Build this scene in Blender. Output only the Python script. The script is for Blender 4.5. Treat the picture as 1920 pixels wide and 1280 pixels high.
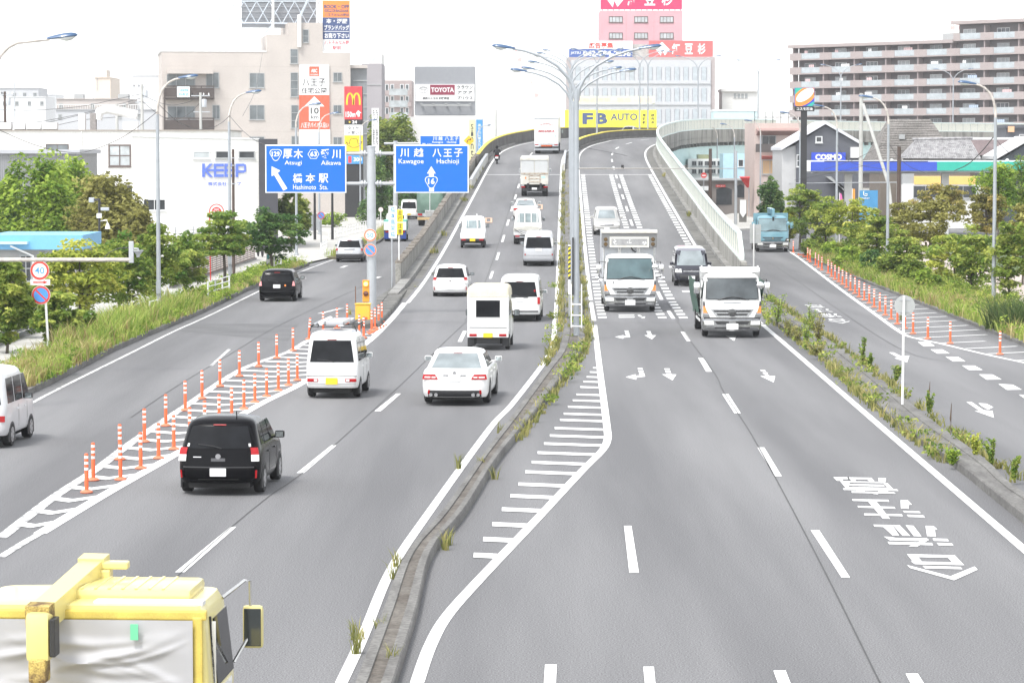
import bpy, bmesh, math, random
from math import sin, cos, pi, radians, sqrt, atan2
from mathutils import Vector, Matrix
random.seed(7)
SC = bpy.context.scene
COL = SC.collection
for o_ in list(bpy.data.objects):
 bpy.data.objects.remove(o_)
# ---------------------------------------------------------------- camera, sky, sun
FPX, CAMH, PITCH = 5500.0, 7.0, math.atan(359 / 5500.0)
cam = bpy.data.cameras.new('camera'); cam.sensor_width = 36; cam.lens = FPX / 1920 * 36
cam.clip_start = 1; cam.clip_end = 6000
camo = bpy.data.objects.new('camera', cam); COL.objects.link(camo)
camo.location = (0, 0, CAMH); camo.rotation_euler = (pi / 2 - PITCH, 0, 0)
SC.camera = camo
SUN_EL, SUN_AZ = radians(58), radians(215)      # azimuth clockwise from +Y: behind the camera, a little left
w = bpy.data.worlds.new('World'); SC.world = w; w.use_nodes = True
nt = w.node_tree
sky = nt.nodes.new('ShaderNodeTexSky'); sky.sky_type = 'NISHITA'; sky.sun_disc = False
sky.sun_elevation = SUN_EL; sky.sun_rotation = SUN_AZ; sky.dust_density = 1.0; sky.air_density = 1.0; sky.ozone_density = 1
hs = nt.nodes.new('ShaderNodeHueSaturation'); hs.inputs['Saturation'].default_value = 0.16
bg = nt.nodes['Background']; bg.inputs['Strength'].default_value = 0.15
nt.links.new(sky.outputs[0], hs.inputs['Color']); nt.links.new(hs.outputs[0], bg.inputs['Color'])
sun = bpy.data.lights.new('sun', 'SUN'); sun.energy = 1.3; sun.angle = radians(14); sun.color = (1, .97, .92)
suno = bpy.data.objects.new('sun', sun); COL.objects.link(suno)
sd = Vector((sin(SUN_AZ) * cos(SUN_EL), cos(SUN_AZ) * cos(SUN_EL), sin(SUN_EL)))
suno.rotation_euler = sd.to_track_quat('Z', 'Y').to_euler()
SC.view_settings.view_transform = 'Standard'; SC.view_settings.look = 'None'
SC.view_settings.exposure = 1.36; SC.view_settings.gamma = 1

# ---------------------------------------------------------------- measuring helpers
CP, SP = cos(PITCH), sin(PITCH)
def ray(x, y):
 u, v = (x - 960) / FPX, (640 - y) / FPX
 return (u, CP + v * SP, -SP + v * CP)
def G(x, y, h=0.0):
 d = ray(x, y); t = (h - CAMH) / d[2]
 return (d[0] * t, d[1] * t)
def at(x, y, Y):
 d = ray(x, y); t = Y / d[1]
 return (d[0] * t, Y, CAMH + d[2] * t)
def lerp(a, b, t): return a + (b - a) * t
def interp(tab, s):
 if s <= tab[0][0]: return tab[0][1]
 for (a, va), (b, vb) in zip(tab, tab[1:]):
  if s <= b: return va + (vb - va) * (s - a) / (b - a)
 return tab[-1][1]
EL = [(118, 0), (135, 0), (143, .12), (152, .30), (167, .76), (182, 1.31), (197, 1.94), (212, 2.58), (227, 3.21), (242, 3.86), (257, 4.52),
      (272, 5.18), (287, 5.82), (302, 6.45), (317, 7.08), (332, 7.65), (347, 8.13), (362, 8.45), (380, 8.65), (400, 8.7), (700, 8.7)]
def elev(s): return interp(EL, s)
def R(x, y):                       # a pixel on the ramp -> point
 d = ray(x, y); Y = 100.0
 while Y < 420:
  if CAMH + d[2] / d[1] * Y <= elev(Y): break
  Y += .2
 return (d[0] / d[1] * Y, Y, elev(Y))
# reference line of the overpass: the lane line of the right carriageway
REF = [(30, 5.1), (48, 5.5), (63, 5.79), (78, 6.06), (92.5, 6.29), (107, 6.47), (121.5, 6.69), (137.5, 7.0), (152, 7.26), (167, 7.53), (182, 7.80), (197, 8.07), (212, 8.35),
       (227, 8.62), (242, 8.9), (257, 9.18), (272, 9.46), (287, 9.77), (302, 10.2), (317, 11.05), (332, 12.75), (347, 15.5)]
CUR = []
def build_ref():
 s = 30.0
 while s <= 345:
  x = interp(REF, s); x2 = (interp(REF, s - 8) + interp(REF, s + 8) + x * 2) / 4
  CUR.append((s, x2, s)); s += 5
 px, py = CUR[-1][1], CUR[-1][2]; hd = math.atan((CUR[-1][1] - CUR[-3][1]) / 10.) + .03
 s = CUR[-1][0]
 while s < 620:
  hd += 5 / 205.0 if hd < 1.35 else 0
  px += 5 * sin(hd); py += 5 * cos(hd); s += 5
  CUR.append((s, px, py))
build_ref()
def ref(s):
 i = int((s - 30) // 5); i = max(0, min(len(CUR) - 2, i))
 t = (s - CUR[i][0]) / 5
 x, y = lerp(CUR[i][1], CUR[i + 1][1], t), lerp(CUR[i][2], CUR[i + 1][2], t)
 j0, j1 = max(0, i - 1), min(len(CUR) - 1, i + 2)
 dx, dy = CUR[j1][1] - CUR[j0][1], CUR[j1][2] - CUR[j0][2]; l = sqrt(dx * dx + dy * dy)
 return x, y, dx / l, dy / l
def off(s, d, h=0.0):
 x, y, tx, ty = ref(s)
 return (x + ty * d, y - tx * d, elev(s) + h)

# ---------------------------------------------------------------- materials
MATS = {}
def M(name, col, rough=.6, metal=0, var=.06, scale=2.0, bump=0, coat=0, detail=4, spec=None, emit=0, stretch=None):
 if name in MATS: return MATS[name]
 m = bpy.data.materials.new(name); m.use_nodes = True; n = m.node_tree; L = n.links
 b = n.nodes['Principled BSDF']; b.inputs['Roughness'].default_value = rough; b.inputs['Metallic'].default_value = metal
 if coat: b.inputs['Coat Weight'].default_value = coat; b.inputs['Coat Roughness'].default_value = .05
 if spec is not None: b.inputs['Specular IOR Level'].default_value = spec
 tc = n.nodes.new('ShaderNodeTexCoord'); no = n.nodes.new('ShaderNodeTexNoise')
 no.inputs['Scale'].default_value = scale; no.inputs['Detail'].default_value = detail
 src = tc.outputs['Object']
 if stretch:
  mp = n.nodes.new('ShaderNodeMapping'); mp.inputs['Scale'].default_value = stretch
  L.new(src, mp.inputs[0]); src = mp.outputs[0]
 L.new(src, no.inputs['Vector'])
 mx = n.nodes.new('ShaderNodeMix'); mx.data_type = 'RGBA'
 c = Vector(col[:3]); mx.inputs[6].default_value = (*(c * (1 - var * 2)), 1); mx.inputs[7].default_value = (*[min(1, k) for k in c * (1 + var * 2)], 1)
 L.new(no.outputs['Fac'], mx.inputs[0]); L.new(mx.outputs[2], b.inputs['Base Color'])
 if bump:
  bp = n.nodes.new('ShaderNodeBump'); bp.inputs['Strength'].default_value = bump; bp.inputs['Distance'].default_value = .03
  L.new(no.outputs['Fac'], bp.inputs['Height']); L.new(bp.outputs[0], b.inputs['Normal'])
 if emit:
  b.inputs['Emission Color'].default_value = (*col[:3], 1); b.inputs['Emission Strength'].default_value = emit
 MATS[name] = m
 return m
def worn(name, a, c2, lo, hi, scale, rough=.85, scale2=.25, amt=.5, fine=60, stretch=(1, 1, 1)):
 """two colours mixed by coarse noise, plus fine grain"""
 if name in MATS: return MATS[name]
 m = bpy.data.materials.new(name); m.use_nodes = True; n = m.node_tree; L = n.links
 b = n.nodes['Principled BSDF']; b.inputs['Roughness'].default_value = rough
 tc = n.nodes.new('ShaderNodeTexCoord'); mp = n.nodes.new('ShaderNodeMapping'); mp.inputs['Scale'].default_value = stretch
 L.new(tc.outputs['Object'], mp.inputs[0])
 n1 = n.nodes.new('ShaderNodeTexNoise'); n1.inputs['Scale'].default_value = scale; n1.inputs['Detail'].default_value = 6; L.new(mp.outputs[0], n1.inputs['Vector'])
 n2 = n.nodes.new('ShaderNodeTexNoise'); n2.inputs['Scale'].default_value = fine; n2.inputs['Detail'].default_value = 2; L.new(tc.outputs['Object'], n2.inputs['Vector'])
 mr = n.nodes.new('ShaderNodeMapRange'); mr.inputs[1].default_value = lo; mr.inputs[2].default_value = hi; L.new(n1.outputs['Fac'], mr.inputs[0])
 mx = n.nodes.new('ShaderNodeMix'); mx.data_type = 'RGBA'; mx.inputs[6].default_value = (*a, 1); mx.inputs[7].default_value = (*c2, 1); L.new(mr.outputs[0], mx.inputs[0])
 m2 = n.nodes.new('ShaderNodeMix'); m2.data_type = 'RGBA'; m2.blend_type = 'MULTIPLY'; m2.inputs[0].default_value = 1
 mr2 = n.nodes.new('ShaderNodeMapRange'); mr2.inputs[1].default_value = .3; mr2.inputs[2].default_value = .7; mr2.inputs[3].default_value = 1 - amt; mr2.inputs[4].default_value = 1 + amt * .6
 L.new(n2.outputs['Fac'], mr2.inputs[0]); L.new(mx.outputs[2], m2.inputs[6]); L.new(mr2.outputs[0], m2.inputs[7]); L.new(m2.outputs[2], b.inputs['Base Color'])
 bp = n.nodes.new('ShaderNodeBump'); bp.inputs['Strength'].default_value = .12; bp.inputs['Distance'].default_value = .005
 L.new(n2.outputs['Fac'], bp.inputs['Height']); L.new(bp.outputs[0], b.inputs['Normal'])
 MATS[name] = m
 return m
def leafmat(name, c1, c2, c3):
 if name in MATS: return MATS[name]
 m = bpy.data.materials.new(name); m.use_nodes = True; n = m.node_tree; L = n.links
 b = n.nodes['Principled BSDF']; b.inputs['Roughness'].default_value = .6; b.inputs['Specular IOR Level'].default_value = .1
 ge = n.nodes.new('ShaderNodeNewGeometry'); at_ = n.nodes.new('ShaderNodeAttribute'); at_.attribute_name = 'tint'
 ad = n.nodes.new('ShaderNodeMath'); ad.operation = 'MULTIPLY_ADD'; ad.inputs[1].default_value = .45
 L.new(ge.outputs['Random Per Island'], ad.inputs[0])
 sc = n.nodes.new('ShaderNodeMath'); sc.operation = 'MULTIPLY'; sc.inputs[1].default_value = .6; L.new(at_.outputs['Fac'], sc.inputs[0]); L.new(sc.outputs[0], ad.inputs[2])
 cr = n.nodes.new('ShaderNodeValToRGB'); e = cr.color_ramp.elements; e[0].position = .1; e[0].color = (*c1, 1); e[1].position = .95; e[1].color = (*c3, 1)
 k = e.new(.55); k.color = (*c2, 1)
 L.new(ad.outputs[0], cr.inputs[0]); L.new(cr.outputs[0], b.inputs['Base Color'])
 tr = n.nodes.new('ShaderNodeBsdfTranslucent'); L.new(cr.outputs[0], tr.inputs[0])
 ms = n.nodes.new('ShaderNodeMixShader'); ms.inputs[0].default_value = .42; L.new(b.outputs[0], ms.inputs[1]); L.new(tr.outputs[0], ms.inputs[2])
 L.new(ms.outputs[0], n.nodes['Material Output'].inputs[0])
 MATS[name] = m
 return m
WHITE = M('white_paint', (.78, .78, .77), .35, coat=.3, var=.02)
CARWHITE = M('white_car_paint', (.80, .80, .79), .3, coat=.5, var=.015, scale=1)
SILVER = M('silver_car_paint', (.50, .51, .53), .3, metal=.35, coat=.5, var=.02)
BLACKCAR = M('black_car_paint', (.004, .004, .005), .2, coat=.0, var=.05, spec=.12)
PURPLEGREY = M('purple_grey_car_paint', (.03, .03, .042), .25, metal=.2, coat=.35, var=.03)
GLASS = M('dark_glass', (.012, .013, .015), .05, var=.5, scale=2, spec=.12)
CLEARGL = M('windscreen_glass', (.085, .13, .14), .05, var=.35, scale=1.4, spec=.35)
PALEGL = M('pale_windscreen_glass', (.22, .25, .26), .06, var=.3, scale=1.6, spec=.5)
RUBBER = M('rubber', (.018, .018, .019), .8, var=.1)
BLACKP = M('black_plastic', (.025, .025, .027), .5, var=.1)
DARKIN = M('underbody', (.012, .012, .012), .9, var=.1)
ALLOY = M('alloy_wheel', (.45, .45, .46), .35, metal=.7)
CHROME = M('chrome', (.75, .75, .76), .12, metal=.95, var=.04, scale=4)
REDL = M('red_lamp', (.36, .008, .012), .25, coat=.1, var=.2, scale=12, spec=.3)
CLEARL = M('clear_lamp', (.72, .72, .70), .1, coat=.6, var=.1, scale=20)
AMBER = M('amber_lamp', (.85, .22, .02), .15, coat=.6, var=.15, scale=15)
PLATEW = M('plate_white', (.8, .8, .8), .4, var=.04, scale=9)
PLATEY = M('plate_yellow', (.85, .58, .03), .4, var=.05, scale=9)
GALV = M('galvanised_steel', (.46, .48, .50), .45, metal=.35, var=.08, scale=3)
RUSTG = M('rusty_painted_pipe', (.52, .48, .44), .6, var=.28, scale=5)
CONC = worn('concrete', (.30, .295, .28), (.18, .175, .165), .35, .68, .8, fine=25, amt=.25)
CONCD = worn('dark_concrete', (.20, .195, .18), (.10, .098, .09), .3, .65, .9, fine=25, amt=.3, stretch=(1, 1, 1))
ORANGE = M('orange_delineator', (.82, .145, .05), .5, var=.05)
REFL = M('reflective_white', (.82, .82, .80), .4, var=.03)
SIGNBLUE = M('sign_blue', (.0, .135, .60), .4, var=.03, scale=1)
SIGNW = M('sign_white', (.82, .82, .82), .4, var=.02)
SIGNRED = M('sign_red', (.68, .06, .045), .4, var=.03)
NAVYL = M('lamp_blue', (.045, .10, .20), .3, coat=.4, var=.05)
LENS = M('lamp_lens', (.62, .64, .62), .15, var=.05)
BARK = worn('bark', (.12, .10, .08), (.06, .05, .04), .35, .65, 4, fine=30, amt=.4)

# ---------------------------------------------------------------- mesh builder
class MB:
 def __init__(s): s.v = []; s.f = []
 def add(s, vs, fs):
  k = len(s.v); s.v += [tuple(p) for p in vs]; s.f += [tuple(i + k for i in f) for f in fs]; return s
 def box(s, x0, x1, y0, y1, z0, z1):
  return s.add([(x0, y0, z0), (x1, y0, z0), (x1, y1, z0), (x0, y1, z0), (x0, y0, z1), (x1, y0, z1), (x1, y1, z1), (x0, y1, z1)],
                     [(3, 2, 1, 0), (4, 5, 6, 7), (0, 1, 5, 4), (1, 2, 6, 5), (2, 3, 7, 6), (3, 0, 4, 7)])
 def hexa(s, b, t):           # 4 bottom, 4 top points (ccw seen from above)
  return s.add(list(b) + list(t), [(3, 2, 1, 0), (4, 5, 6, 7), (0, 1, 5, 4), (1, 2, 6, 5), (2, 3, 7, 6), (3, 0, 4, 7)])
 def rbox(s, x0, x1, y0, y1, z0, z1, r):   # box with bevelled edges (chamfer r on all 12 edges)
  bm = bmesh.new(); bmesh.ops.create_cube(bm, size=1)
  for v in bm.verts: v.co = (lerp(x0, x1, v.co.x + .5), lerp(y0, y1, v.co.y + .5), lerp(z0, z1, v.co.z + .5))
  bmesh.ops.bevel(bm, geom=bm.edges[:], offset=r, segments=2, affect='EDGES', profile=.6)
  bm.verts.index_update(); s.add([v.co[:] for v in bm.verts], [[v.index for v in f.verts] for f in bm.faces]); bm.free(); return s
 def prism(s, pts, z0, z1):   # plan polygon extruded in z
  n = len(pts)
  return s.add([(p[0], p[1], z0) for p in pts] + [(p[0], p[1], z1) for p in pts], [tuple(range(n - 1, -1, -1)), tuple(range(n, 2 * n))] + [(i, (i + 1) % n, n + (i + 1) % n, n + i) for i in range(n)])
 def prismy(s, pts, y0, y1):  # (x,z) polygon extruded in y
  n = len(pts)
  return s.add([(p[0], y0, p[1]) for p in pts] + [(p[0], y1, p[1]) for p in pts], [tuple(range(n)), tuple(range(2 * n - 1, n - 1, -1))] + [(i, n + i, n + (i + 1) % n, (i + 1) % n) for i in range(n)])
 def prismx(s, pts, x0, x1):  # (y,z) polygon extruded in x
  n = len(pts)
  return s.add([(x0, p[0], p[1]) for p in pts] + [(x1, p[0], p[1]) for p in pts], [tuple(range(n - 1, -1, -1)), tuple(range(n, 2 * n))] + [(i, (i + 1) % n, n + (i + 1) % n, n + i) for i in range(n)])
 def flat(s, pts, z=None):
  n = len(pts)
  return s.add([(p[0], p[1], p[2] if z is None else z) for p in pts], [tuple(range(n))])
 def tube(s, path, r, n=8, cap=True):
  path = [Vector(p) for p in path]; rs = r if isinstance(r, (list, tuple)) else [r] * len(path); k = len(s.v); up = None
  for i, p in enumerate(path):
   t = (path[min(i + 1, len(path) - 1)] - path[max(i - 1, 0)]).normalized()
   a = Vector((0, 0, 1)) if abs(t.z) < .95 else Vector((1, 0, 0))
   if up is not None: a = up
   b = t.cross(a).normalized(); a = b.cross(t).normalized(); up = a
   for j in range(n):
    q = 2 * pi * j / n; s.v.append(tuple(p + (b * cos(q) + a * sin(q)) * rs[i]))
  for i in range(len(path) - 1):
   for j in range(n): s.f.append((k + i * n + j, k + i * n + (j + 1) % n, k + (i + 1) * n + (j + 1) % n, k + (i + 1) * n + j))
  if cap:
   s.f.append(tuple(k + j for j in range(n - 1, -1, -1))); q = k + (len(path) - 1) * n; s.f.append(tuple(q + j for j in range(n)))
  return s
 def lathe(s, prof, n=12, c=(0, 0, 0), axis='z'):   # prof: (radius, height)
  k = len(s.v)
  for r, h in prof:
   for j in range(n):
    a = 2 * pi * j / n; x, y = r * cos(a), r * sin(a)
    p = (x, y, h) if axis == 'z' else ((h, x, y) if axis == 'x' else (y, h, x))
    s.v.append((c[0] + p[0], c[1] + p[1], c[2] + p[2]))
  for i in range(len(prof) - 1):
   for j in range(n): s.f.append((k + i * n + j, k + i * n + (j + 1) % n, k + (i + 1) * n + (j + 1) % n, k + (i + 1) * n + j))
  s.f.append(tuple(k + j for j in range(n - 1, -1, -1))); q = k + (len(prof) - 1) * n; s.f.append(tuple(q + j for j in range(n)))
  return s
 def mesh(s, name, mat=None, smooth=None):
  m = bpy.data.meshes.new(name); m.from_pydata(s.v, [], s.f); m.update()
  if mat: m.materials.append(mat)
  if smooth:
   m.shade_smooth(); m.set_sharp_from_angle(angle=radians(smooth))
  return m
 def build(s, name, mat=None, parent=None, smooth=None, loc=None):
  if not s.f: return None
  o = bpy.data.objects.new(name, s.mesh(name, mat, smooth)); COL.objects.link(o)
  if parent: o.parent = parent
  if loc: o.location = loc
  return o
def fix_normals(m):
 bm = bmesh.new(); bm.from_mesh(m); bmesh.ops.recalc_face_normals(bm, faces=bm.faces[:]); bm.to_mesh(m); bm.free()
def tag(o, label=None, cat=None, group=None, kind=None):
 if label: o['label'] = label
 if cat: o['category'] = cat
 if group: o['group'] = group
 if kind: o['kind'] = kind
 return o
def thing(name, label, cat, loc=(0, 0, 0), rotz=0, group=None, pitch=0):
 o = bpy.data.objects.new(name, None); COL.objects.link(o); o.empty_display_size = .3
 o.location = loc; o.rotation_euler = (pitch, 0, rotz)
 return tag(o, label, cat, group)
def dup(root, loc=None, rotz=None, label=None, scale=None):
 r = root.copy(); COL.objects.link(r)
 if loc is not None: r.location = loc
 if rotz is not None: r.rotation_euler = (0, 0, rotz)
 if label: r['label'] = label
 if scale: r.scale = scale
 for ch in list(root.children):
  c = ch.copy(); COL.objects.link(c); c.parent = r
  for g in ch.children:
   d = g.copy(); COL.objects.link(d); d.parent = c
 return r
def struct(o): o['kind'] = 'structure'; return o
# ---------------------------------------------------------------- lettering
_gl = {}
def glyphs(s, bold=0.0):
 key = (s, bold)
 if key not in _gl:
  c = bpy.data.curves.new('t', 'FONT'); c.body = s; c.resolution_u = 2; c.offset = bold; c.fill_mode = 'FRONT'
  o = bpy.data.objects.new('t', c); COL.objects.link(o)
  dg = bpy.context.evaluated_depsgraph_get(); m = bpy.data.meshes.new_from_object(o.evaluated_get(dg))
  vs = [tuple(v.co) for v in m.vertices]; fs = [tuple(p.vertices) for p in m.polygons]
  bpy.data.objects.remove(o); bpy.data.curves.remove(c); bpy.data.meshes.remove(m)
  xs = [v[0] for v in vs]; ys = [v[1] for v in vs]
  x0, x1, y0, y1 = min(xs), max(xs), min(ys), max(ys)
  _gl[key] = ([((v[0] - x0) / (x1 - x0), (v[1] - y0) / (y1 - y0)) for v in vs], fs)
 return _gl[key]
def put_text(mb, s, x0, z0, x1, z1, y, bold=0.0, slant=0.0):       # fit into a box of the local x-z plane
 vs, fs = glyphs(s, bold)
 mb.add([(lerp(x0, x1, a) + slant * b * (z1 - z0), y, lerp(z0, z1, b)) for a, b in vs], fs)
def put_vertical(mb, s, x0, z0, x1, z1, y, bold=0.0):
 n = len(s); h = (z1 - z0) / n
 for i, ch in enumerate(s):
  if ch in ' ':
   continue
  zt = z1 - i * h
  if ch in 'ー・':
   put_text(mb, '|' if ch == 'ー' else ch, x0 + (x1 - x0) * .42, zt - h * .85, x0 + (x1 - x0) * .58, zt - h * .15, y, bold)
  else: put_text(mb, ch, x0, zt - h * .93, x1, zt - h * .07, y, bold)
class Plane:
 """a vertical face standing in the place, through two ground points; measures pixels of the photo as (u, z) on it"""
 def __init__(s, xa, Ya, xb, Yb):
  a, b = at(xa, 281, Ya), at(xb, 281, Yb)
  s.a = Vector((a[0], a[1])); d = Vector((b[0], b[1])) - s.a; s.w = d.length; s.d = d / s.w; s.rot = atan2(s.d.y, s.d.x)
 def uv(s, x, y):
  r = ray(x, y); # solve a + u d = t r
  det = s.d.x * (-r[1]) + r[0] * s.d.y
  u = (-s.a.x * -r[1] + -r[0] * s.a.y) / det
  p = s.a + s.d * u; t = p.y / r[1]
  return u, CAMH + r[2] * t
 def rect(s, x0, y0, x1, y1):      # pixel rectangle -> u0,z0,u1,z1
  u0, z1 = s.uv(x0, y0); u1, z0 = s.uv(x1, y1)
  return u0, z0, u1, z1
 def thing(s, name, label, cat, group=None):
  return thing(name, label, cat, (s.a.x, s.a.y, 0), s.rot, group)
# ================================================================ ground, roads, markings
ASPH = worn('asphalt', (.140, .140, .145), (.222, .221, .225), .36, .66, .42, rough=.9, fine=42, amt=.6, stretch=(1, .055, 1))
ASPH2 = worn('ramp_asphalt', (.143, .143, .148), (.218, .217, .221), .36, .66, .42, rough=.9, fine=22, amt=.4, stretch=(1, .055, 1))
PATCH = worn('dark_asphalt', (.118, .118, .121), (.15, .15, .153), .35, .65, .5, rough=.9, fine=22, amt=.25)
PAINT = worn('road_paint', (.52, .52, .51), (.80, .80, .79), .22, .40, 5, rough=.7, fine=50, amt=.10)
PAINTO = worn('worn_road_paint', (.30, .30, .30), (.74, .74, .73), .38, .56, 4, rough=.75, fine=40, amt=.25)
SEAM = M('tar_seam', (.07, .07, .07), .8, var=.1)
PAVE = worn('paving', (.42, .41, .38), (.52, .51, .48), .35, .65, .5, fine=12, amt=.15)
PINKP = worn('pink_paving', (.46, .38, .34), (.52, .45, .40), .35, .65, .5, fine=12, amt=.2)
SOIL = worn('soil', (.13, .11, .07), (.17, .16, .08), .35, .65, .6, fine=9, amt=.4)
GRND = worn('bare_ground', (.30, .29, .26), (.38, .37, .34), .3, .7, .05, fine=2, amt=.15)

mb = MB(); N_ = 24
for i in range(N_):
 for j in range(N_):
  x0, x1 = -2400 + 200 * i, -2200 + 200 * i; y0, y1 = -400 + 180 * j, -220 + 180 * j
  mb.flat([(x0, y0), (x1, y0), (x1, y1), (x0, y1)], -.08)
struct(mb.build('ground', GRND))
def strip(mb, pts, wdt, z=.0):                         # flat strip of constant width along ground points
 n = len(pts); L, Rr = [], []
 for i, p in enumerate(pts):
  a, b = pts[max(0, i - 1)], pts[min(n - 1, i + 1)]
  dx, dy = b[0] - a[0], b[1] - a[1]; l = sqrt(dx * dx + dy * dy) or 1
  nx, ny = dy / l * wdt / 2, -dx / l * wdt / 2
  zz = z + (p[2] if len(p) > 2 else 0)
  L.append((p[0] - nx, p[1] - ny, zz)); Rr.append((p[0] + nx, p[1] + ny, zz))
 k = len(mb.v); mb.v += L + Rr
 for i in range(n - 1): mb.f.append((k + i, k + n + i, k + n + i + 1, k + i + 1))
 return mb
def smooth_pts(pts, n=6):
 out = []
 for i in range(len(pts) - 1):
  p0, p1, p2, p3 = pts[max(0, i - 1)], pts[i], pts[i + 1], pts[min(len(pts) - 1, i + 2)]
  for k in range(n):
   t = k / n
   out.append(tuple(.5 * (2 * b + (c - a) * t + (2 * a - 5 * b + 4 * c - d) * t * t + (3 * b - a - 3 * c + d) * t ** 3) for a, b, c, d in zip(p0, p1, p2, p3)))
 out.append(pts[-1]); return out
def ribbon(mb, d0, d1, s0, s1, h, ds=5, h1=None):
 n = max(2, int((s1 - s0) / ds) + 1); k = len(mb.v)
 for i in range(n):
  s = lerp(s0, s1, i / (n - 1)); mb.v.append(off(s, d0, h)); mb.v.append(off(s, d1, h if h1 is None else h1))
 for i in range(n - 1): mb.f.append((k + 2 * i, k + 2 * i + 1, k + 2 * i + 3, k + 2 * i + 2))
 return mb
def wall_ribbon(mb, d0, d1, s0, s1, h0, h1, ds=5, ground=None):   # box section swept along the overpass
 n = max(2, int((s1 - s0) / ds) + 1); k = len(mb.v)
 for i in range(n):
  s = lerp(s0, s1, i / (n - 1)); a, b = off(s, d0, 0), off(s, d1, 0); zb = (a[2] + h0) if ground is None else ground
  mb.v += [(a[0], a[1], zb), (b[0], b[1], zb), (b[0], b[1], b[2] + h1), (a[0], a[1], a[2] + h1)]
 for i in range(n - 1):
  q = k + 4 * i
  for j in range(4): mb.f.append((q + j, q + (j + 1) % 4, q + 4 + (j + 1) % 4, q + 4 + j))
 mb.f.append((k + 3, k + 2, k + 1, k)); q = k + 4 * (n - 1); mb.f.append((q, q + 1, q + 2, q + 3))
 return mb
# flat roads
mb = MB()
ys = [12, 40, 70, 100, 130, 160, 200, 250, 300, 345]
for a, b in zip(ys, ys[1:]):
 for x0, x1 in ((-15.2, -6), (-6, 2), (2, 10), (10, 19)): mb.flat([(x0, a), (x1, a), (x1, b), (x0, b)], 0)
mb.flat([(19, 160), (60, 160), (60, 345), (19, 345)], -.02)
struct(mb.build('road', ASPH))
# dark resurfaced band on the left side road, and the older lighter patch below the joint
mb = MB(); mb.flat([(*G(360, 607), .004), (*G(560, 607), .004), (*G(540, 640), .004), (*G(340, 621), .004)])
struct(mb.build('road_patch', PATCH))
# elevated road
mb = MB()
for d0, d1 in ((-12.9, -8.4), (-8.4, -4.2), (-4.2, 0), (0, 4.9)): ribbon(mb, d0, d1, 119, 600, .006)
struct(mb.build('elevated_road', ASPH2))
mb = MB()
wall_ribbon(mb, -12.9, 4.9, 150, 330, 0, -.03, ground=0)
struct(mb.build('embankment', CONCD))

# ---- markings painted on the flat road
zt = .009
mk, mo = MB(), MB()
def line_px(mb, px, wdt, sm=True, z=zt):
 p = [G(*q) for q in px]; strip(mb, smooth_pts(p) if sm else p, wdt, z)
def poly_px(mb, px, z=zt): mb.flat([(*G(*q), z) for q in px])
line_px(mk, [(640, 1280), (680, 1195), (734, 1067), (805, 960), (921, 800), (960, 758), (1018, 683), (1033, 655), (1039, 625), (1040, 600)], .17)
line_px(mk, [(782, 1280), (806, 1212), (838, 1155), (900, 1085), (1000, 980), (1090, 884), (1128, 846), (1139, 824), (1138, 800), (1128, 720), (1123, 680), (1115, 610)], .19)
line_px(mk, [(2200, 1269), (1925, 1034), (1660, 807), (1530, 695), (1430, 609)], .19)
line_px(mo, [(57, 757), (120, 724), (255, 657), (325, 622), (400, 588), (547, 517), (625, 487)], .13)
line_px(mk, [(75, 1000), (200, 925), (332, 850), (480, 762), (571, 716), (682, 647), (730, 602), (759, 568)], .26)
line_px(mo, [(0, 1045), (40, 1020), (75, 1000)], .17)
line_px(mo, [(0, 1008), (12, 1000), (100, 932.5), (180, 880), (250, 827.5), (350, 760), (450, 694), (540, 660), (577, 639), (634, 614), (660, 596)], .24)
# chevrons of the left gore
lft = [(12, 1000), (100, 932.5), (180, 880), (250, 827.5), (350, 760), (450, 694), (540, 660), (577, 639), (634, 614), (660, 596)]
rgt = [(0, 1045), (75, 1000), (200, 925), (332, 850), (480, 762), (571, 716), (682, 647), (730, 602)]
lw, rw = [G(*p) for p in lft], [G(*p) for p in rgt]
def x_at(poly, Y):
 for a, b in zip(poly, poly[1:]):
  if a[1] <= Y <= b[1]: return lerp(a[0], b[0], (Y - a[1]) / (b[1] - a[1]))
 return poly[0][0] if Y < poly[0][1] else poly[-1][0]
Y = 54.6
while Y < 112:
 xl, xr = x_at(lw, Y), x_at(rw, Y + .9)
 if xr - xl > .25:
  xm = (xl + xr) / 2 - .05; th = .56; dr = -.55 * min(1, (xr - xl) / 1.6)
  xl += .08; xr -= .08
  for (xa, ya), (xb, yb) in (((xl, Y), (xm, Y + dr)), ((xm, Y + dr), (xr, Y + .35))):
   mk.flat([(xa, ya - th / 2, zt + .003), (xb, yb - th / 2, zt + .003), (xb, yb + th / 2, zt + .003), (xa, ya + th / 2, zt + .003)])
 Y += 2.02
# stripes right of the median
le = [(888, 1041), (906, 1011), (923, 983), (941, 955), (957, 930), (972, 908), (985, 885), (997, 867), (1008, 849), (1020, 832), (1031, 817), (1040, 803), (1050, 787.5), (1057, 776), (1065, 763), (1074, 751), (1081, 740), (1088, 726), (1094, 716), (1100, 707), (1106, 698), (1112, 690)]
re_ = [(782, 1280), (806, 1212), (838, 1155), (900, 1085), (1000, 980), (1090, 884), (1128, 846), (1139, 824), (1138, 800), (1128, 720), (1123, 680)]
rw2 = [G(*p) for p in re_]
for x, y in le:
 a = G(x, y); tilt = -.075
 xr = x_at(rw2, a[1] - .3); dy = (xr - a[0]) * tilt * 4.6
 dy = max(dy, -1.3)
 th = .60
 mk.flat([(a[0], a[1] - th / 2, zt + .003), (xr, a[1] + dy - th / 2, zt + .003), (xr, a[1] + dy + th / 2, zt + .003), (a[0], a[1] + th / 2, zt + .003)])
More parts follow.
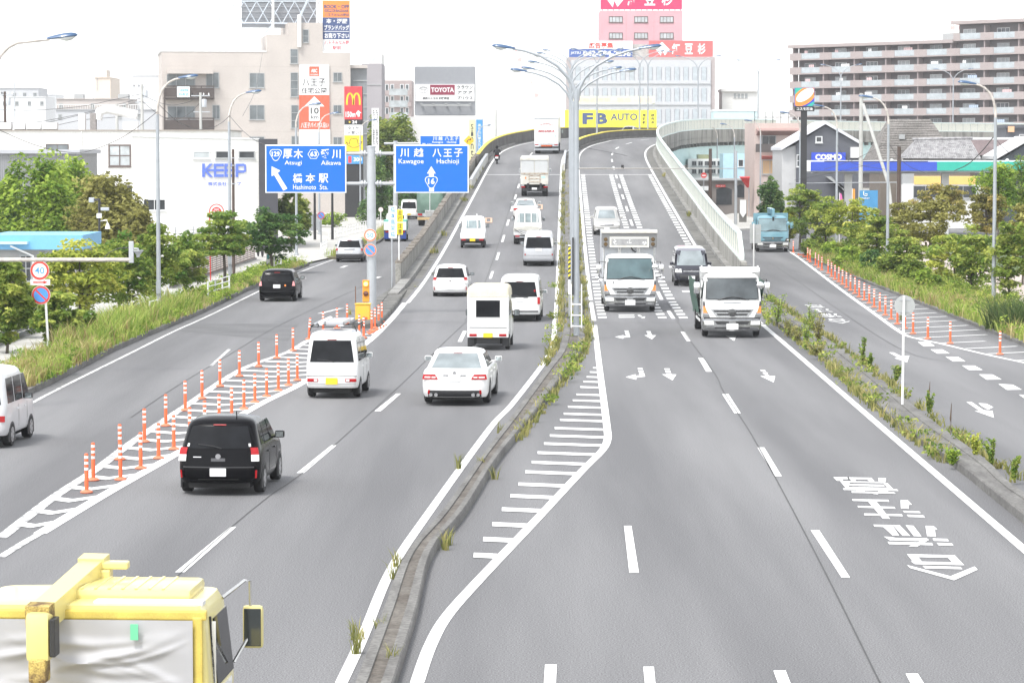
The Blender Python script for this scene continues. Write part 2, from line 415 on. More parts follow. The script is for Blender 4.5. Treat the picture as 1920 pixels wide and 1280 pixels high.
# dashes
for q in ([(328, 1073), (346, 1073), (443, 988), (432, 988)], [(556, 887), (570, 887), (631, 835), (621, 835)], [(702, 771), (714, 771), (752, 738), (743, 738)], [(858, 641), (866, 641), (875, 621), (868, 621)],
          [(1170, 986), (1184, 986), (1198, 1074), (1180, 1074)], [(1022, 1246), (1044, 1246), (1042, 1290), (1019, 1290)], [(1206, 1250), (1226, 1250), (1230, 1290), (1210, 1290)], [(1450, 1257), (1473, 1257), (1486, 1290), (1462, 1290)], [(1698, 1263), (1721, 1263), (1738, 1290), (1712, 1290)],
          [(1520, 994), (1536, 994), (1594, 1083), (1578, 1083)], [(1420, 839), (1433, 839), (1466, 893), (1453, 893)], [(1354, 739), (1366, 739), (1389, 775), (1377, 775)], [(1309, 671), (1319, 671), (1335, 697), (1324, 697)], [(1276, 622), (1284, 622), (1296, 640), (1288, 640)]):
 poly_px(mk, q)
# arrows
Z1 = lambda p: [(1100 + x / 4.74, 560 + y / 4.74) for x, y in p]
for q in ([(335, 285), (370, 285), (375, 297), (340, 297)], [(340, 303), (377, 303), (381, 315), (343, 315)], [(347, 318), (380, 318), (388, 343), (325, 348), (325, 358), (250, 340), (330, 324), (325, 333), (350, 332)],
          [(530, 290), (567, 290), (572, 300), (535, 300)], [(537, 306), (573, 306), (578, 317), (542, 317)], [(512, 325), (545, 325), (542, 320), (580, 320), (583, 326), (617, 326), (580, 362)],
          [(452, 617), (495, 617), (500, 630), (457, 630)], [(458, 638), (503, 638), (507, 653), (462, 653)], [(465, 662), (512, 662), (520, 693), (440, 703), (442, 722), (345, 697), (435, 672), (432, 685), (470, 682)],
          [(688, 621), (735, 621), (740, 633), (693, 633)], [(697, 641), (743, 641), (748, 656), (702, 656)], [(668, 672), (710, 673), (706, 664), (752, 664), (757, 673), (798, 674), (763, 727)],
          [(1540, 634), (1585, 634), (1592, 647), (1552, 647)], [(1562, 655), (1605, 655), (1613, 671), (1573, 671)], [(1543, 688), (1590, 685), (1580, 678), (1620, 680), (1625, 688), (1676, 689), (1662, 745)],
          [(1232, 330), (1334, 330), (1310, 376)], [(283, 143), (420, 143), (425, 150), (285, 150)], [(285, 158), (425, 160), (425, 168), (287, 170)], [(450, 146), (475, 146), (520, 174), (490, 174)], [(475, 160), (520, 160), (520, 166), (478, 166)]):
 poly_px(mk, Z1(q))
Z2 = lambda p: [(1400 + x / 3.556, 540 + y / 3.556) for x, y in p]
for q in ([(948, 430), (980, 430), (1030, 455), (1085, 452), (1070, 497), (985, 468), (1010, 465)], [(1465, 760), (1500, 760), (1580, 815), (1640, 820), (1648, 865), (1520, 820), (1550, 818)], [(1545, 768), (1600, 772), (1645, 795), (1610, 812), (1570, 790)],
          [(1140, 360), (1215, 360), (1255, 387), (1180, 390)], [(1225, 410), (1305, 410), (1355, 437), (1270, 438)], [(1325, 458), (1410, 460), (1460, 490), (1375, 490)], [(1435, 517), (1520, 518), (1575, 547), (1480, 547)], [(1548, 576), (1640, 577), (1700, 610), (1600, 612)], [(1678, 640), (1775, 645), (1835, 678), (1735, 680)], [(1815, 712), (1910, 714), (1970, 745), (1870, 748)]):
 poly_px(mk, Z2(q))
# the warning written on the road, letters turned towards oncoming drivers
T_ = [[(285, 158), (612, 164), (625, 178), (300, 175)], [(300, 174), (360, 177), (372, 192), (318, 190)], [(430, 177), (470, 179), (480, 192), (440, 192)], [(575, 177), (625, 179), (640, 195), (590, 193)], [(672, 165), (736, 168), (736, 197), (672, 193)],
      [(345, 193), (740, 200), (752, 211), (425, 206), (360, 206)], [(420, 218), (715, 224), (727, 238), (410, 233)], [(405, 244), (770, 250), (785, 262), (398, 256)], [(347, 196), (425, 206), (412, 250), (396, 257)], [(712, 208), (742, 201), (800, 262), (760, 260)],
      [(367, 254), (830, 263), (845, 278), (378, 269)], [(440, 280), (805, 288), (820, 301), (446, 294)], [(480, 268), (545, 272), (555, 284), (495, 282)], [(665, 274), (760, 277), (740, 288), (680, 286)], [(625, 292), (670, 295), (668, 306), (630, 303)],
      [(445, 348), (755, 353), (765, 371), (455, 363)], [(580, 363), (655, 368), (772, 516), (710, 514)], [(492, 405), (805, 413), (820, 430), (500, 420)], [(548, 470), (870, 477), (882, 494), (555, 488)], [(862, 356), (925, 358), (960, 395), (930, 398), (932, 430), (865, 427)], [(882, 447), (1022, 452), (1036, 467), (895, 464)], [(915, 481), (1055, 486), (1072, 504), (930, 500)],
      [(628, 566), (790, 570), (850, 660), (795, 660), (715, 587), (640, 584)], [(795, 570), (855, 572), (945, 663), (880, 662)], [(905, 571), (972, 575), (1042, 667), (975, 664)], [(718, 668), (780, 672), (828, 681), (830, 700), (770, 700)], [(828, 681), (1085, 682), (1105, 697), (1040, 708), (820, 703)], [(1040, 706), (1105, 697), (1000, 757), (930, 752)], [(750, 712), (1130, 722), (1142, 743), (765, 733)],
      [(1075, 576), (1145, 578), (1178, 607), (1155, 608), (1165, 668), (1090, 664)], [(1135, 684), (1262, 688), (1277, 709), (1150, 706)], [(1172, 722), (1303, 727), (1315, 746), (1190, 745)],
      [(917, 818), (1325, 828), (1350, 852), (935, 842)], [(950, 880), (1380, 890), (1408, 914), (985, 905)], [(917, 818), (1000, 830), (1060, 900), (985, 905)], [(1250, 830), (1325, 828), (1408, 914), (1320, 905)], [(1050, 918), (1375, 928), (1393, 948), (1070, 940)], [(917, 912), (1290, 1008), (1322, 1043), (945, 938)], [(1290, 1008), (1495, 925), (1523, 952), (1322, 1043)]]
for i, q in enumerate(T_):
 poly_px(mk, [(1500 + x / 4.571, 860 + y / 4.571) for x, y in q], zt + .0005 * (i % 4))
 poly_px(mo, Z2([(385 + (x - 285) * .246, 112 + (y - 158) * .141) for x, y in q]), zt + .0005 * (i % 4))
# far right hatching
line_px(mk, [(1420, 440), (1455, 458), (1490, 478), (1574, 541), (1631, 582), (1690, 624), (1720, 635), (1766, 645), (1850, 665), (1925, 681)], .18)
sl = [(18, 640, 870), (40, 668, 870), (58, 700, 940), (75, 740, 1000), (100, 770, 1080), (128, 800, 1145), (155, 840, 1210), (184, 870, 1265), (210, 905, 1335), (238, 950, 1395), (272, 1000, 1475), (302, 1050, 1545), (333, 1140, 1600), (370, 1270, 1590), (405, 1460, 1800), (440, 1600, 1900), (485, 1790, 1990)]
for y, xa, xb in sl: line_px(mk, [(1400 + xa / 3.556, 540 + y / 3.556), (1400 + xb / 3.556, 540 + (y - (xb - xa) * .047) / 3.556)], .2, False, zt + .002)
for y, x in ((534, 1566), (528, 1558), (522, 1549), (516, 1541), (510, 1532), (504, 1523), (498, 1515), (492, 1507), (486, 1499), (480, 1492), (475, 1485)): line_px(mk, [(x, y), (x + 22 - (534 - y) * .15, y - 1)], .2, False, zt + .002)
# other small ones
for px in ([(600, 588), (640, 578)], [(503, 561), (515, 557)], [(640, 502), (650, 498)], [(560, 524), (572, 522)], [(705, 522), (712, 519)]): line_px(mo, px, .25, False)
line_px(mo, [(396, 686), (430, 655)], .12, False)
struct(mk.build('road_markings', PAINT)); struct(mo.build('worn_road_markings', PAINTO))
# seams and cracks
mb = MB()
line_px(mb, [(300, 1110), (420, 1000), (505, 930), (570, 884), (690, 778), (770, 704), (835, 640), (880, 598)], .022)
line_px(mb, [(1268, 600), (1295, 640), (1340, 700), (1357, 735), (1400, 800), (1440, 870), (1500, 982), (1560, 1098), (1650, 1280)], .024)
line_px(mb, [(245, 783), (330, 725), (430, 665), (520, 612), (640, 555), (720, 520)], .022)
line_px(mb, [(1440, 490), (1500, 530), (1600, 600), (1700, 660), (1780, 678)], .026)
line_px(mb, [(1590, 895), (1596, 905), (1603, 912), (1600, 925)], .03)
line_px(mb, [(1460, 565), (1600, 567)], .06)
for s in range(123, 250, 6):
 pass
struct(mb.build('road_seam', SEAM))
# ---- markings on the elevated road
mb = MB(); zr = .014
ribbon(mb, -11.8, -11.62, 134, 560, zr); ribbon(mb, -4.98, -4.82, 120, 560, zr); ribbon(mb, -3.4, -3.22, 120, 560, zr); ribbon(mb, 3.32, 3.5, 118, 560, zr)
s = 121.6
while s < 520:
 ribbon(mb, -.08, .08, s, s + 6, zr, 3)
 if s > 150 or s < 125: ribbon(mb, -8.47, -8.33, s, s + 6, zr, 3)
 s += 15
ribbon(mb, -8.47, -8.33, 136.6, 142.6, zr, 3)
s = 121.8
while s < 262:
 for d in (-3.12, -.62, .26, 2.85):
  if d > 2 and s < 150: continue
  p = [off(s, d, zr), off(s + .15, d + .36, zr), off(s + 1.35, d + .36, zr), off(s + 1.2, d, zr)]; mb.flat(p)
 s += 2.5
ribbon(mb, -3.2, 3.3, 262.4, 262.8, zr + .004, .2); ribbon(mb, -11.6, -5, 262.4, 262.8, zr + .004, .2)
for d in (1.2, 1.9, 2.3):
 for k in range(5): ribbon(mb, d, d + .5, 142 + k * 4.6, 143.2 + k * 4.6, zr + .003, 1)
struct(mb.build('elevated_road_markings', PAINT))
mb = MB(); ribbon(mb, -8.61, -8.585, 120, 262, zr); ribbon(mb, .16, .185, 120, 262, zr); struct(mb.build('elevated_road_seam', SEAM))
mb = MB()
for x, y, wd, hh in ((1011, 389, 13, 9), (916, 414, 14, 9)):
 for a, b, c, d in ((0, 0, 1, .18), (0, .82, 1, 1), (0, .18, .25, .82), (.75, .18, 1, .82)):
  q = [R(x + (u - .5) * wd, y + (v - .5) * hh) for u, v in ((a, d), (c, d), (c, b), (a, b))]; mb.flat([(p[0], p[1], p[2] + zr + .02) for p in q])
struct(mb.build('orange_road_marking', M('orange_paint', (.58, .38, .26), .7, var=.2, scale=6)))
# gutters and kerbs along the overpass
mb = MB(); ribbon(mb, -12.4, -11.95, 136, 330, .011); ribbon(mb, 3.62, 4.25, 150, 330, .011); struct(mb.build('gutter', CONCD))
mb = MB(); wall_ribbon(mb, -12.86, -12.38, 138, 330, -.02, .22); wall_ribbon(mb, 4.2, 4.5, 150, 330, -.02, .2); struct(mb.build('kerb', CONC))

# ---- medians and islands
def island(name, lpx, rpx, h, mat, mat2=None, sm=True):
 l = [G(*p, h) for p in lpx]; r = [G(*p, h) for p in rpx]
 if sm: l, r = smooth_pts(l), smooth_pts(r)
 n = 60
 def res(p):
  d = [0]
  for a, b in zip(p, p[1:]): d.append(d[-1] + sqrt((a[0] - b[0]) ** 2 + (a[1] - b[1]) ** 2))
  o = []
  for i in range(n):
   t = d[-1] * i / (n - 1); j = 0
   while j < len(d) - 2 and d[j + 1] < t: j += 1
   k = (t - d[j]) / max(1e-6, d[j + 1] - d[j]); o.append((lerp(p[j][0], p[j + 1][0], k), lerp(p[j][1], p[j + 1][1], k)))
  return o
 l, r = res(l), res(r); mb = MB(); top = MB()
 for i in range(n):
  c = ((l[i][0] + r[i][0]) / 2, (l[i][1] + r[i][1]) / 2); f = lambda p, k: (lerp(p[0], c[0], k), lerp(p[1], c[1], k))
  q1 = .62 if mat2 else .72; q2 = q1 + .02; mb.v += [(*l[i], -.02), (*l[i], h - .03), (*f(l[i], .08), h), (*f(l[i], q1), h), (*f(l[i], q2), h - .03), (*f(r[i], q2), h - .03), (*f(r[i], q1), h), (*f(r[i], .08), h), (*r[i], h - .03), (*r[i], -.02)]
 for i in range(n - 1):
  for j in (0, 1, 2, 3, 5, 6, 7, 8) if mat2 else range(9): mb.f.append((10 * i + j, 10 * i + j + 1, 10 * i + j + 11, 10 * i + j + 10))
 mb.f.append(tuple(range(10))); q = 10 * (n - 1); mb.f.append(tuple(range(q + 9, q - 1, -1)))
 if mat2:
  for i in range(n - 1): a, b = 10 * i + 4, 10 * i + 14; top.add([mb.v[a], mb.v[a + 1], mb.v[b + 1], mb.v[b]], [(0, 1, 2, 3)])
  struct(top.build('median_soil', mat2))
 return struct(mb.build(name, mat, smooth=30))
KERBM = worn('kerb_concrete', (.205, .20, .188), (.115, .11, .104), .3, .68, .9, fine=14, amt=.35, stretch=(3, .7, 1))
island('median', [(655, 1300), (664, 1280), (720, 1135), (760, 1035), (825, 960), (905, 850), (965, 770), (1020, 693), (1046, 658), (1054, 630), (1058, 606)],
       [(728, 1300), (736, 1280), (780, 1140), (811, 1025), (872, 950), (932, 855), (1000, 772), (1068, 682), (1086, 660), (1096, 635), (1097, 606)], .2, KERBM, worn('median_dirt', (.10, .085, .07), (.17, .155, .135), .35, .65, 1.2, fine=14, amt=.4))
mb = MB(); wall_ribbon(mb, -4.5, -3.75, 122, 600, -.02, .24); struct(mb.build('median', KERBM))
island('median', [(2255, 1232), (1960, 994), (1920, 962), (1859, 914), (1795, 864), (1678, 782), (1546, 666), (1431, 583), (1400, 545)], [(2370, 1232), (1990, 965), (1945, 935), (1889, 900), (1850, 860), (1751, 788), (1653, 709), (1557, 637), (1430, 555), (1405, 534)], .2, KERBM)
island('island', [(660, 606), (690, 577), (706, 557), (737, 537)], [(708, 606), (735, 577), (767, 537), (775, 528)], .2, CONCD, sm=False)
# kerb blocks: thin dark joints across the near kerb faces
# ---- pavements and verges
LK = [(-14.2, 10), (-14.0, 60), (-13.8, 87), (-13.85, 102), (-13.7, 110), (-13.3, 125), (-13.15, 145), (-12.9, 160), (-12.3, 178)]
LK2 = [(-11.0, 188), (-10.6, 200), (-10.0, 222), (-10.2, 250), (-10.6, 300), (-11, 345)]
def slab(mb, edge, w0, w1, z, z0=-.02):          # band parallel to an edge, w0..w1 to its left
 n = len(edge); a = [(p[0] - w0, p[1]) for p in edge]; b = [(p[0] - w1, p[1]) for p in edge]; k = len(mb.v)
 for i in range(n): mb.v += [(*a[i], z0), (*a[i], z), (*b[i], z), (*b[i], z0)]
 for i in range(n - 1):
  for j in range(3): mb.f.append((k + 4 * i + j, k + 4 * i + j + 1, k + 4 * i + j + 5, k + 4 * i + j + 4))
 mb.f.append((k, k + 1, k + 2, k + 3)); q = k + 4 * (n - 1); mb.f.append((q + 3, q + 2, q + 1, q))
mb = MB(); slab(mb, LK, 0, .2, .17); slab(mb, LK2, 0, .2, .17); struct(mb.build('kerb', KERBM))
mb = MB(); slab(mb, LK, .2, 2.0, .15); slab(mb, LK2, .2, .9, .15); struct(mb.build('verge_soil', SOIL))
mb = MB(); slab(mb, LK, 2.0, 60, .13); slab(mb, LK2, .9, 60, .13); mb.flat([(-70, 176), (-13, 176), (-11.5, 190), (-70, 190)], .1); struct(mb.build('pavement', PAVE))
RK = [(18.4, 10), (18.3, 105), (18.5, 130), (18.7, 160), (19.2, 190), (20.5, 205), (24, 225)]
mb = MB(); slab(mb, RK, 0, -.18, .12); struct(mb.build('kerb', KERBM))
mb = MB(); slab(mb, RK, -.18, -4.2, .1); struct(mb.build('verge_soil', SOIL))
mb = MB(); slab(mb, RK, -4.2, -9.5, .11); struct(mb.build('pavement', PINKP))
mb = MB(); slab(mb, RK, -9.5, -40, .1); struct(mb.build('lawn', M('lawn', (.09, .13, .04), .9, var=.2, scale=.5)))
mb = MB(); mb.prism([G(1372, 402), G(1440, 402), G(1425, 430), G(1380, 432), G(1340, 410)], -.02, .12); struct(mb.build('pavement', PAVE))

# ================================================================ overpass walls
CREAM = M('cream_panel', (.66, .66, .58), .5, var=.05)
AQUA = M('pale_aqua_paint', (.68, .77, .74), .45, var=.05)
AQUAG = M('aqua_girder_paint', (.50, .68, .67), .5, var=.06, scale=.5)
WALLC = worn('stained_wall', (.33, .32, .29), (.16, .155, .14), .42, .66, 1.1, fine=14, amt=.25, stretch=(1, 1, .18))
DARKB = worn('dark_barrier', (.085, .08, .075), (.13, .125, .115), .35, .65, .5, fine=8, amt=.3)
YEL = M('yellow_band', (.85, .68, .03), .5, var=.05)
t = thing('overpass', 'grey concrete overpass ramp climbing and curving right behind the traffic', 'overpass', off(150, -12.9))
def child_w(mb, name, mat, par, **k):
 mb.v = [(x - par.location.x, y - par.location.y, z - par.location.z) for x, y, z in mb.v]
 return mb.build(name, mat, par, **k)
mb = MB(); wall_ribbon(mb, -13.12, -12.86, 148.6, 330, 0, 1.0, ground=-.02, ds=4)
child_w(mb, 'parapet', WALLC, t)
mb = MB(); random.seed(3)
s = 149
while s < 280:      # ragged coping stones
 l = random.uniform(.5, .9); wall_ribbon(mb, -13.17, -12.82, s, s + l, .99, 1.0 + random.uniform(.06, .16), ds=1); s += l + random.uniform(.05, .2)
child_w(mb, 'coping', worn('coping_stone', (.30, .27, .23), (.14, .12, .10), .35, .6, 6, fine=12, amt=.4), t)
mb = MB(); wall_ribbon(mb, 4.5, 4.8, 150, 330, 0, 1.0, ground=-.02, ds=4); child_w(mb, 'parapet', WALLC, t)
mb = MB(); wall_ribbon(mb, 4.5, 4.85, 330, 600, -.6, 1.0, ds=4); wall_ribbon(mb, -13.1, -12.86, 330, 600, -.6, .95, ds=4); child_w(mb, 'parapet', WALLC, t)
mb = MB(); wall_ribbon(mb, -11.5, 4.25, 330, 600, -3.1, -.65, ds=4); child_w(mb, 'girder', AQUAG, t)
mb = MB(); wall_ribbon(mb, -12.9, 4.5, 328, 600, -.64, -.02, ds=4)
s = 332
while s < 600:
 wall_ribbon(mb, 4.26, 4.7, s, s + .5, -1.05, -.66, ds=1); s += 2.2
child_w(mb, 'deck_slab', CONCD, t)
for s in (352, 392, 432, 472, 512):
 x, y, tx, ty = ref(s); mb = MB()
 for d in (-8.5, 1):
  p = off(s, d); mb.box(p[0] - 1, p[0] + 1, p[1] - 1, p[1] + 1, -.05, p[2] - 3)
  child_w(mb, 'pier', CONC, t); mb = MB()
# dark barrier with yellow band on the outside of the bend
t = thing('road_barrier', 'dark barrier with yellow top band along the outer edge of the bend', 'barrier', off(275, -12.9), 0, 'dark bend barriers')
mb = MB(); wall_ribbon(mb, -12.84, -12.6, 272, 600, 0, 1.25, ds=4); child_w(mb, 'panel', DARKB, t)
mb = MB(); wall_ribbon(mb, -12.88, -12.56, 276, 600, 1.252, 1.36, ds=4); child_w(mb, 'top_band', YEL, t)
t = thing('road_barrier', 'dark barrier with yellow top band between the two carriageways on the bend', 'barrier', off(290, -4.1), 0, 'dark bend barriers')
mb = MB(); wall_ribbon(mb, -4.25, -4.0, 292, 600, .1, .95, ds=4); child_w(mb, 'panel', DARKB, t)
mb = MB(); wall_ribbon(mb, -4.29, -3.96, 296, 600, .952, 1.06, ds=4); child_w(mb, 'top_band', YEL, t)
# low white guard walls
t = thing('guard_wall', 'low pale concrete guard wall beside the left kerb of the ramp', 'wall', off(236, -12.2))
mb = MB(); wall_ribbon(mb, -12.35, -12.15, 240, 287, 0, .75, ds=4); child_w(mb, 'guard_wall_body', M('pale_concrete', (.50, .49, .46), .8, var=.1), t)
mb = MB(); wall_ribbon(mb, -12.38, -12.12, 240, 287, .752, .82, ds=4); child_w(mb, 'rail', GALV, t)
t = thing('guard_wall', 'low pale concrete guard wall at the start of the median barrier', 'wall', off(262, -4.7))
mb = MB(); wall_ribbon(mb, -4.72, -4.55, 268, 296, 0, .7, ds=4); child_w(mb, 'guard_wall_body', MATS['pale_concrete'], t)
mb = MB(); wall_ribbon(mb, -4.75, -4.52, 268, 296, .702, .78, ds=4); child_w(mb, 'rail', GALV, t)
# noise barrier on the right parapet
t = thing('noise_barrier', 'cream panel noise barrier with pale aqua rails on the right parapet', 'barrier', off(152, 4.65))
mb = MB(); wall_ribbon(mb, 4.63, 4.69, 153.5, 600, 1.03, 2.2, ds=4); child_w(mb, 'panel', CREAM, t)
mb = MB(); wall_ribbon(mb, 4.55, 4.77, 152, 600, 1.003, 1.1, ds=4); wall_ribbon(mb, 4.55, 4.77, 154.5, 600, 2.2, 2.34, ds=4)
a, b = off(152, 4.55), off(154.5, 4.55); a2, b2 = off(152, 4.77), off(154.5, 4.77)
mb.hexa([(*a[:2], a[2] + 1.1), (*a2[:2], a2[2] + 1.1), (*b2[:2], b2[2] + 2.18), (*b[:2], b[2] + 2.18)], [(*a[:2], a[2] + 1.28), (*a2[:2], a2[2] + 1.28), (*b2[:2], b2[2] + 2.34), (*b[:2], b[2] + 2.34)])
child_w(mb, 'rail', AQUA, t)
mb = MB(); s = 155.
while s < 600:
 wall_ribbon(mb, 4.59, 4.72, s, s + .06, 1.1, 2.2, ds=1); s += 2.0
o = child_w(mb, 'post', M('post_green_grey', (.42, .46, .44), .5), t); o['kind'] = 'stuff'
t = thing('parapet_end', 'square concrete block at the near end of the right parapet', 'bollard', off(149.3, 4.65))
MB().box(-.2, .2, -.2, .2, -.02, .75).build('block', CONC, t); MB().box(-.26, .26, -.26, .26, .75, .88).build('cap', CONCD, t)
# ================================================================ street furniture
POLEM = M('pole_grey', (.36, .385, .41), .45, metal=.25, var=.08, scale=2)
def lamp_head(parent, x0, x1, z, dirn):
 """pointed oval lamp head from x0 (arm end) to x1 (nose)"""
 hd, ln = MB(), MB(); n = 10; L = abs(x1 - x0)
 sec = [(0, .045, .05), (.08, .06, .06), (.3, .10, .085), (.55, .145, .105), (.8, .13, .10), (.93, .085, .07), (1, .02, .02)]
 k = 0
 for i, (t, wy, hz) in enumerate(sec):
  for j in range(n):
   a = 2 * pi * j / n; zz = sin(a) * hz
   if zz < 0: zz *= .35
   hd.v.append((x0 + dirn * L * t, cos(a) * wy, z + .12 * t * L + zz))
 for i in range(len(sec) - 1):
  for j in range(n): hd.f.append((i * n + j, i * n + (j + 1) % n, (i + 1) * n + (j + 1) % n, (i + 1) * n + j))
 hd.f.append(tuple(range(n - 1, -1, -1))); hd.f.append(tuple((len(sec) - 1) * n + j for j in range(n)))
 h = hd.build('lamp_head', NAVYL, parent, smooth=50)
 sec2 = [(.34, .02, .0), (.45, .10, .05), (.62, .125, .10), (.8, .11, .085), (.9, .07, .03), (.94, .02, 0)]
 for i, (t, wy, hz) in enumerate(sec2):
  for j in range(n):
   a = 2 * pi * j / n; zz = sin(a); ln.v.append((x0 + dirn * L * t, cos(a) * wy, z + .12 * t * L - .025 + (zz * hz if zz < 0 else 0)))
 for i in range(len(sec2) - 1):
  for j in range(n): ln.f.append((i * n + j, i * n + (j + 1) % n, (i + 1) * n + (j + 1) % n, (i + 1) * n + j))
 ln.build('lens', LENS, h, smooth=50)
def single_lamp(name='street_lamp', ext=0.0):
 t = thing(name, 'x', 'street lamp')
 MB().tube([(0, 0, 0), (0, 0, 8.3)], [.095, .07], 10).build('pole', POLEM, t, smooth=40)
 MB().tube([(0, 0, 8.3), (.02, 0, 8.7), (.1, 0, 9.05), (.26, 0, 9.38), (.48, 0, 9.6), (.72, 0, 9.72), (.92 + ext, 0, 9.76 + ext * .08)], [.065, .06, .055, .05, .045, .042, .04], 8).build('arm', RUSTG, t, smooth=40)
 lamp_head(t, .86 + ext, 1.68 + ext, 9.77 + ext * .08, 1)
 MB().lathe([(.16, -.1), (.16, .06), (.1, .12)], 10).build('base', POLEM, t, smooth=40)
 MB().box(-.09, .09, -.16, -.08, 1.0, 1.5).build('access_door', POLEM, t)
 return t
def double_lamp():
 t = thing('median_lamp', 'x', 'street lamp')
 MB().tube([(0, 0, 0), (0, 0, 9.0)], [.115, .085], 10).build('pole', POLEM, t, smooth=40)
 for d in (-1, 1):
  MB().tube([(d * .03, 0, 8.6), (d * .08, 0, 9.0), (d * .28, 0, 9.4), (d * .7, 0, 9.85), (d * 1.3, 0, 10.2), (d * 1.9, 0, 10.4), (d * 2.35, 0, 10.48)], [.075, .07, .06, .055, .05, .045, .042], 8).build('arm', POLEM, t, smooth=40)
  lamp_head(t, d * 2.25, d * 3.1, 10.48, d)
 return t
first = single_lamp(); ll = [(-13.98, 79, 'whose arm reaches in at the left edge of the photo'), (297, 120, 'whose post rises beside the trees left of the white company building'), (431, 151, 'standing by the brown pole in front of the white company building'), (556, 192, 'rising behind the left blue direction sign'), (599, 239, 'in front of the tall orange housing advertisement'), (676, 295, 'beside the red and yellow advertising tower'), (749, 367, 'above the dark tree clump left of the small blue sign'), (789, 420, 'small and far off above the small blue sign'), (815, 403, 'just right of the tree clump above the small blue sign'), (895, 358, 'before the blue banner on the dealer building')]
for i, (x, Y, lab) in enumerate(ll):
 X = x if x < 0 else (x - 960) * Y / FPX
 o = single_lamp(ext=.66) if i == 0 else (first if i == 1 else dup(first))
 o.location = (X, Y, .14); o['label'] = 'grey street lamp ' + lab; o['group'] = 'street lamps along the left road'
rl = [(1864, 130, 'nearest one at the right, beside the hatched kerb trees'), (1664, 164, 'in front of the shingle roofs at right'), (1568, 198, 'in front of the dark gabled shop'), (1499, 235, 'left of the dark gabled shop'), (1425, 298, 'in front of the pink tiled shop'), (1376, 338, 'under the viaduct bend, right one of two'), (1344, 366, 'under the viaduct bend, left one of two')]
for i, (x, Y, lab) in enumerate(rl):
 o = dup(first); o.location = ((x - 960) * Y / FPX, Y, .12); o.rotation_euler = (0, 0, pi); o['label'] = 'grey street lamp reaching left, ' + lab; o['group'] = 'street lamps along the right road'
first = double_lamp(); med = [(107.5, 'nearest and tallest in the middle of the photo'), (144, 'second from the camera on the median'), (180, 'third along the median ramp'), (211, 'fourth along the median ramp'), (250, 'fifth along the median ramp'), (271, 'sixth, high on the ramp'), (303, 'seventh, near the top of the ramp'), (338, 'eighth, left end of the bend by the yellow sign'), (366, 'standing before the middle of the yellow sign'), 1212, 1306, 1417, 1574, 1779]
names = {1212: 'at the right end of the yellow sign', 1306: 'before the white building right of the yellow sign', 1417: 'over the viaduct between white building and apartments', 1574: 'before the left half of the brown apartment block', 1779: 'before the right half of the brown apartment block'}
for i, m in enumerate(med):
 if isinstance(m, int):
  s = 370
  while s < 590:
   p = off(s, -4.12)
   if 960 + p[0] / p[1] * FPX >= m: break
   s += 1
  lab = names[m]
 else: s, lab = m
 p = off(s, -4.12, .2); x, y, tx, ty = ref(s)
 o = first if i == 0 else dup(first); o.location = p
 o.rotation_euler = (0, 0, -atan2(tx, ty) * (1 if s < 350 else .4)); o['label'] = 'two armed grey median lamp, ' + lab; o['group'] = 'lamps along the median'
 if i == 0: lamp1 = o
g = MB()
for z in (.35, .75, 1.15): g.tube([(-.19, -.22, z), (.19, -.22, z), (.19, .2, z), (-.19, .2, z), (-.19, -.22, z)], .025, 6)
for xx in (-.19, .19): g.tube([(xx, -.22, .3), (xx, -.22, 1.9)], .025, 6)
g.build('guard_frame', WHITE, lamp1)
g = MB(); g.box(-.16, -.10, -.14, -.08, 1.5, 3.6); g.build('cable_duct', BLACKP, lamp1)
t = thing('marker_plate', 'yellow and black striped marker plate strapped to the median lamp', 'marker', off(119, -4.3, .25))
MB().box(-.08, .02, -.02, .02, .9, 2.9).build('plate', WHITE, t); mb = MB()
for k in range(7): mb.flat([(-.075, -.026, 1.6 + k * .18), (.015, -.026, 1.66 + k * .18), (.015, -.026, 1.75 + k * .18), (-.075, -.026, 1.69 + k * .18)])
MB().box(-.078, .018, -.024, -.02, 1.5, 2.85).build('black_face', BLACKP, t); mb.build('stripe', YEL, t); MB().tube([(-.03, .03, 0), (-.03, .03, 2.9)], .03, 6).build('post', GALV, t)

# ---- delineators
def delineator():
 t = thing('delineator', 'x', 'delineator post')
 MB().lathe([(.13, 0), (.13, .02), (.10, .045), (.06, .06)], 12).build('base', M('orange_base', (.70, .20, .11), .6), t, smooth=40)
 p = MB().lathe([(.042, .055), (.042, .78), (.035, .80), (.01, .805)], 10).build('post', ORANGE, t, smooth=40)
 for z in (.46, .58, .70): MB().lathe([(.0435, z), (.0435, z + .055)], 10).build('reflective_band', REFL, p, smooth=40)
 return t
d0 = delineator(); DN = [0]
def place_d(x, y, lab, grp, tilt=None):
 X, Y = G(x, y); o = d0 if DN[0] == 0 else dup(d0); DN[0] += 1
 o.location = (X, Y, .012); o['label'] = lab; o['group'] = grp
 if tilt: o.rotation_euler = tilt
lrow = [(175, 901), (225, 862), (271, 829), (311, 799), (347.5, 770), (379, 748), (412.5, 725), (449, 706), (485, 688), (519, 672), (549.5, 658), (579, 637), (606, 624), (632, 616), (651, 607.5)]
rrow = [(162.5, 924), (226, 900), (264, 879), (297.5, 860), (326, 843), (356, 826), (384, 812), (411, 799), (434.5, 784), (457.5, 767.5), (478, 755), (500, 744), (522, 733), (541, 723), (557.5, 713.6)]
far = [(673.5, 629), (682, 634), (697, 620.6), (703, 615.6), (710, 610), (716, 604)]
for i, (x, y) in enumerate(lrow): place_d(x, y, 'orange delineator with white bands in the left row of the hatched gore', 'delineators along the left edge of the gore', (0, radians(4 if i == 11 else 0), 0))
for x, y in rrow: place_d(x, y, 'orange delineator with white bands in the right row of the hatched gore', 'delineators along the right edge of the gore')
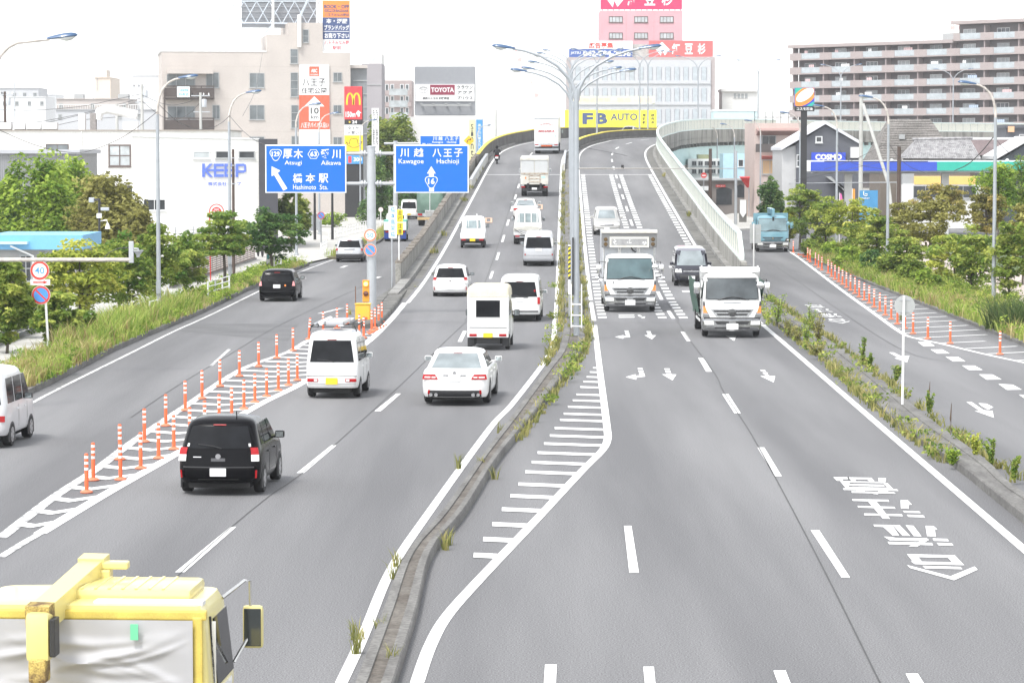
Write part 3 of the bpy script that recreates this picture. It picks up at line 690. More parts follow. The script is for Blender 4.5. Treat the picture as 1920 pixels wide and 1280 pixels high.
for i, (x, y) in enumerate(far): place_d(x, y, 'orange delineator in the far cluster beside the yellow cabinet', 'delineators by the yellow cabinet')
place_d(690, 627, 'bent orange delineator knocked over beside the yellow cabinet', 'delineators by the yellow cabinet', (0, radians(62), 0))
rr = [(1875, 665), (1781.6, 644.6), (1739.7, 635.6), (1712, 626), (1696.7, 616.5), (1682.6, 608), (1671, 599), (1660, 591.5), (1649.5, 584), (1639, 576.5), (1629.8, 569), (1620.5, 563), (1611, 557), (1603, 550.7), (1594.6, 545), (1587, 539.5), (1579.7, 533.8), (1572.6, 528.7), (1565.6, 524.5), (1559, 519), (1552.7, 513), (1541, 507), (1534.7, 502), (1529, 498), (1519, 491.6), (1514.4, 488), (1487.4, 474)]
for i, (x, y) in enumerate(rr):
 place_d(x, y, {0: 'orange delineator standing alone, nearest of the right hatched row', 1: 'orange delineator second nearest in the right hatched row', 26: 'orange delineator beside the pale blue truck'}.get(i, 'orange delineator in the long row along the right hatched kerb'), 'delineators along the right hatched strip')
for x, y in ((1497, 478.5), (1506, 482)): place_d(x, y, 'orange delineator lying flat on the hatching near the pale blue truck', 'delineators along the right hatched strip', (0, radians(86), radians(20)))

# ---- direction sign gantry
SIGNBACK = M('sign_back', (.33, .34, .34), .5, metal=.3)
def arrow_pts(pts, f): return [f(*p) for p in pts]
def face(mb, pl, pts, y): mb.add([(u, y, z) for u, z in (pl.uv(*p) for p in pts)], [tuple(range(len(pts)))])
def shield(cx, cy, r, n=20):          # rounded triangle, pointing down
 out = []
 for i in range(n):
  a = 2 * pi * i / n; k = 1 - .16 * cos(3 * (a + pi / 2)) ; out.append((cx + r * k * cos(a) * .98, cy + r * k * sin(a)))
 return [(x, y) for x, y in out]
def hexagon(cx, cy, r): return [(cx + r * cos(pi / 3 * i), cy + r * .92 * sin(pi / 3 * i)) for i in range(6)]
t = thing('direction_sign', 'thick grey post carrying two large blue direction signs', 'road sign', (*G(697, 590), 0))
px, py = t.location.x, t.location.y
MB().tube([(0, 0, 0), (0, 0, 7.1)], [.21, .185], 14).build('post', GALV, t, smooth=40)
MB().lathe([(.2, 7.1), (.2, 7.15), (.1, 7.18)], 14).build('post_cap', GALV, t, smooth=40)
for z in (6.84, 5.57):
 mb = MB().tube([(-1.15, -.02, z), (1.2, -.02, z)], .075, 8)
 for d in (-1, 1): mb.lathe([(.15, d * .24), (.15, d * .30)], 10, (0, -.02, z), 'x'); mb.lathe([(.15, d * .36), (.15, d * .42)], 10, (0, -.02, z), 'x')
 mb.build('cross_arm', GALV, t, smooth=40)
def panel(rect, Y, Z_, name='sign_panel'):
 pl = Plane(rect[0], Y, rect[2], Y); u0, z0, u1, z1 = pl.rect(*rect)
 return pl, u0, z0, u1, z1
def sign_face(t, pl, rect, col=SIGNBLUE, rim=.05):
 ox, oy = pl.a.x - t.location.x, pl.a.y - t.location.y
 u0, z0, u1, z1 = pl.rect(*rect); zz = t.location.z
 p = MB().rbox(u0, u1, 0, .07, z0, z1, .02).build('sign_panel', SIGNW, t, loc=(ox, oy, -zz))
 MB().box(u0 + rim, u1 - rim, -.006, .0, z0 + rim, z1 - rim).build('sign_field', col, p)
 mb = MB()
 for k in (.25, .75): mb.box(u0 + .1, u1 - .1, .072, .13, lerp(z0, z1, k) - .04, lerp(z0, z1, k) + .04)
 mb.build('stiffener', SIGNBACK, p)
 return p
Za = py - .16
c = lambda x, y: (460 + x / 4, 260 + y / 4)
pl = Plane(497, Za, 649, Za); p = sign_face(t, pl, (497, 271.5, 649.5, 362))
mb, mi = MB(), MB()
face(mb, pl, [c(197, 208), (460 + 262 / 4, 260 + 240 / 4), c(243, 258), c(315, 374), c(286, 391), c(216, 273), c(197, 283)], -.012)
face(mb, pl, [c(*q) for q in shield(228, 118, 44)], -.012); face(mi, pl, [c(*q) for q in shield(228, 118, 39)], -.014)
face(mb, pl, [c(*q) for q in hexagon(511, 117, 44)], -.012); m2 = MB(); face(m2, pl, [c(*q) for q in hexagon(511, 117, 39)], -.014); m2.build('route_badge', SIGNBLUE, p)
def wr(mb, pl, s, x0, y0, x1, y1, bold=.012, yy=-.012):
 a = pl.uv(*c(x0, y1)); b = pl.uv(*c(x1, y0)); put_text(mb, s, a[0], a[1], b[0], b[1], yy, bold)
for s, *r in (('厚', 282, 78, 352, 150), ('木', 362, 78, 432, 150), ('愛', 565, 78, 635, 150), ('川', 650, 82, 715, 150), ('橋', 357, 262, 428, 332), ('本', 452, 262, 525, 332), ('駅', 550, 262, 622, 332)): wr(mb, pl, s, *r, bold=.016)
for s, *r in (('Atsugi', 295, 165, 423, 205), ('Aikawa', 568, 165, 717, 198), ('Hashimoto', 358, 345, 530, 382), ('Sta.', 558, 345, 620, 382)): wr(mb, pl, s, *r, bold=.004)
wr(mb, pl, '129', 198, 97, 258, 135, .03, -.018); wr(mb, pl, '63', 487, 97, 537, 135, .03, -.018)
mb.build('lettering', SIGNW, p); mi.build('route_badge', SIGNBLUE, p)
pl = Plane(740, Za, 879, Za); p = sign_face(t, pl, (740, 271.5, 879, 362))
mb, mi = MB(), MB()
face(mb, pl, [c(1395, 207), c(1428, 262), c(1413, 262), c(1413, 285), c(1377, 285), c(1377, 262), c(1362, 262)], -.012)
face(mb, pl, [c(1378, 362), c(1415, 362), c(1415, 396), c(1378, 396)], -.012)
face(mb, pl, [c(*q) for q in shield(1395, 322, 46)], -.013); face(mi, pl, [c(*q) for q in shield(1395, 322, 41)], -.015)
for s, *r in (('川', 1162, 74, 1226, 138), ('越', 1264, 72, 1336, 138), ('八', 1404, 76, 1470, 138), ('王', 1486, 78, 1550, 136), ('子', 1566, 74, 1630, 138)): wr(mb, pl, s, *r, bold=.016)
wr(mb, pl, 'Kawagoe', 1150, 152, 1337, 198, .004); wr(mb, pl, 'Hachioji', 1435, 152, 1602, 198, .004); wr(mb, pl, '16', 1370, 298, 1420, 342, .03, -.019)
mb.build('lettering', SIGNW, p); mi.build('route_badge', SIGNBLUE, p)
# smaller sign behind
t = thing('direction_sign', 'smaller blue direction sign farther off, half hidden behind the right blue sign', 'road sign', ((742 - 960) / FPX * 232, 232, 0))
MB().tube([(0, 0, 0), (0, 0, 7.7)], [.2, .17], 12).build('post', GALV, t, smooth=40); MB().tube([(-.9, 0, 7.5), (5, 0, 7.5)], .09, 8).build('cross_arm', GALV, t, smooth=40)
pl = Plane(787, 231.8, 863, 231.8); p = sign_face(t, pl, (787, 254, 863, 296)); mb = MB()
d = lambda x, y: (640 + x / 4.571, 60 + y / 4.571)
def wr2(s, x0, y0, x1, y1, b=.012):
 a = pl.uv(*d(x0, y1)); q = pl.uv(*d(x1, y0)); put_text(mb, s, a[0], a[1], q[0], q[1], -.012, b)
for s, *r in (('川', 785, 895, 820, 930), ('越', 832, 895, 868, 930), ('八', 888, 895, 922, 930), ('王', 930, 897, 962, 928), ('子', 972, 895, 1004, 930), ('Kawagoe', 780, 936, 872, 958), ('Hachioji', 905, 936, 985, 958), ('西', 692, 955, 722, 985), ('川', 735, 955, 770, 985)): wr2(s, *r)
mb.build('lettering', SIGNW, p)
# round signs
def disc(r, y, cx, cz, n=28, mb=None):
 mb = mb or MB(); return mb.add([(cx + r * cos(2 * pi * i / n), y, cz + r * sin(2 * pi * i / n)) for i in range(n)], [tuple(range(n))])
def round_sign(par, cx, cz, r, kind, text=None, y=-.1, loc=None, tc=None):
 o = MB().lathe([(r, 0), (r, .02)], 28, (cx, y, cz), 'y').build('sign_disc', SIGNW, par, smooth=30)
 if kind == 'speed':
  k = MB(); n = 28
  for i in range(n):
   a, b = 2 * pi * i / n, 2 * pi * (i + 1) / n
   k.add([(cx + q * cos(w_), y - .004, cz + q * sin(w_)) for q, w_ in ((r * .97, a), (r * .97, b), (r * .74, b), (r * .74, a))], [(0, 1, 2, 3)])
  k.build('rim', tc or SIGNRED, o); m = MB(); put_text(m, text, cx - r * .5, cz - r * .36, cx + r * .5, cz + r * .36, y - .005, .015); m.build('lettering', M('sign_number_blue', (.12, .38, .78), .4), o)
 else:
  disc(r * .97, y - .003, cx, cz).build('rim', tc or SIGNRED, o); disc(r * .76, y - .006, cx, cz).build('field', M('noparking_blue', (.08, .30, .75), .4), o)
  m = MB(); q = r * .74; w_ = r * .09; s2 = .7071
  m.add([(cx - q * s2 - w_ * s2, y - .009, cz + q * s2 - w_ * s2), (cx - q * s2 + w_ * s2, y - .009, cz + q * s2 + w_ * s2), (cx + q * s2 + w_ * s2, y - .009, cz - q * s2 + w_ * s2), (cx + q * s2 - w_ * s2, y - .009, cz - q * s2 - w_ * s2)], [(0, 1, 2, 3)]); m.build('slash', tc or SIGNRED, o)
 return o
Yp = py - .3
def px_local(x, y, Y, o): q = at(x, y, Y); return q[0] - o.location.x, q[2] - o.location.z
oo = M('faded_orange_rim', (.72, .22, .10), .4)
t = thing('speed_limit_sign', 'round 50 speed limit sign on the thick grey sign post', 'road sign', (*G(697, 590), 0)); a, b = px_local(694, 441, Yp, t); round_sign(t, a, b, .27, 'speed', '50', -.28, tc=oo); MB().box(a - .1, a + .25, -.25, -.2, b - .03, b + .03).build('bracket', GALV, t)
t = thing('no_parking_sign', 'round blue no parking sign under the 50 sign on the grey post', 'road sign', (*G(697, 590), 0)); a, b = px_local(694, 469, Yp, t); round_sign(t, a, b, .27, 'np', None, -.28, tc=oo); MB().box(a - .1, a + .25, -.25, -.2, b - .03, b + .03).build('bracket', GALV, t)
# warning light and cabinet
OR2 = M('orange_housing', (.80, .33, .03), .5, var=.05)
t = thing('warning_light', 'orange warning signal with one lit and one dark lamp before the grey post', 'signal', (*G(690, 600), 0)); Y0 = t.location.y
a0, b0 = px_local(680, 566, Y0, t); a1, b1 = px_local(692.5, 525, Y0, t)
MB().rbox(a0, a1, -.1, .08, b0, b1, .02).build('housing', OR2, t); am = (a0 + a1) / 2
for yy, mt in ((532, M('lit_amber', (1, .72, .12), .3, emit=1.6)), (550, M('dark_lamp', (.12, .035, .02), .2, coat=.6))):
 zc = px_local(686, yy, Y0, t)[1]; MB().lathe([(.105, -.16), (.105, -.1)], 16, (am, 0, zc), 'y').build('lamp_hood', OR2 if yy < 540 else BLACKP, t, smooth=40); MB().lathe([(.01, -.175), (.06, -.17), (.09, -.161)], 16, (am, 0, zc), 'y').build('lamp_lens', mt, t, smooth=40)
MB().tube([(am, 0, 0), (am, 0, b0)], .05, 8).build('post', GALV, t, smooth=40)
t = thing('signal_cabinet', 'yellow control cabinet among the orange posts at the island nose', 'cabinet', (*G(680, 607), 0))
CABY = worn('cabinet_yellow', (.80, .52, .05), (.74, .45, .08), .3, .7, 3, amt=.1); k = 1 / 5500 * t.location.y
MB().rbox(-14 * k, 14 * k, 0, .5, .05, 36 * k, .02).build('cabinet_body', CABY, t); MB().rbox(-12.5 * k, 12.5 * k, -.02, 0, .1, 34 * k, .008).build('door', CABY, t); MB().rbox(-15 * k, 15 * k, -.04, .54, 36 * k, 38 * k, .01).build('lid', CABY, t)
MB().box(4 * k, 9 * k, -.03, -.018, 8 * k, 13 * k).build('door_sticker', ORANGE, t)
MB().tube([(-.3, .3, .8), (-.3, .3, 1.5)], .02, 6).build('rod', M('rust', (.16, .08, .05), .9), t)
# bridge name plate and caution plates
t = thing('bridge_name_sign', 'white upright plate with blue writing on a thin post at the wall end', 'road sign', (*G(735, 541), 0)); Y0 = t.location.y
a0, b0 = px_local(729, 446, Y0, t); a1, b1 = px_local(744, 386, Y0, t)
MB().tube([(0, 0, 0), (0, 0, b1 - .1)], .035, 8).build('post', GALV, t); p = MB().box(a0, a1, -.06, -.04, b0, b1).build('plate', SIGNW, t)
mb = MB(); put_vertical(mb, '橋本高架橋', a0 + .09, b0 + .03, a1 - .09, b1 - .03, -.064, .01); mb.build('lettering', M('sign_number_blue', (.12, .38, .78), .4), p)
t = thing('caution_plate', 'pair of yellow upright plates with dark writing on a white post behind the wall', 'road sign', (at(748, 400, 150)[0], 150, .0)); Y0 = 150
MB().tube([(0, 0, 0), (0, 0, 4)], .035, 8).build('post', WHITE, t)
for s_, ya, yb in (('走行', 393, 416), ('注意', 418, 440)):
 a0, b0 = px_local(744.5, yb, Y0, t); a1, b1 = px_local(755.5, ya, Y0, t)
 p = MB().box(a0, a1, -.06, -.04, b0, b1).build('plate', YEL, t); mb = MB(); put_vertical(mb, s_, a0 + .05, b0 + .02, a1 - .05, b1 - .02, -.064, .01); mb.build('lettering', BLACKP, p)
# diamond bend warning
q = at(879, 264, 258); e0 = elev(258); t = thing('bend_warning_sign', 'yellow diamond bend warning sign by the left parapet', 'road sign', (q[0], 258, e0)); zc = q[2] - e0; r = .46
p = MB().prismy([(0, zc - r), (r, zc), (0, zc + r), (-r, zc)], 0, .03).build('plate', M('warning_yellow', (.85, .48, .02), .4), t)
mb = MB(); mb.tube([(-.15, -.01, zc - .18), (-.13, -.01, zc), (-.02, -.01, zc + .1), (.12, -.01, zc + .12)], .035, 6); mb.add([(.1, -.02, zc + .22), (.1, -.02, zc + .02), (.25, -.02, zc + .13)], [(0, 1, 2)]); mb.build('bend_arrow', BLACKP, p)
MB().tube([(0, .04, -.2), (0, .04, zc)], .04, 8).build('post', GALV, t)
# 40 sign group at left
gx, gy = G(91, 660, .15); t = thing('speed_limit_sign', 'round 40 speed limit sign with arrow plate on a white post at left', 'road sign', (gx, gy, .15))
a, b = px_local(74.5, 507, gy, t); a2, b2 = px_local(85.5, 570, gy, t); a3, b3 = px_local(77, 553, gy, t)
MB().tube([(0, .04, 0), (a2, .04, b2), (a, .04, b + .1)], .042, 8).build('post', WHITE, t, smooth=40); round_sign(t, a, b, .325, 'speed', '40', -.02)
a0, b0 = px_local(57, 534.5, gy, t); a1, b1 = px_local(94, 523.5, gy, t); p = MB().box(a0, a1, -.02, 0, b0, b1).build('arrow_plate', SIGNW, t); zc = (b0 + b1) / 2
mb = MB().box(a0 + .1, a1 - .2, -.026, -.022, zc - .025, zc + .02); mb.add([(a1 - .22, -.026, zc - .06), (a1 - .08, -.026, zc), (a1 - .22, -.026, zc + .06)], [(0, 1, 2)]); mb.build('arrow', SIGNRED, p)
t2 = thing('no_parking_sign', 'round blue no parking sign below the 40 sign at left', 'road sign', (gx, gy, .15)); round_sign(t2, a3, b3, .32, 'np', None, -.022); MB().box(a3 - .05, a3 + .2, .0, .03, b3 - .04, b3 + .04).build('bracket', GALV, t2)
# sign on lamp at (602,404)
q = at(602, 404, 215); t = thing('no_parking_sign', 'small round no parking sign on a lamp post over the far left pavement', 'road sign', (q[0], 215, .14)); round_sign(t, 0, q[2] - .14, .28, 'np', None, 0); MB().tube([(0, .06, 0), (0, .06, q[2])], .05, 8).build('post', GALV, t)
q = at(714, 393, 250); t = thing('round_sign', 'small pale round sign on a white post left of the wall', 'road sign', (q[0], 250, .14)); MB().lathe([(.2, 0), (.2, .02)], 20, (0, 0, q[2] - .14), 'y').build('sign_disc', M('pale_sign', (.75, .62, .6), .5), t, smooth=30); MB().tube([(0, .04, 0), (0, .04, q[2])], .04, 8).build('post', WHITE, t)
# rusty arm reaching in from the left with a horn speaker
Y0 = 92; q0, q1 = at(-46, 487, Y0), at(246, 487, Y0); t = thing('overhead_pipe', 'rusty white overhead pipe arm reaching in from the left with a bracket', 'pole', (q0[0], Y0, .13))
L_ = q1[0] - q0[0]; z0 = q0[2] - .13
MB().tube([(0, 0, 0), (0, 0, z0 + .3)], .1, 10).build('post', RUSTG, t, smooth=40); MB().tube([(0, 0, z0), (L_, 0, z0)], .065, 10).build('arm', RUSTG, t, smooth=40); MB().rbox(L_ - .07, L_ + .08, -.06, .06, z0 - .1, z0 + .58, .02).build('end_bracket', GALV, t)
MB().lathe([(.05, 0), (.06, .08), (.17, .2), (.17, .22)], 12, (L_ + .22, 0, z0 + .08)).build('horn', GALV, t, smooth=40); MB().tube([(L_ + .05, 0, z0 + .35), (L_ + .22, 0, z0 + .35), (L_ + .22, 0, z0 + .1)], .03, 6).build('horn_bracket', GALV, t)
MB().tube([(L_ - .05, 0, z0 + .38), (L_ - .4, 0, z0 + .36), (L_ - .7, .0, z0 + .22), (L_ - .85, 0, z0 + .05)], .014, 6).build('cable', BLACKP, t)
# hydrant sign
gx, gy = G(395, 526, .14); t = thing('hydrant_sign', 'red round fire hydrant sign in a red hoop on a red post', 'road sign', (gx, gy, .14)); a, b = px_local(406, 398, gy, t)
RED = M('red_paint', (.60, .04, .035), .45)
pts = [(0, 0, 0), (-.04, 0, b - .3)] + [(a + .37 * cos(w_), 0, b + .05 + .37 * sin(w_)) for w_ in [pi * (1 - i / 8) for i in range(9)]] + [(a + .37, 0, b - .2)]
MB().tube(pts, .03, 6).build('post', RED, t, smooth=40); p = MB().lathe([(.27, 0), (.27, .03)], 24, (a, 0, b), 'y').build('sign_disc', RED, t, smooth=30)
mb = MB(); put_text(mb, '消火栓', a - .21, b - .11, a + .21, b + .09, -.006, .02); mb.box(a - .12, a + .12, -.006, -.004, b + .13, b + .17); mb.build('lettering', SIGNW, p)
# camera pole
q = at(186, 376, 150); t = thing('camera_pole', 'black pole with cameras and a floodlight among the left trees', 'camera pole', (q[0], 150, .1)); zt_ = q[2]
MB().tube([(0, 0, 0), (0, 0, zt_)], .06, 8).build('pole', BLACKP, t)
MB().rbox(-.52, -.25, -.12, .12, zt_ - .2, zt_ + .05, .03).build('floodlight', GALV, t); MB().tube([(-.25, 0, zt_ - .07), (0, 0, zt_ - .05), (.05, 0, zt_ - .3)], .06, 8).build('bracket', BLACKP, t)
MB().rbox(.08, .5, -.1, .1, zt_ - .62, zt_ - .45, .03).build('camera', GALV, t); MB().rbox(-.13, .13, -.12, .02, zt_ - 1.0, zt_ - .75, .03).build('camera', WHITE, t); MB().lathe([(.14, zt_ - 1.55), (.09, zt_ - 1.35), (.05, zt_ - 1.25)], 12, (.42, 0, 0)).build('dome_camera', WHITE, t, smooth=40); MB().tube([(0, 0, zt_ - 1.15), (.38, 0, zt_ - 1.1), (.42, 0, zt_ - 1.3)], .03, 6).build('bracket', WHITE, t)
# plain poles and wires
BROWN = M('brown_pole', (.075, .05, .04), .6); CPOLE = worn('concrete_pole', (.52, .52, .50), (.42, .42, .40), .3, .7, 2, amt=.1)
def pole(name, label, x, yt, Y, r, mat, extra=None, base=.1):
 q = at(x, yt, Y); t = thing(name, label, 'pole', (q[0], Y, 0)); h = q[2]
 MB().tube([(0, 0, 0), (0, 0, h)], [r * 1.25, r], 10).build('pole', mat, t, smooth=40)
 if extra: extra(t, h)
 return t
def bands(t, h):
 for k in (.5, .9, 1.9): MB().lathe([(.1, h - k), (.1, h - k + .05)], 10).build('band', GALV, t)
def xfmr(t, h):
 MB().lathe([(.24, h - 1.4), (.26, h - .7), (.2, h - .62)], 12, (.35, -.05, 0)).build('transformer', GALV, t, smooth=40); MB().box(-.9, .9, -.06, .06, h - .35, h - .25).build('crossarm', GALV, t); MB().box(-.7, .9, -.06, .06, h - 1.9, h - 1.8).build('crossarm', GALV, t)
 for k in (-.8, -.3, .3, .8): MB().lathe([(.05, h - .25), (.07, h - .15), (.03, h - .02)], 8, (k, 0, 0)).build('insulator', BLACKP if k < 0 else WHITE, t)
pole('utility_pole', 'thin dark brown steel pole in front of the blue company letters', 437, 280, 160, .07, BROWN, bands)
pole('utility_pole', 'thick dark brown steel pole beside the green canopy at right', 1686, 275, 185, .12, BROWN, bands)
pole('utility_pole', 'white concrete utility pole in front of the shingle roof', 1615, 175, 215, .14, CPOLE, bands)
pole('utility_pole', 'concrete utility pole with transformer before the beige balconies', 376, 174, 285, .13, CPOLE, xfmr)
pole('utility_pole', 'concrete utility pole with many wires between the far left roofs', 266, 158, 300, .15, CPOLE, xfmr)
pole('utility_pole', 'dark utility pole at the far left edge of the roofs', 9, 172, 300, .12, BROWN, xfmr); pole('utility_pole', 'thin grey pole second from the left edge of the roofs', 27, 154, 320, .06, GALV)
pole('utility_pole', 'short concrete pole behind the white rooftop duct', 219, 195, 300, .15, CPOLE, bands)
pole('utility_pole', 'black pole in front of the low shop under the viaduct', 1332, 279, 295, .16, BROWN, bands); pole('utility_pole', 'grey pole with guy wires beside the red awning', 1380, 283, 270, .12, GALV, bands)
pole('utility_pole', 'distant grey pole rising behind the left parapet', 930, 205, 420, .12, CPOLE, bands)
for x, yt, Y in ((590, 362, 225), (623, 362, 225)): pole('signal_post', 'slim black post standing on the far left pavement, ' + ('left' if x < 600 else 'right') + ' one of two', x, yt, Y, .09, BLACKP)
t = thing('pole_strut', 'leaning white strut pole propping the concrete utility pole', 'pole', (at(1665, 330, 212)[0], 212, 0)); a = at(1618, 195, 214); x1, y1, z1 = a[0] - t.location.x, 2, a[2]
b = at(1666, 345, 212); MB().tube([(.6, 0, .0), (b[0] - t.location.x, 0, b[2]), (x1, y1, z1)], .12, 8).build('strut', CPOLE, t, smooth=40)
WIRE = M('wire', (.05, .05, .052), .6)
def wire(label, pts, r=.012):
 p = [Vector(at(*q)) for q in pts]; o = p[0].copy(); t = bpy.data.objects.new('overhead_wire', MB().tube(smooth_pts([tuple(k - o) for k in p], 6), r, 5).mesh('overhead_wire', WIRE)); COL.objects.link(t); t.location = o; tag(t, label, 'wire', 'overhead wires')
wire('black cable sagging before the grey corrugated building at left', [(-10, 240, 119), (60, 270, 119), (115, 284, 119), (160, 285, 119), (215, 265, 119), (255, 241, 119), (297, 208, 120)], .013)
wire('black cable sagging from the second left lamp to the next lamp', [(297, 195, 120), (330, 226, 128), (360, 240, 135), (385, 243, 141), (412, 233, 147), (431, 217, 151)], .013)
wire('black cable sagging from the lamp to the left blue sign', [(431, 218, 151), (455, 245, 140), (480, 264, 132), (500, 272, 125)], .013)
wire('pale cable running down right from the nearest right lamp', [(1864, 258, 130), (1890, 285, 130), (1925, 309, 130)], .012)
wire('twisted black cable from the nearest right lamp to the canopy', [(1862, 258, 130), (1840, 285, 140), (1815, 308, 150), (1790, 320, 160)], .025)
wire('thin cable from the second right lamp towards the canopy', [(1664, 264, 164), (1682, 292, 164), (1705, 312, 164), (1735, 325, 166)], .013)
wire('thin cable from the third right lamp to the pole', [(1568, 268, 198), (1582, 292, 198), (1605, 308, 200), (1660, 318, 200)], .014)
wire('thin wire rising from the shop corner to the shingle roof', [(1545, 318, 215), (1600, 300, 215), (1665, 268, 214)], .014); wire('thin wire crossing above the blue canopy', [(1490, 338, 215), (1580, 320, 215), (1700, 293, 190)], .014)
wire('thin wire crossing the right carriageway of the ramp', [(1096, 277, 300), (1160, 289, 300), (1225, 303, 300), (1300, 318, 290)], .02)
for k, (ya, yb, yc) in enumerate(((185, 200, 176), (208, 214, 184), (213, 216, 190), (222, 226, 215))): wire('black power line over the far left roofs, %s' % ('topmost', 'second from the top', 'third from the top', 'lowest')[k], [(-5, ya + 20, 300), (60, ya + 22, 300), (150, yb, 300), (210, lerp(yb, yc, .5), 300), (266, yc, 300)], .028)
for k, (ya, yb) in enumerate(((178, 196), (190, 222))): wire('black power line from the left pole to the beige balconies, %s one' % ('upper', 'lower')[k], [(266, ya, 300), (310, yb, 295), (345, yb - 2, 290), (376, ya + 2, 285)], .028)
wire('thin wire before the beige building wall', [(455, 218, 160), (480, 165, 200), (492, 100, 260)], .012)
for k, (a, b) in enumerate((((1081, 316, 108), (1380, 316, 268)), ((1425, 344, 298), (1688, 342, 185)))):
 p, q = Vector(at(*a)), Vector(at(*b)); t = thing('span_pipe', 'thin pale pipe spanning the road ' + ('from the median lamp over the ramp' if k == 0 else 'above the right trees to the brown pole'), 'pipe', p)
 MB().tube([(0, 0, 0), tuple((q - p) * .33), tuple(q - p)], .035, 6).build('pipe', RUSTG if k == 0 else GALV, t)
 if k == 0: m_ = (q - p) * .14; MB().rbox(m_.x - .06, m_.x + .06, m_.y - .05, m_.y + .05, m_.z, m_.z + .16, .02).build('fitting', BLACKP, t)
# sign backs on the right
gx, gy = G(1692, 758, .2); t = thing('round_sign', 'back of a grey round sign on a white post on the right median', 'road sign', (gx, gy, .2)); a, b = px_local(1697, 573, gy, t)
MB().tube([(0, 0, 0), (.02, 0, b + .27)], .034, 8).build('post', WHITE, t, smooth=40); MB().lathe([(.275, .06), (.275, .08)], 28, (a, 0, b), 'y').build('sign_disc', M('sign_back_pale', (.42, .43, .42), .5, metal=.2), t, smooth=30)
mb = MB(); [mb.box(a - .14, a + .14, .04, .06, b + k - .012, b + k + .012) for k in (-.16, .16)]; mb.build('clamp', GALV, t)
gx, gy = G(1413, 509); t = thing('square_sign', 'back of a square grey sign on a white post beyond the parapet end', 'road sign', (gx, gy, 0)); a0, b0 = px_local(1406, 456, gy, t); a1, b1 = px_local(1427, 421, gy, t)
MB().tube([(0, 0, 0), (0, 0, b1 + .05)], .045, 8).build('post', WHITE, t, smooth=40); MB().box(a0, a1, .06, .08, b0, b1).build('sign_plate', MATS['sign_back_pale'], t)
mb = MB(); [mb.box(a0 + .1, a1 - .1, .05, .06, lerp(b0, b1, k) - .015, lerp(b0, b1, k) + .015) for k in (.15, .5, .85)]; mb.build('clamp', GALV, t)
gx, gy = G(1393, 419); t = thing('road_post_sign', 'white pointed plate on a squat grey post at the far right corner', 'road sign', (gx, gy, .1)); MB().box(-.35, .35, 0, .3, 0, 2.1).build('post', CONCD, t); MB().prismy([(-.3, .9), (0, .45), (.3, .9), (.3, 2.15), (-.3, 2.15)], -.04, 0).build('plate', WHITE, t)
q = at(1319.7, 329, 290); t = thing('no_entry_sign', 'small red no entry sign before the low shop under the viaduct', 'road sign', (q[0], 290, 0)); MB().tube([(0, .03, 0), (0, .03, q[2])], .04, 6).build('post', GALV, t); p = MB().lathe([(.28, 0), (.28, .02)], 20, (0, 0, q[2]), 'y').build('sign_disc', RED, t, smooth=30); MB().box(-.18, .18, -.01, -.006, q[2] - .05, q[2] + .05).build('bar', SIGNW, p)
# ---- pavement fences
def fence(p0, p1, label, h=.8, z=.15):
 a, b = G(*p0, z), G(*p1, z); v = Vector((b[0] - a[0], b[1] - a[1])); L_ = v.length; t = thing('pipe_fence', label, 'fence', (a[0], a[1], z), atan2(v.y, v.x), 'white pipe fences')
 n = max(1, round(L_ / 2))
 for i in range(n + 1): MB().tube([(L_ * i / n, 0, 0), (L_ * i / n, 0, h)], .04, 6).build('post', WHITE, t)
 for k in (.3, .55, .78): MB().tube([(0, 0, k), (L_, 0, k)], .025, 6).build('rail', WHITE, t)
fence((281, 602), (296, 598), 'short white pipe fence by the tall grass at left'); fence((390, 560), (430, 548), 'white pipe fence under the lamp by the brown pole'); fence((514, 508), (527, 503), 'short white pipe fence in front of the lone street tree'); fence((540, 498), (552, 493), 'white pipe fence at the lamp post near the walker'); fence((602, 478), (613, 471), 'white pipe fence across the side street'); fence((617, 449), (700, 428), 'long white pipe fence along the far pavement')
def slat_fence(name, label, p0, p1, h, mat, z=.13, pitch=.12, gap=.05):
 a, b = p0, p1; v = Vector((b[0] - a[0], b[1] - a[1])); L_ = v.length; t = thing(name, label, 'fence', (a[0], a[1], z), atan2(v.y, v.x))
 mb = MB(); k = .08
 while k < h: mb.box(0, L_, -.015, .015, k, k + pitch - gap); k += pitch
 mb.build('slat_panel', mat, t); n = max(1, round(L_ / 2))
 for i in range(n + 1): MB().box(L_ * i / n - .04, L_ * i / n + .04, .016, .08, 0, h + .05).build('post', GALV, t)
 MB().box(0, L_, -.12, .12, -.02, .07).build('footing', CONC, t)
slat_fence('slat_fence', 'brown horizontal slat fence along the left pavement', G(318, 546), G(478, 489), 1.25, M('brown_slat', (.20, .12, .09), .6))
slat_fence('slat_fence', 'dark grey slat fence at the left edge under the hedge', (-18.2, 84), (-18.0, 116), .75, M('dark_slat', (.10, .11, .12), .5), pitch=.14, gap=.03)
slat_fence('mesh_fence', 'wire fence in front of the white company building', G(330, 475), G(430, 470), 1.6, M('wire_grey', (.35, .36, .36), .5, metal=.3), pitch=.22, gap=.19)
a = at(543, 440, 236); b = at(600, 436, 246); t = thing('panel_fence', 'pale upright bar fence with yellow banners across the side street', 'fence', (a[0], a[1], .1), atan2(b[1] - a[1], b[0] - a[0])); L_ = sqrt((b[0] - a[0]) ** 2 + 100)
mb = MB(); k = 0
while k < L_: mb.box(k, k + .05, -.02, .02, .2, 1.55); k += .13
mb.box(0, L_, -.03, .03, 1.5, 1.58); mb.build('bar_panel', GALV, t)
for i in range(5): MB().box(L_ * i / 4 - .05, L_ * i / 4 + .05, .02, .1, 0, 1.65).build('post', WHITE, t)
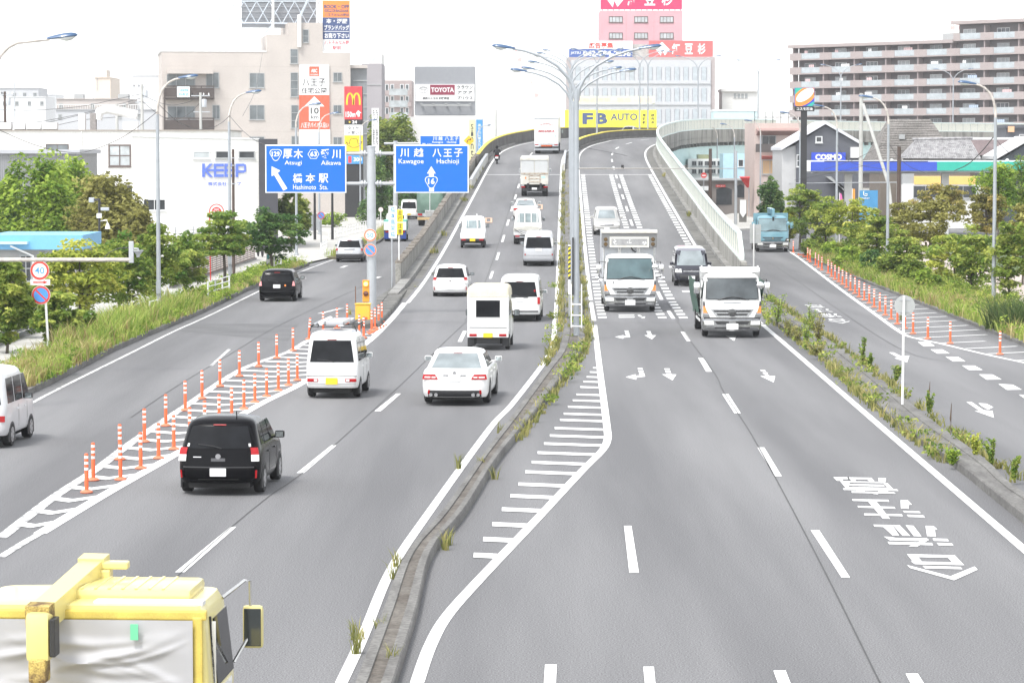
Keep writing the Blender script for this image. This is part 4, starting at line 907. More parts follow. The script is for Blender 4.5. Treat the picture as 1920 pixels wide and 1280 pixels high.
MB().box(.95, 1.35, -.06, -.03, .5, 1.5).build('banner', YEL, t); MB().box(1.5, 1.7, -.06, -.03, .8, 1.5).build('banner', M('banner_yellow', (.8, .5, .08), .6), t); p = MB().box(L_ * .62, L_ * .62 + .4, -.06, -.03, .45, 1.5).build('banner', SIGNW, t); mb = MB(); put_vertical(mb, '募集中', L_ * .62 + .05, .5, L_ * .62 + .35, 1.45, -.065);
mb2 = MB()
for k in range(6): mb2.box(L_ * .62 + .08, L_ * .62 + .32, -.066, -.062, .55 + k * .15, .62 + k * .15)
mb2.build('lettering', SIGNRED, p)
gx, gy = G(503, 506, .15); t = thing('info_post', 'black post with a white and green notice in the kerb grass', 'sign post', (gx, gy, .15)); MB().box(-.1, .1, -.04, .04, 0, 1.1).build('post', BLACKP, t); p = MB().box(-.09, .09, -.06, -.04, .35, .95).build('notice', SIGNW, t); MB().box(-.07, .07, -.064, -.061, .62, .9).build('picture', M('notice_green', (.1, .35, .35), .5), p)
# tower crane far away
def crane(x, yb, yt, Y, jib, label, counter=None):
 k = Y / FPX; q = at(x, yb, Y); t = thing('tower_crane', label, 'crane', (q[0], Y, 0)); CR = M('crane_pink', (.80, .42, .40), .6); h0, h1 = q[2], q[2] + (yb - yt) * k; mb = MB(); wd = 3 * k
 for sx in (-1, 1): mb.tube([(sx * wd, 0, -2), (sx * wd, 0, h1)], .4 * k * 1.4, 4)
 z = 0; i = 0
 while z < h1 - wd * 2: mb.tube([(wd * (-1) ** i, 0, z), (-wd * (-1) ** i, 0, z + wd * 2)], .4 * k, 4); z += wd * 2; i += 1
 mb.build('mast', CR, t); mb = MB(); x1, z1 = jib; a = Vector((0, 0, h1)); b = Vector((x1 * k, 0, h1 + z1 * k)); n = (b - a).normalized(); m_ = Vector((n.z, 0, -n.x)) * 2.2 * k
 mb.tube([tuple(a + m_), tuple(b)], .5 * k, 4); mb.tube([tuple(a - m_), tuple(b)], .5 * k, 4)
 for i in range(10): u, v = i / 10, (i + 1) / 10; mb.tube([tuple(a.lerp(b, u) + m_ * (1 - u)), tuple(a.lerp(b, v) - m_ * (1 - v))], .35 * k, 4)
 mb.build('jib', CR, t); mb = MB().box(-4 * k, 4 * k, -3 * k, 3 * k, h1 - 4 * k, h1 + 2 * k); mb.tube([(3 * k, 0, h1), (11 * k, 0, h1 + 6 * k), (12 * k, 0, h1 - 4 * k)], .8 * k, 4); mb.build('cab', CR, t)
crane(1006, 222, 178, 900, (-14, 34), 'pale pink tower crane far off above the box truck'); crane(974, 200, 112, 1000, (-12, 28), 'faint pink crane jib left of the median lamp heads'); crane(1786, 80, 52, 700, (-5, 28), 'pink crane tip behind the right apartment roof')
# ================================================================ vehicles
class Body:
 """vehicle shell lofted upward: knots (z, y_rear, y_front, half width); travel direction +y"""
 def __init__(s, knots, rcr=.18, rcf=.22, bowr=.06, bowf=.12, sub=4):
  s.k = knots; s.rcr, s.rcf, s.br, s.bf, s.sub = rcr, rcf, bowr, bowf, sub
 def val(s, z):
  k = s.k
  if z <= k[0][0]: return k[0][1:]
  for a, b in zip(k, k[1:]):
   if z <= b[0]:
    t = (z - a[0]) / max(1e-6, b[0] - a[0]); return tuple(lerp(p, q, t) for p, q in zip(a[1:], b[1:]))
  return k[-1][1:]
 def yr(s, z, x): yr, yf, hw = s.val(z); return yr + s.br * (x / hw) ** 2
 def yf(s, z, x): yr, yf, hw = s.val(z); return yf - s.bf * (x / hw) ** 2
 def ring(s, yr, yf, hw):
  o = []; rr = min(s.rcr, hw * .6); rf = min(s.rcf, hw * .6); n = 6; c = 4
  for i in range(n + 1):
   x = lerp(-(hw - rr), hw - rr, i / n); o.append((x, yr + s.br * (x / hw) ** 2))
  yb = yr + s.br * ((hw - rr) / hw) ** 2
  for i in range(1, c + 1):
   a = pi / 2 * i / c; o.append((hw - rr + rr * sin(a), yb + rr * (1 - cos(a))))
  yq = yf - s.bf * ((hw - rf) / hw) ** 2
  for i in range(1, 5): o.append((hw, lerp(yb + rr, yq - rf, i / 5)))
  for i in range(c + 1):
   a = pi / 2 * i / c; o.append((hw - rf + rf * cos(a), yq - rf + rf * sin(a)))
  for i in range(1, n):
   x = lerp(hw - rf, -(hw - rf), i / n); o.append((x, yf - s.bf * (x / hw) ** 2))
  for i in range(c + 1):
   a = pi / 2 * (1 - i / c); o.append((-(hw - rf) - rf * cos(a), yq - rf + rf * sin(a)))
  for i in range(1, 5): o.append((-hw, lerp(yq - rf, yb + rr, i / 5)))
  for i in range(c):
   a = pi / 2 * (1 - i / c); o.append((-(hw - rr) - rr * sin(a), yb + rr * (1 - cos(a))))
  return o
 def shell(s, mb, zlo=None, zhi=None, crown=.03):
  zs = []
  for a, b in zip(s.k, s.k[1:]):
   n = max(1, min(s.sub, int((b[0] - a[0]) / .06))); zs += [lerp(a[0], b[0], i / n) for i in range(n)]
  zs.append(s.k[-1][0])
  rings = [[(x, y, z) for x, y in s.ring(*s.val(z))] for z in zs]
  yr, yf, hw = s.k[-1][1:]; z = s.k[-1][0]; cy = (yr + yf) / 2; nn = len(rings[0])
  for q, h in ((.86, .55), (.6, .9), (.25, 1)):
   rings.append([(x * q, cy + (y - cy) * q, z + crown * h) for x, y, _ in rings[len(zs) - 1]])
  k = len(mb.v)
  for r in rings: mb.v += r
  for i in range(len(rings) - 1):
   for j in range(nn): mb.f.append((k + i * nn + j, k + i * nn + (j + 1) % nn, k + (i + 1) * nn + (j + 1) % nn, k + (i + 1) * nn + j))
  mb.f.append(tuple(k + j for j in range(nn - 1, -1, -1))); q = k + (len(rings) - 1) * nn; mb.f.append(tuple(q + j for j in range(nn)))
  return mb
 def _patch(s, mb, f, nu, nv):
  k = len(mb.v)
  for i in range(nv + 1):
   for j in range(nu + 1): mb.v.append(f(j / nu, i / nv, 0))
  for i in range(nv):
   for j in range(nu): a = k + i * (nu + 1) + j; mb.f.append((a, a + 1, a + nu + 2, a + nu + 1))
  edge = [(j, 0) for j in range(nu)] + [(nu, i) for i in range(nv)] + [(j, nv) for j in range(nu, 0, -1)] + [(0, i) for i in range(nv, 0, -1)]
  k2 = len(mb.v)
  for j, i in edge: mb.v.append(f(j / nu, i / nv, 1))
  n = len(edge)
  for t in range(n):
   (j, i), (j2, i2) = edge[t], edge[(t + 1) % n]; mb.f.append((k + i2 * (nu + 1) + j2, k + i * (nu + 1) + j, k2 + t, k2 + (t + 1) % n))
  return mb
 def rear(s, mb, z0, z1, x0, x1, x0t=None, x1t=None, o=.012, nu=6, nv=4):
  x0t = x0 if x0t is None else x0t; x1t = x1 if x1t is None else x1t
  def f(u, v, d):
   z = lerp(z0, z1, v); x = lerp(lerp(x0, x0t, v), lerp(x1, x1t, v), u) * s.val(z)[2]
   return (x, s.yr(z, x) - o + d * (o + .03), z)
  return s._patch(mb, f, nu, nv)
 def front(s, mb, z0, z1, x0, x1, x0t=None, x1t=None, o=.012, nu=8, nv=4):
  x0t = x0 if x0t is None else x0t; x1t = x1 if x1t is None else x1t
  def f(u, v, d):
   z = lerp(z0, z1, v); x = lerp(lerp(x1, x1t, v), lerp(x0, x0t, v), u) * s.val(z)[2]
   return (x, s.yf(z, x) + o - d * (o + .03), z)
  return s._patch(mb, f, nu, nv)
 def side(s, mb, sd, z0, z1, y0, y1, y0t=None, y1t=None, o=.008, nu=3, nv=3):
  y0t = y0 if y0t is None else y0t; y1t = y1 if y1t is None else y1t
  def f(u, v, d):
   z = lerp(z0, z1, v); y = lerp(lerp(y0, y0t, v), lerp(y1, y1t, v), u if sd > 0 else 1 - u)
   return (sd * (s.val(z)[2] + o - d * (o + .02)), y, z)
  return s._patch(mb, f, nu, nv)
def wheel(par, x, y, r, w_, rim=ALLOY, dual=False):
 """x = outer face of the tyre"""
 sd = 1 if x > 0 else -1; w2 = w_ * (2.1 if dual else 1); xi = x - sd * w2
 a, b = min(x, xi), max(x, xi)
 o = MB().lathe([(r * .62, a), (r * .93, a), (r, a + .03), (r, b - .03), (r * .93, b), (r * .62, b)], 20, (0, y, r), 'x').build('wheel', RUBBER, par, smooth=40)
 mb = MB(); xo = x + sd * .004; n = 20
 pr = [(r * .64, xo), (r * .60, xo - sd * .015), (r * .30, xo - sd * .03), (r * .2, xo + sd * .002), (r * .02, xo + sd * .004)]
 if sd < 0: pass
 mb.lathe(pr, n, (0, y, r), 'x'); rm = mb.build('rim', rim, o, smooth=30)
 mb = MB()
 for k in range(5):
  q = 2 * pi * k / 5; c_ = (y + r * .44 * cos(q), r + r * .44 * sin(q))
  mb.add([(xo + sd * .001, c_[0] + r * .11 * cos(w), c_[1] + r * .11 * sin(w)) for w in [2 * pi * i / 8 for i in range(8)]], [tuple(range(8))])
 mb.build('rim_hole', BLACKP, o)
 return o
def arches(par, hw, ys, r, z=None):
 mb = MB()
 for sd in (-1, 1):
  for y in ys:
   pts = [(y + r * 1.14 * cos(pi * i / 12), r * .98 + r * 1.14 * sin(pi * i / 12)) for i in range(13)] + [(y - r * 1.14, .12), (y + r * 1.14, .12)]
   mb.prismx(pts, *sorted((sd * (hw - .03), sd * (hw + .004))))
 mb.build('wheel_arch', BLACKP, par)
def mirror(par, x, y, z, w_=.2, h=.15, mat=None, glass=True, sd=1):
 o = MB().rbox(x - w_ / 2, x + w_ / 2, y - .05, y + .07, z - h / 2, z + h / 2, .035).build('mirror', mat or BLACKP, par, smooth=40)
 MB().box(x - w_ / 2 + .02, x + w_ / 2 - .02, y - .056, y - .05, z - h / 2 + .02, z + h / 2 - .02).build('mirror_glass', M('mirror_glass', (.5, .55, .56), .05, metal=.8), o)
 MB().tube([(x - sd * w_ * .45, y + .02, z - h * .35), (x - sd * (w_ * .5 + .12), y + .06, z - h * .5)], .025, 6).build('mirror_arm', mat or BLACKP, o)
def plate(par, b, z, face='rear', yellow=False, x=0, w_=.33, h=.165, dy=.02):
 y = b.yr(z, x) - dy if face == 'rear' else b.yf(z, x) + dy
 MB().rbox(x - w_ / 2, x + w_ / 2, y - .01, y + .01, z - h / 2, z + h / 2, .008).build('licence_plate', PLATEY if yellow else PLATEW, par)
def plate_at(par, y, z, yellow=False, w_=.33, h=.165, x=0): MB().rbox(x - w_ / 2, x + w_ / 2, y - .01, y + .01, z - h / 2, z + h / 2, .008).build('licence_plate', PLATEY if yellow else PLATEW, par)
SLOPE = math.atan(.043)
def place(t, x, y, ramp=False, oncoming=False, L=0, yaw=None, dz=0.0):
 """pixel of the middle of the near bottom edge -> position"""
 p = R(x, y) if ramp else (*G(x, y), .01)
 t.rotation_mode = 'XYZ'; pit = 0
 if yaw is None:
  X, Y = p[0], p[1]; _, _, tx, ty = ref(min(max(Y, 40), 340)); yaw = -atan2(tx, ty)
 if ramp:
  s = p[1]; pit = math.atan((elev(s + 2) - elev(s - 2)) / 4)
 if oncoming:
  yaw += pi; pit = -pit
  d = Vector((-sin(yaw), cos(yaw))); p = (p[0] - d.x * L, p[1] - d.y * L, p[2] - sin(pit) * L)
 t.location = (p[0], p[1], p[2] + .008 + dz); t.rotation_euler = (pit, 0, yaw)
# ---------- generic car
def car(name, label, cat, paint, L=3.65, W=1.67, H=1.53, kind='hatch', wr=.29, roof=None, rear=True, lamps='upper', pl='white', rim=ALLOY, group=None, glass=None, bump=None, mirrors=None, wiper=True, platez=None):
 t = thing(name, label, cat, group=group); h = W / 2; glass = glass or GLASS
 if kind == 'hatch':
  bl = H * .60; k = [(.25, .10, L - .16, h - .04), (.34, .02, L - .04, h - .012), (.52, .0, L, h), (.72, .03, L - .06, h), (bl - .06, .07, L - .22, h - .012), (bl, .09, L - .42, h - .025), (bl + .05, .11, L - .98, h - .04), (H - .16, .29, L - 1.58, h - .135), (H - .08, .36, L - 1.75, h - .18), (H - .03, .46, L - 1.9, h - .25), (H - .005, .62, L - 2.1, h - .36)]
  rz = (bl + .03, H - .15); sidew = [(bl + .06, H - .14, .62, 1.05, .66, 1.02), (bl + .04, H - .14, 1.1, 1.75, 1.08, 1.72), (bl + .04, H - .14, 1.83, 2.62, 1.80, 2.08)]
 elif kind == 'van':
  bl = H * .52; k = [(.29, .07, L - .1, h - .04), (.36, .01, L - .02, h - .01), (.5, 0, L, h), (bl - .1, .02, L - .05, h), (bl, .03, L - .18, h - .005), (bl + .08, .04, L - .5, h - .015), (H - .28, .10, L - 1.0, h - .07), (H - .12, .16, L - 1.2, h - .105), (H - .05, .24, L - 1.4, h - .15), (H - .015, .36, L - 1.6, h - .26)]
  rz = (bl + .05, H - .24); sidew = [(bl + .06, H - .25, .35, 1.0), (bl + .06, H - .25, 1.1, 1.85), (bl + .06, H - .25, 1.95, L - .75, 1.95, L - 1.15)]
 elif kind == 'wagon':
  bl = H * .58; k = [(.25, .1, L - .16, h - .05), (.34, .02, L - .04, h - .015), (.52, .0, L, h), (.72, .03, L - .06, h), (bl - .04, .06, L - .3, h - .012), (bl, .08, L - .8, h - .025), (bl + .04, .10, L - 1.3, h - .035), (H - .13, .32, L - 2.0, h - .13), (H - .06, .38, L - 2.15, h - .165), (H - .015, .55, L - 2.4, h - .26)]
  rz = (bl + .05, H - .15); sidew = [(bl + .05, H - .15, .55, 1.2, .6, 1.15), (bl + .04, H - .14, 1.28, 2.0), (bl + .04, H - .14, 2.08, 2.95, 2.05, 2.4)]
 elif kind == 'sedan':
  bl = H * .66; k = [(.23, .10, L - .16, h - .05), (.33, .03, L - .04, h - .015), (.55, .0, L, h), (.75, .01, L - .06, h), (.88, .04, L - .3, h - .02), (bl - .03, .08, L - .7, h - .035), (bl, .17, L - 1.15, h - .05), (bl + .015, .62, L - 1.3, h - .07), (H - .09, 1.28, L - 2.15, h - .22), (H - .04, 1.45, L - 2.3, h - .25), (H - .01, 1.65, L - 2.5, h - .32)]
  rz = (bl + .03, H - .10); sidew = [(bl + .03, H - .12, 1.15, 2.0, 1.45, 2.0), (bl + .03, H - .12, 2.08, 3.05, 2.08, 2.6)]
 b = Body(k, rcr=.27 if kind != 'van' else .16, rcf=.3, bowr=.10 if kind != 'van' else .05, bowf=.22); t['len'] = L
 b.shell(MB()).build('body', paint, t, smooth=42)
 if roof:
  b2 = Body([(q[0], q[1] - .006, q[2] + .006, q[3] + .006) for q in k if q[0] >= H - .14], rcr=.2, rcf=.3, bowr=b.br, bowf=b.bf); b2.shell(MB(), crown=.04).build('roof', roof, t, smooth=42)
 if True:
  q = .86 if kind != 'sedan' else .84; b.rear(MB(), rz[0], rz[1], -q, q, -q * .94, q * .94, nu=8).build('rear_window', glass, t, smooth=40)
 for sd in (-1, 1):
  for w_ in sidew: b.side(MB(), sd, *w_).build('side_window', GLASS, t, smooth=40)
  mb = MB()
  for yy in (.42 * L, .68 * L): b.side(mb, sd, k[1][0] + .05, bl - .04, yy, yy + .012, o=.004)
  mb.build('door_gap', BLACKP, t)
  mb = MB()
  for yy in (.38 * L, .62 * L): b.side(mb, sd, bl - .14, bl - .11, yy - .12, yy + .05, o=.03)
  mb.build('door_handle', paint, t)
 ws = (rz[0] + .02, H - .11); b.front(MB(), bl + .07, H - .12, -.86, .86, -.84, .84, nu=8).build('windscreen', PALEGL, t, smooth=40)
 ya, yb = (.21 * L if kind != 'sedan' else .235 * L), (.82 * L if kind != 'van' else .80 * L)
 arches(t, h, (ya, yb), wr)
 for sd in (-1, 1):
  for yy in (ya, yb): wheel(t, sd * (h + .006), yy, wr, .20, rim)
 MB().box(-h + .21, h - .21, .15, L - .2, .15, .4).build('underbody', DARKIN, t)  # near-black car floor, also stands in for the shade between the tyres
 mz = bl + .12
 for sd in (-1, 1): mirror(t, sd * (h + .10), L - (1.35 if kind in ('hatch', 'van') else 1.75), mz, mat=mirrors or paint, sd=sd)
 if wiper: y = b.yr(rz[0] + .03, 0) - .03; MB().tube([(.06, y, rz[0] + .0), (-.12, y + .01, rz[0] + .05), (-.42, y + .05, rz[0] + .08)], .012, 5).build('wiper', BLACKP, t)
 MB().tube([(-.13, b.yr(rz[1], 0) - .01, rz[1] + .025), (.13, b.yr(rz[1], 0) - .01, rz[1] + .025)], .014, 6).build('brake_light', REDL, t)
 if pl: plate(t, b, platez or .48, 'rear', pl == 'yellow')
 return t, b
def lampset(t, b, z0, z1, x0, x1, x0t=None, x1t=None, mat=REDL, name='tail_light', face='rear', o=.018):
 for sd in (-1, 1):
  f = b.rear if face == 'rear' else b.front
  a = [sd * q if q is not None else None for q in (x0, x1, x0t, x1t)]
  if sd < 0: a = [a[1], a[0], a[3], a[2]]
  f(MB(), z0, z1, *a, o=o, nu=3, nv=3).build(name, mat, t, smooth=40)
YAWL = -math.atan((1299 - 960) / FPX)
# 1 black compact hatchback
t, b = car('hatchback', 'black hatchback with red and clear tail lights beside the near orange delineators', 'car', BLACKCAR, L=3.65, W=1.67, H=1.54, wr=.29)
lampset(t, b, .83, .97, .80, .985); lampset(t, b, .70, .83, .80, .985, mat=CLEARL, name='reversing_light'); lampset(t, b, .36, .52, .90, .94, name='reflector')
b.rear(MB(), .57, .59, -.86, .86, o=.016).build('bumper_line', BLACKP, t); b.rear(MB(), .32, .34, -.5, .5, o=.02).build('bumper_slot', DARKIN, t)
b.rear(MB(), .70, .76, -.17, .17, o=.03).build('handle_recess', M('dark_grey_plastic', (.07, .07, .075), .4), t); MB().lathe([(.055, 0), (.05, .02), (.02, .03)], 12, (0, b.yr(.80, 0) - .045, .80), 'y').build('badge', CHROME, t, smooth=40)
b.rear(MB(), .775, .79, -.62, -.42, o=.016).build('lettering', CHROME, t); MB().tube([(.28, .72, 1.55), (.28, .66, 1.66)], .012, 5).build('aerial', BLACKP, t)
mb = MB(); b.rear(mb, .99, 1.05, -.82, -.77, o=.016); b.rear(mb, .99, 1.05, .77, .82, o=.016); mb.build('window_sticker', SIGNW, t)
place(t, 409, 931, yaw=YAWL)
# 2 white kei van with roof rack
t, b = car('kei_van', 'white boxy minivan with yellow plate and pipes on its roof rack', 'van', CARWHITE, L=3.39, W=1.475, H=1.87, kind='van', wr=.275, pl=None, rim=M('steel_wheel', (.35, .35, .36), .4, metal=.5))
lampset(t, b, .47, .56, .52, .94); mb = MB(); [b.rear(mb, .485, .545, a, c_, o=.022) for a, c_ in ((-.68, -.55), (.55, .68))]; mb.build('reversing_light', CLEARL, t); plate(t, b, .49, yellow=True, w_=.34, h=.19)
b.rear(MB(), .62, .635, -.96, .96, o=.008).build('tailgate_gap', BLACKP, t); b.rear(MB(), .41, .425, -.93, .93, o=.012).build('bumper_line', M('bumper_grey', (.3, .3, .3), .6), t)
mb = MB()
for y in (.5, 1.5, 2.2): mb.box(-.62, .62, y, y + .03, 1.98, 2.0)
for x in (-.62, .62): mb.box(x - .015, x + .015, .3, 2.4, 2.0, 2.04); mb.tube([(x, .4, 2.0), (x * 1.08, .4, 1.86)], .015, 5); mb.tube([(x, 2.2, 2.0), (x * 1.08, 2.2, 1.86)], .015, 5)
mb.build('roof_rack', BLACKP, t)
place(t, 622, 748, yaw=YAWL); vx = t
p = thing('roof_load', 'white capped pipes and panels tied on the roof rack of the white minivan', 'pipe load'); p.location = t.location + Vector((0, 0, 0)); p.rotation_euler = t.rotation_euler
MB().tube([(-.34, .32, 2.11), (-.34, 2.5, 2.11)], .07, 10).build('pipe', WHITE, p, smooth=40); MB().rbox(-.22, .28, .45, 2.3, 2.04, 2.15, .03).build('panel', SILVER, p); MB().tube([(.45, .35, 2.07), (.45, 2.3, 2.07)], .03, 8).build('pipe', BLACKP, p, smooth=40); MB().tube([(-.52, .4, 2.08), (-.52, 2.4, 2.08)], .03, 8).build('pipe', GALV, p, smooth=40)
# 3 white sedan
t, b = car('sedan', 'white sedan with black rear diffuser and slim red tail lights', 'car', CARWHITE, L=4.9, W=1.80, H=1.455, kind='sedan', wr=.335, pl=None, glass=PALEGL, rim=M('dark_alloy', (.10, .10, .105), .35, metal=.6), wiper=False)
lampset(t, b, .72, .86, .50, .985, .60, .975); mb = MB(); [b.rear(mb, .765, .80, a, c_, o=.024) for a, c_ in ((-.92, -.74), (-.7, -.58), (.58, .7), (.74, .92))]; mb.build('lamp_insert', CLEARL, t)
b.rear(MB(), .24, .42, -.86, .86, -.78, .78, o=.02).build('diffuser', BLACKP, t); lampset(t, b, .32, .43, .78, .84, .76, .82, o=.03, name='reflector')
for sd in (-1, 1):
 for dx in (-.07, .07): MB().lathe([(.05, 0), (.055, .06)], 10, (sd * .58 + dx, .02, .30), 'y').build('exhaust', CHROME, t, smooth=40)
b.rear(MB(), .83, .85, -.36, .36, o=.03).build('trim_bar', M('dark_grey_plastic', (.07, .07, .075), .4), t); plate(t, b, .76); MB().lathe([(.05, 0), (.03, .015)], 12, (0, b.yr(.90, 0) - .02, .90), 'y').build('badge', CHROME, t, smooth=40)
place(t, 852, 762, yaw=YAWL)
# 4 white kei box truck with canvas top
t = thing('kei_truck', 'small white box truck with cream canvas top and black rear window', 'truck'); CANV = worn('canvas', (.72, .68, .54), (.60, .55, .42), .35, .65, 1.6, rough=.9, fine=30, amt=.1)
MB().rbox(-.72, .72, 0, 2.05, .62, 1.93, .02).build('box', CARWHITE, t); bb = Body([(1.86, -.02, 2.07, .745), (2.05, .0, 2.05, .735), (2.18, .04, 2.0, .70), (2.25, .12, 1.95, .6)], rcr=.1, rcf=.1, bowr=0, bowf=0); bb.shell(MB(), crown=.03).build('canvas_top', CANV, t, smooth=45)
MB().rbox(-.47, .47, -.02, .0, 1.12, 1.78, .01).build('window_frame', WHITE, t); MB().rbox(-.42, .42, -.03, -.01, 1.15, 1.74, .01).build('rear_window', GLASS, t)
MB().box(-.66, .66, -.012, 0, .78, .80).build('door_gap', BLACKP, t); MB().rbox(-.72, .72, -.04, .1, .44, .62, .02).build('bumper', CARWHITE, t)
for sd in (-1, 1): MB().rbox(sd * .52 - .13, sd * .52 + .13, -.06, -.03, .48, .57, .01).build('tail_light', REDL, t); MB().box(sd * .6 - .12, sd * .6 + .12, .25, .27, .12, .44).build('mud_flap', BLACKP, t)
plate_at(t, -.06, .52, True); MB().box(-.4, .4, .1, .3, .22, .42).build('spare_carrier', BLACKP, t)
b = Body([(.25, 2.08, 3.3, .66), (.4, 2.08, 3.38, .735), (.95, 2.08, 3.34, .735), (1.7, 2.1, 2.95, .67), (1.8, 2.15, 2.8, .6)], rcr=.05, rcf=.2, bowr=0, bowf=.1); b.shell(MB()).build('cab', CARWHITE, t, smooth=40); b.front(MB(), 1.0, 1.65, -.88, .88).build('windscreen', PALEGL, t)
for sd in (-1, 1):
 b.side(MB(), sd, 1.0, 1.62, 2.25, 2.95, 2.25, 2.8).build('side_window', GLASS, t)
 for y in (.55, 2.75): wheel(t, sd * .735, y, .27, .15, MATS['steel_wheel'])
 mirror(t, sd * .87, 2.95, 1.15, mat=BLACKP, sd=sd, h=.22); MB().rbox(sd * .722 - .006, sd * .722 + .006, .5, 1.7, 1.2, 1.7, .003).build('side_window', GLASS, t)
MB().box(-.5, .5, .2, 3.0, .2, .45).build('underbody', DARKIN, t)
place(t, 915, 657, yaw=YAWL * .8)
# 5 white van
t, b = car('cargo_van', 'white cargo van with black tailgate bar behind the canvas topped truck', 'van', CARWHITE, L=4.4, W=1.695, H=1.86, kind='van', wr=.3, pl=None)
lampset(t, b, .72, 1.0, .86, .99); b.rear(MB(), .98, 1.04, -.42, .42, o=.03).build('handle_bar', BLACKP, t); plate(t, b, .90, h=.17); b.rear(MB(), .40, .45, -.9, .9, o=.03).build('bumper_line', BLACKP, t); b.rear(MB(), 1.22, 1.30, .72, .8, o=.02).build('window_sticker', REDL, t)
place(t, 974, 604, yaw=YAWL * .6)
# 6 white compact hatch
t, b = car('hatchback', 'white hatchback with red and clear tail lights on the ramp start, left lane', 'car', CARWHITE, L=3.65, W=1.67, H=1.54, wr=.29, mirrors=M('dark_grey_plastic', (.07, .07, .075), .4), pl=None)
lampset(t, b, .83, .97, .80, .985); lampset(t, b, .70, .83, .80, .985, mat=CLEARL, name='reversing_light'); lampset(t, b, .36, .52, .90, .94, name='reflector'); plate(t, b, .47); MB().lathe([(.055, 0), (.03, .02)], 12, (0, b.yr(.80, 0) - .02, .80), 'y').build('badge', CHROME, t, smooth=40)
place(t, 844, 559, yaw=YAWL * .6)
# 7 silver minivan
t, b = car('minivan', 'silver minivan in the right lane beside the median lamp posts', 'van', SILVER, L=4.6, W=1.695, H=1.84, kind='van', wr=.31, pl=None)
lampset(t, b, 1.12, 1.55, .88, .97, mat=CLEARL); lampset(t, b, .62, .70, .84, .92); plate(t, b, .92); b.rear(MB(), .60, .615, -.93, .93, o=.01).build('bumper_line', BLACKP, t)
place(t, 1010, 500, True)
# 8 kei pickup
def pickup(label, W, L, bedh, cabh, kei=True, slat=False):
 t = thing('pickup_truck', label, 'truck'); h = W / 2; cb = L * .60
 MB().box(-h + .02, h - .02, .02, cb, .56, .64).build('bed_floor', CARWHITE, t); MB().rbox(-h, h, 0, .05, .60, .60 + bedh, .012).build('tailgate', CARWHITE, t)
 for sd in (-1, 1):
  MB().rbox(*sorted((sd * h, sd * (h - .05))), .05, cb, .60, .60 + bedh, .012).build('bed_side', CARWHITE, t)
  MB().rbox(sd * h * .72 - .13, sd * h * .72 + .13, -.01, .04, .46, .56, .01).build('tail_light', REDL, t)
  MB().box(sd * h * .8 - .1, sd * h * .8 + .1, .3, .32, .15, .5).build('mud_flap', BLACKP, t)
  for y in (.6, L - .62): wheel(t, sd * (h - .01), y, .27 if kei else .32, .15, MATS['steel_wheel'], dual=(not kei and y < 1))
 b = Body([(.28, cb + .05, L - .06, h - .03), (.45, cb + .05, L, h), (cabh * .55, cb + .05, L - .05, h), (cabh - .2, cb + .12, L - .5, h - .07), (cabh - .06, cb + .2, L - .62, h - .12), (cabh, cb + .3, L - .8, h - .2)], rcr=.08, rcf=.2, bowr=.0, bowf=.1); b.shell(MB()).build('cab', CARWHITE, t, smooth=42)
 b.rear(MB(), cabh * .6, cabh - .24, -.62 if kei else -.8, .62 if kei else .8, o=.01).build('rear_window', M('rear_glass', (.22, .27, .28), .06, var=.3, scale=3), t)
 mb = MB()
 if kei:
  for x in (-.3, .3): mb.box(x - .012, x + .012, cb + .06, cb + .1, cabh * .6, cabh - .24)
 else:
  for x in (-.56, -.2, .2, .56): mb.box(x - .03, x + .03, cb + .02, cb + .06, .7, cabh - .05)
 mb.build('window_guard', WHITE, t)
 b.front(MB(), cabh * .6, cabh - .22, -.88, .88).build('windscreen', PALEGL, t)
 for sd in (-1, 1): b.side(MB(), sd, cabh * .6, cabh - .24, cb + .2, L - .35, cb + .22, L - .55).build('side_window', GLASS, t); mirror(t, sd * (h + .12), L - .55, cabh * .66, w_=.16, h=.24, sd=sd, mat=BLACKP if kei else CHROME)
 MB().box(-h + .15, h - .15, .1, L - .2, .3, .56).build('chassis', DARKIN, t); MB().box(-h + .1, h - .1, 0, .06, .42, .5).build('bumper', BLACKP if kei else GALV, t)
 return t
t = pickup('small white pickup with empty bed and yellow plate in the left lane', 1.475, 3.39, .30, 1.78); plate_at(t, -.02, .5, True); MB().tube([(.25, 2.05, 1.0), (.2, 1.98, 1.95)], .04, 6).build('bed_pole', CARWHITE, t); place(t, 886, 466, True)
# 9 flatbed with tarp
t = pickup('white flatbed truck with slack canvas sheet over its bed and barred cab window', 1.70, 4.7, .38, 1.98, False); plate_at(t, -.03, .42)
mb = MB(); n = 12
for i in range(n + 1):
 for j in range(9):
  x = lerp(-.84, .84, j / 8); y = lerp(.0, 2.6, i / n); mb.v.append((x, y - .03 * (1 if i == 0 else 0), 1.01 + .10 * sin(i * 1.1) * cos(x * 3) + .10 * (1 - (x / .84) ** 2)))
for i in range(n):
 for j in range(8): a = i * 9 + j; mb.f.append((a, a + 1, a + 10, a + 9))
for j in range(9): mb.v.append((lerp(-.84, .84, j / 8), -.06, .78 + .14 * abs(sin(j * pi / 4))))
k = len(mb.v) - 9
for j in range(8): mb.f.append((k + j, k + j + 1, j + 1, j))
mb.build('canvas_sheet', worn('grey_canvas', (.42, .41, .37), (.55, .54, .49), .3, .7, 3, amt=.1), t, smooth=60)
MB().tube([(-.8, -.08, .95), (-.3, -.09, .62), (0, -.09, .56), (.3, -.09, .62), (.8, -.08, .95)], .018, 5).build('rope', BLACKP, t); MB().tube([(-.45, -.07, .8), (.2, -.09, .58)], .015, 5).build('rope', BLACKP, t)
place(t, 989, 459, True)
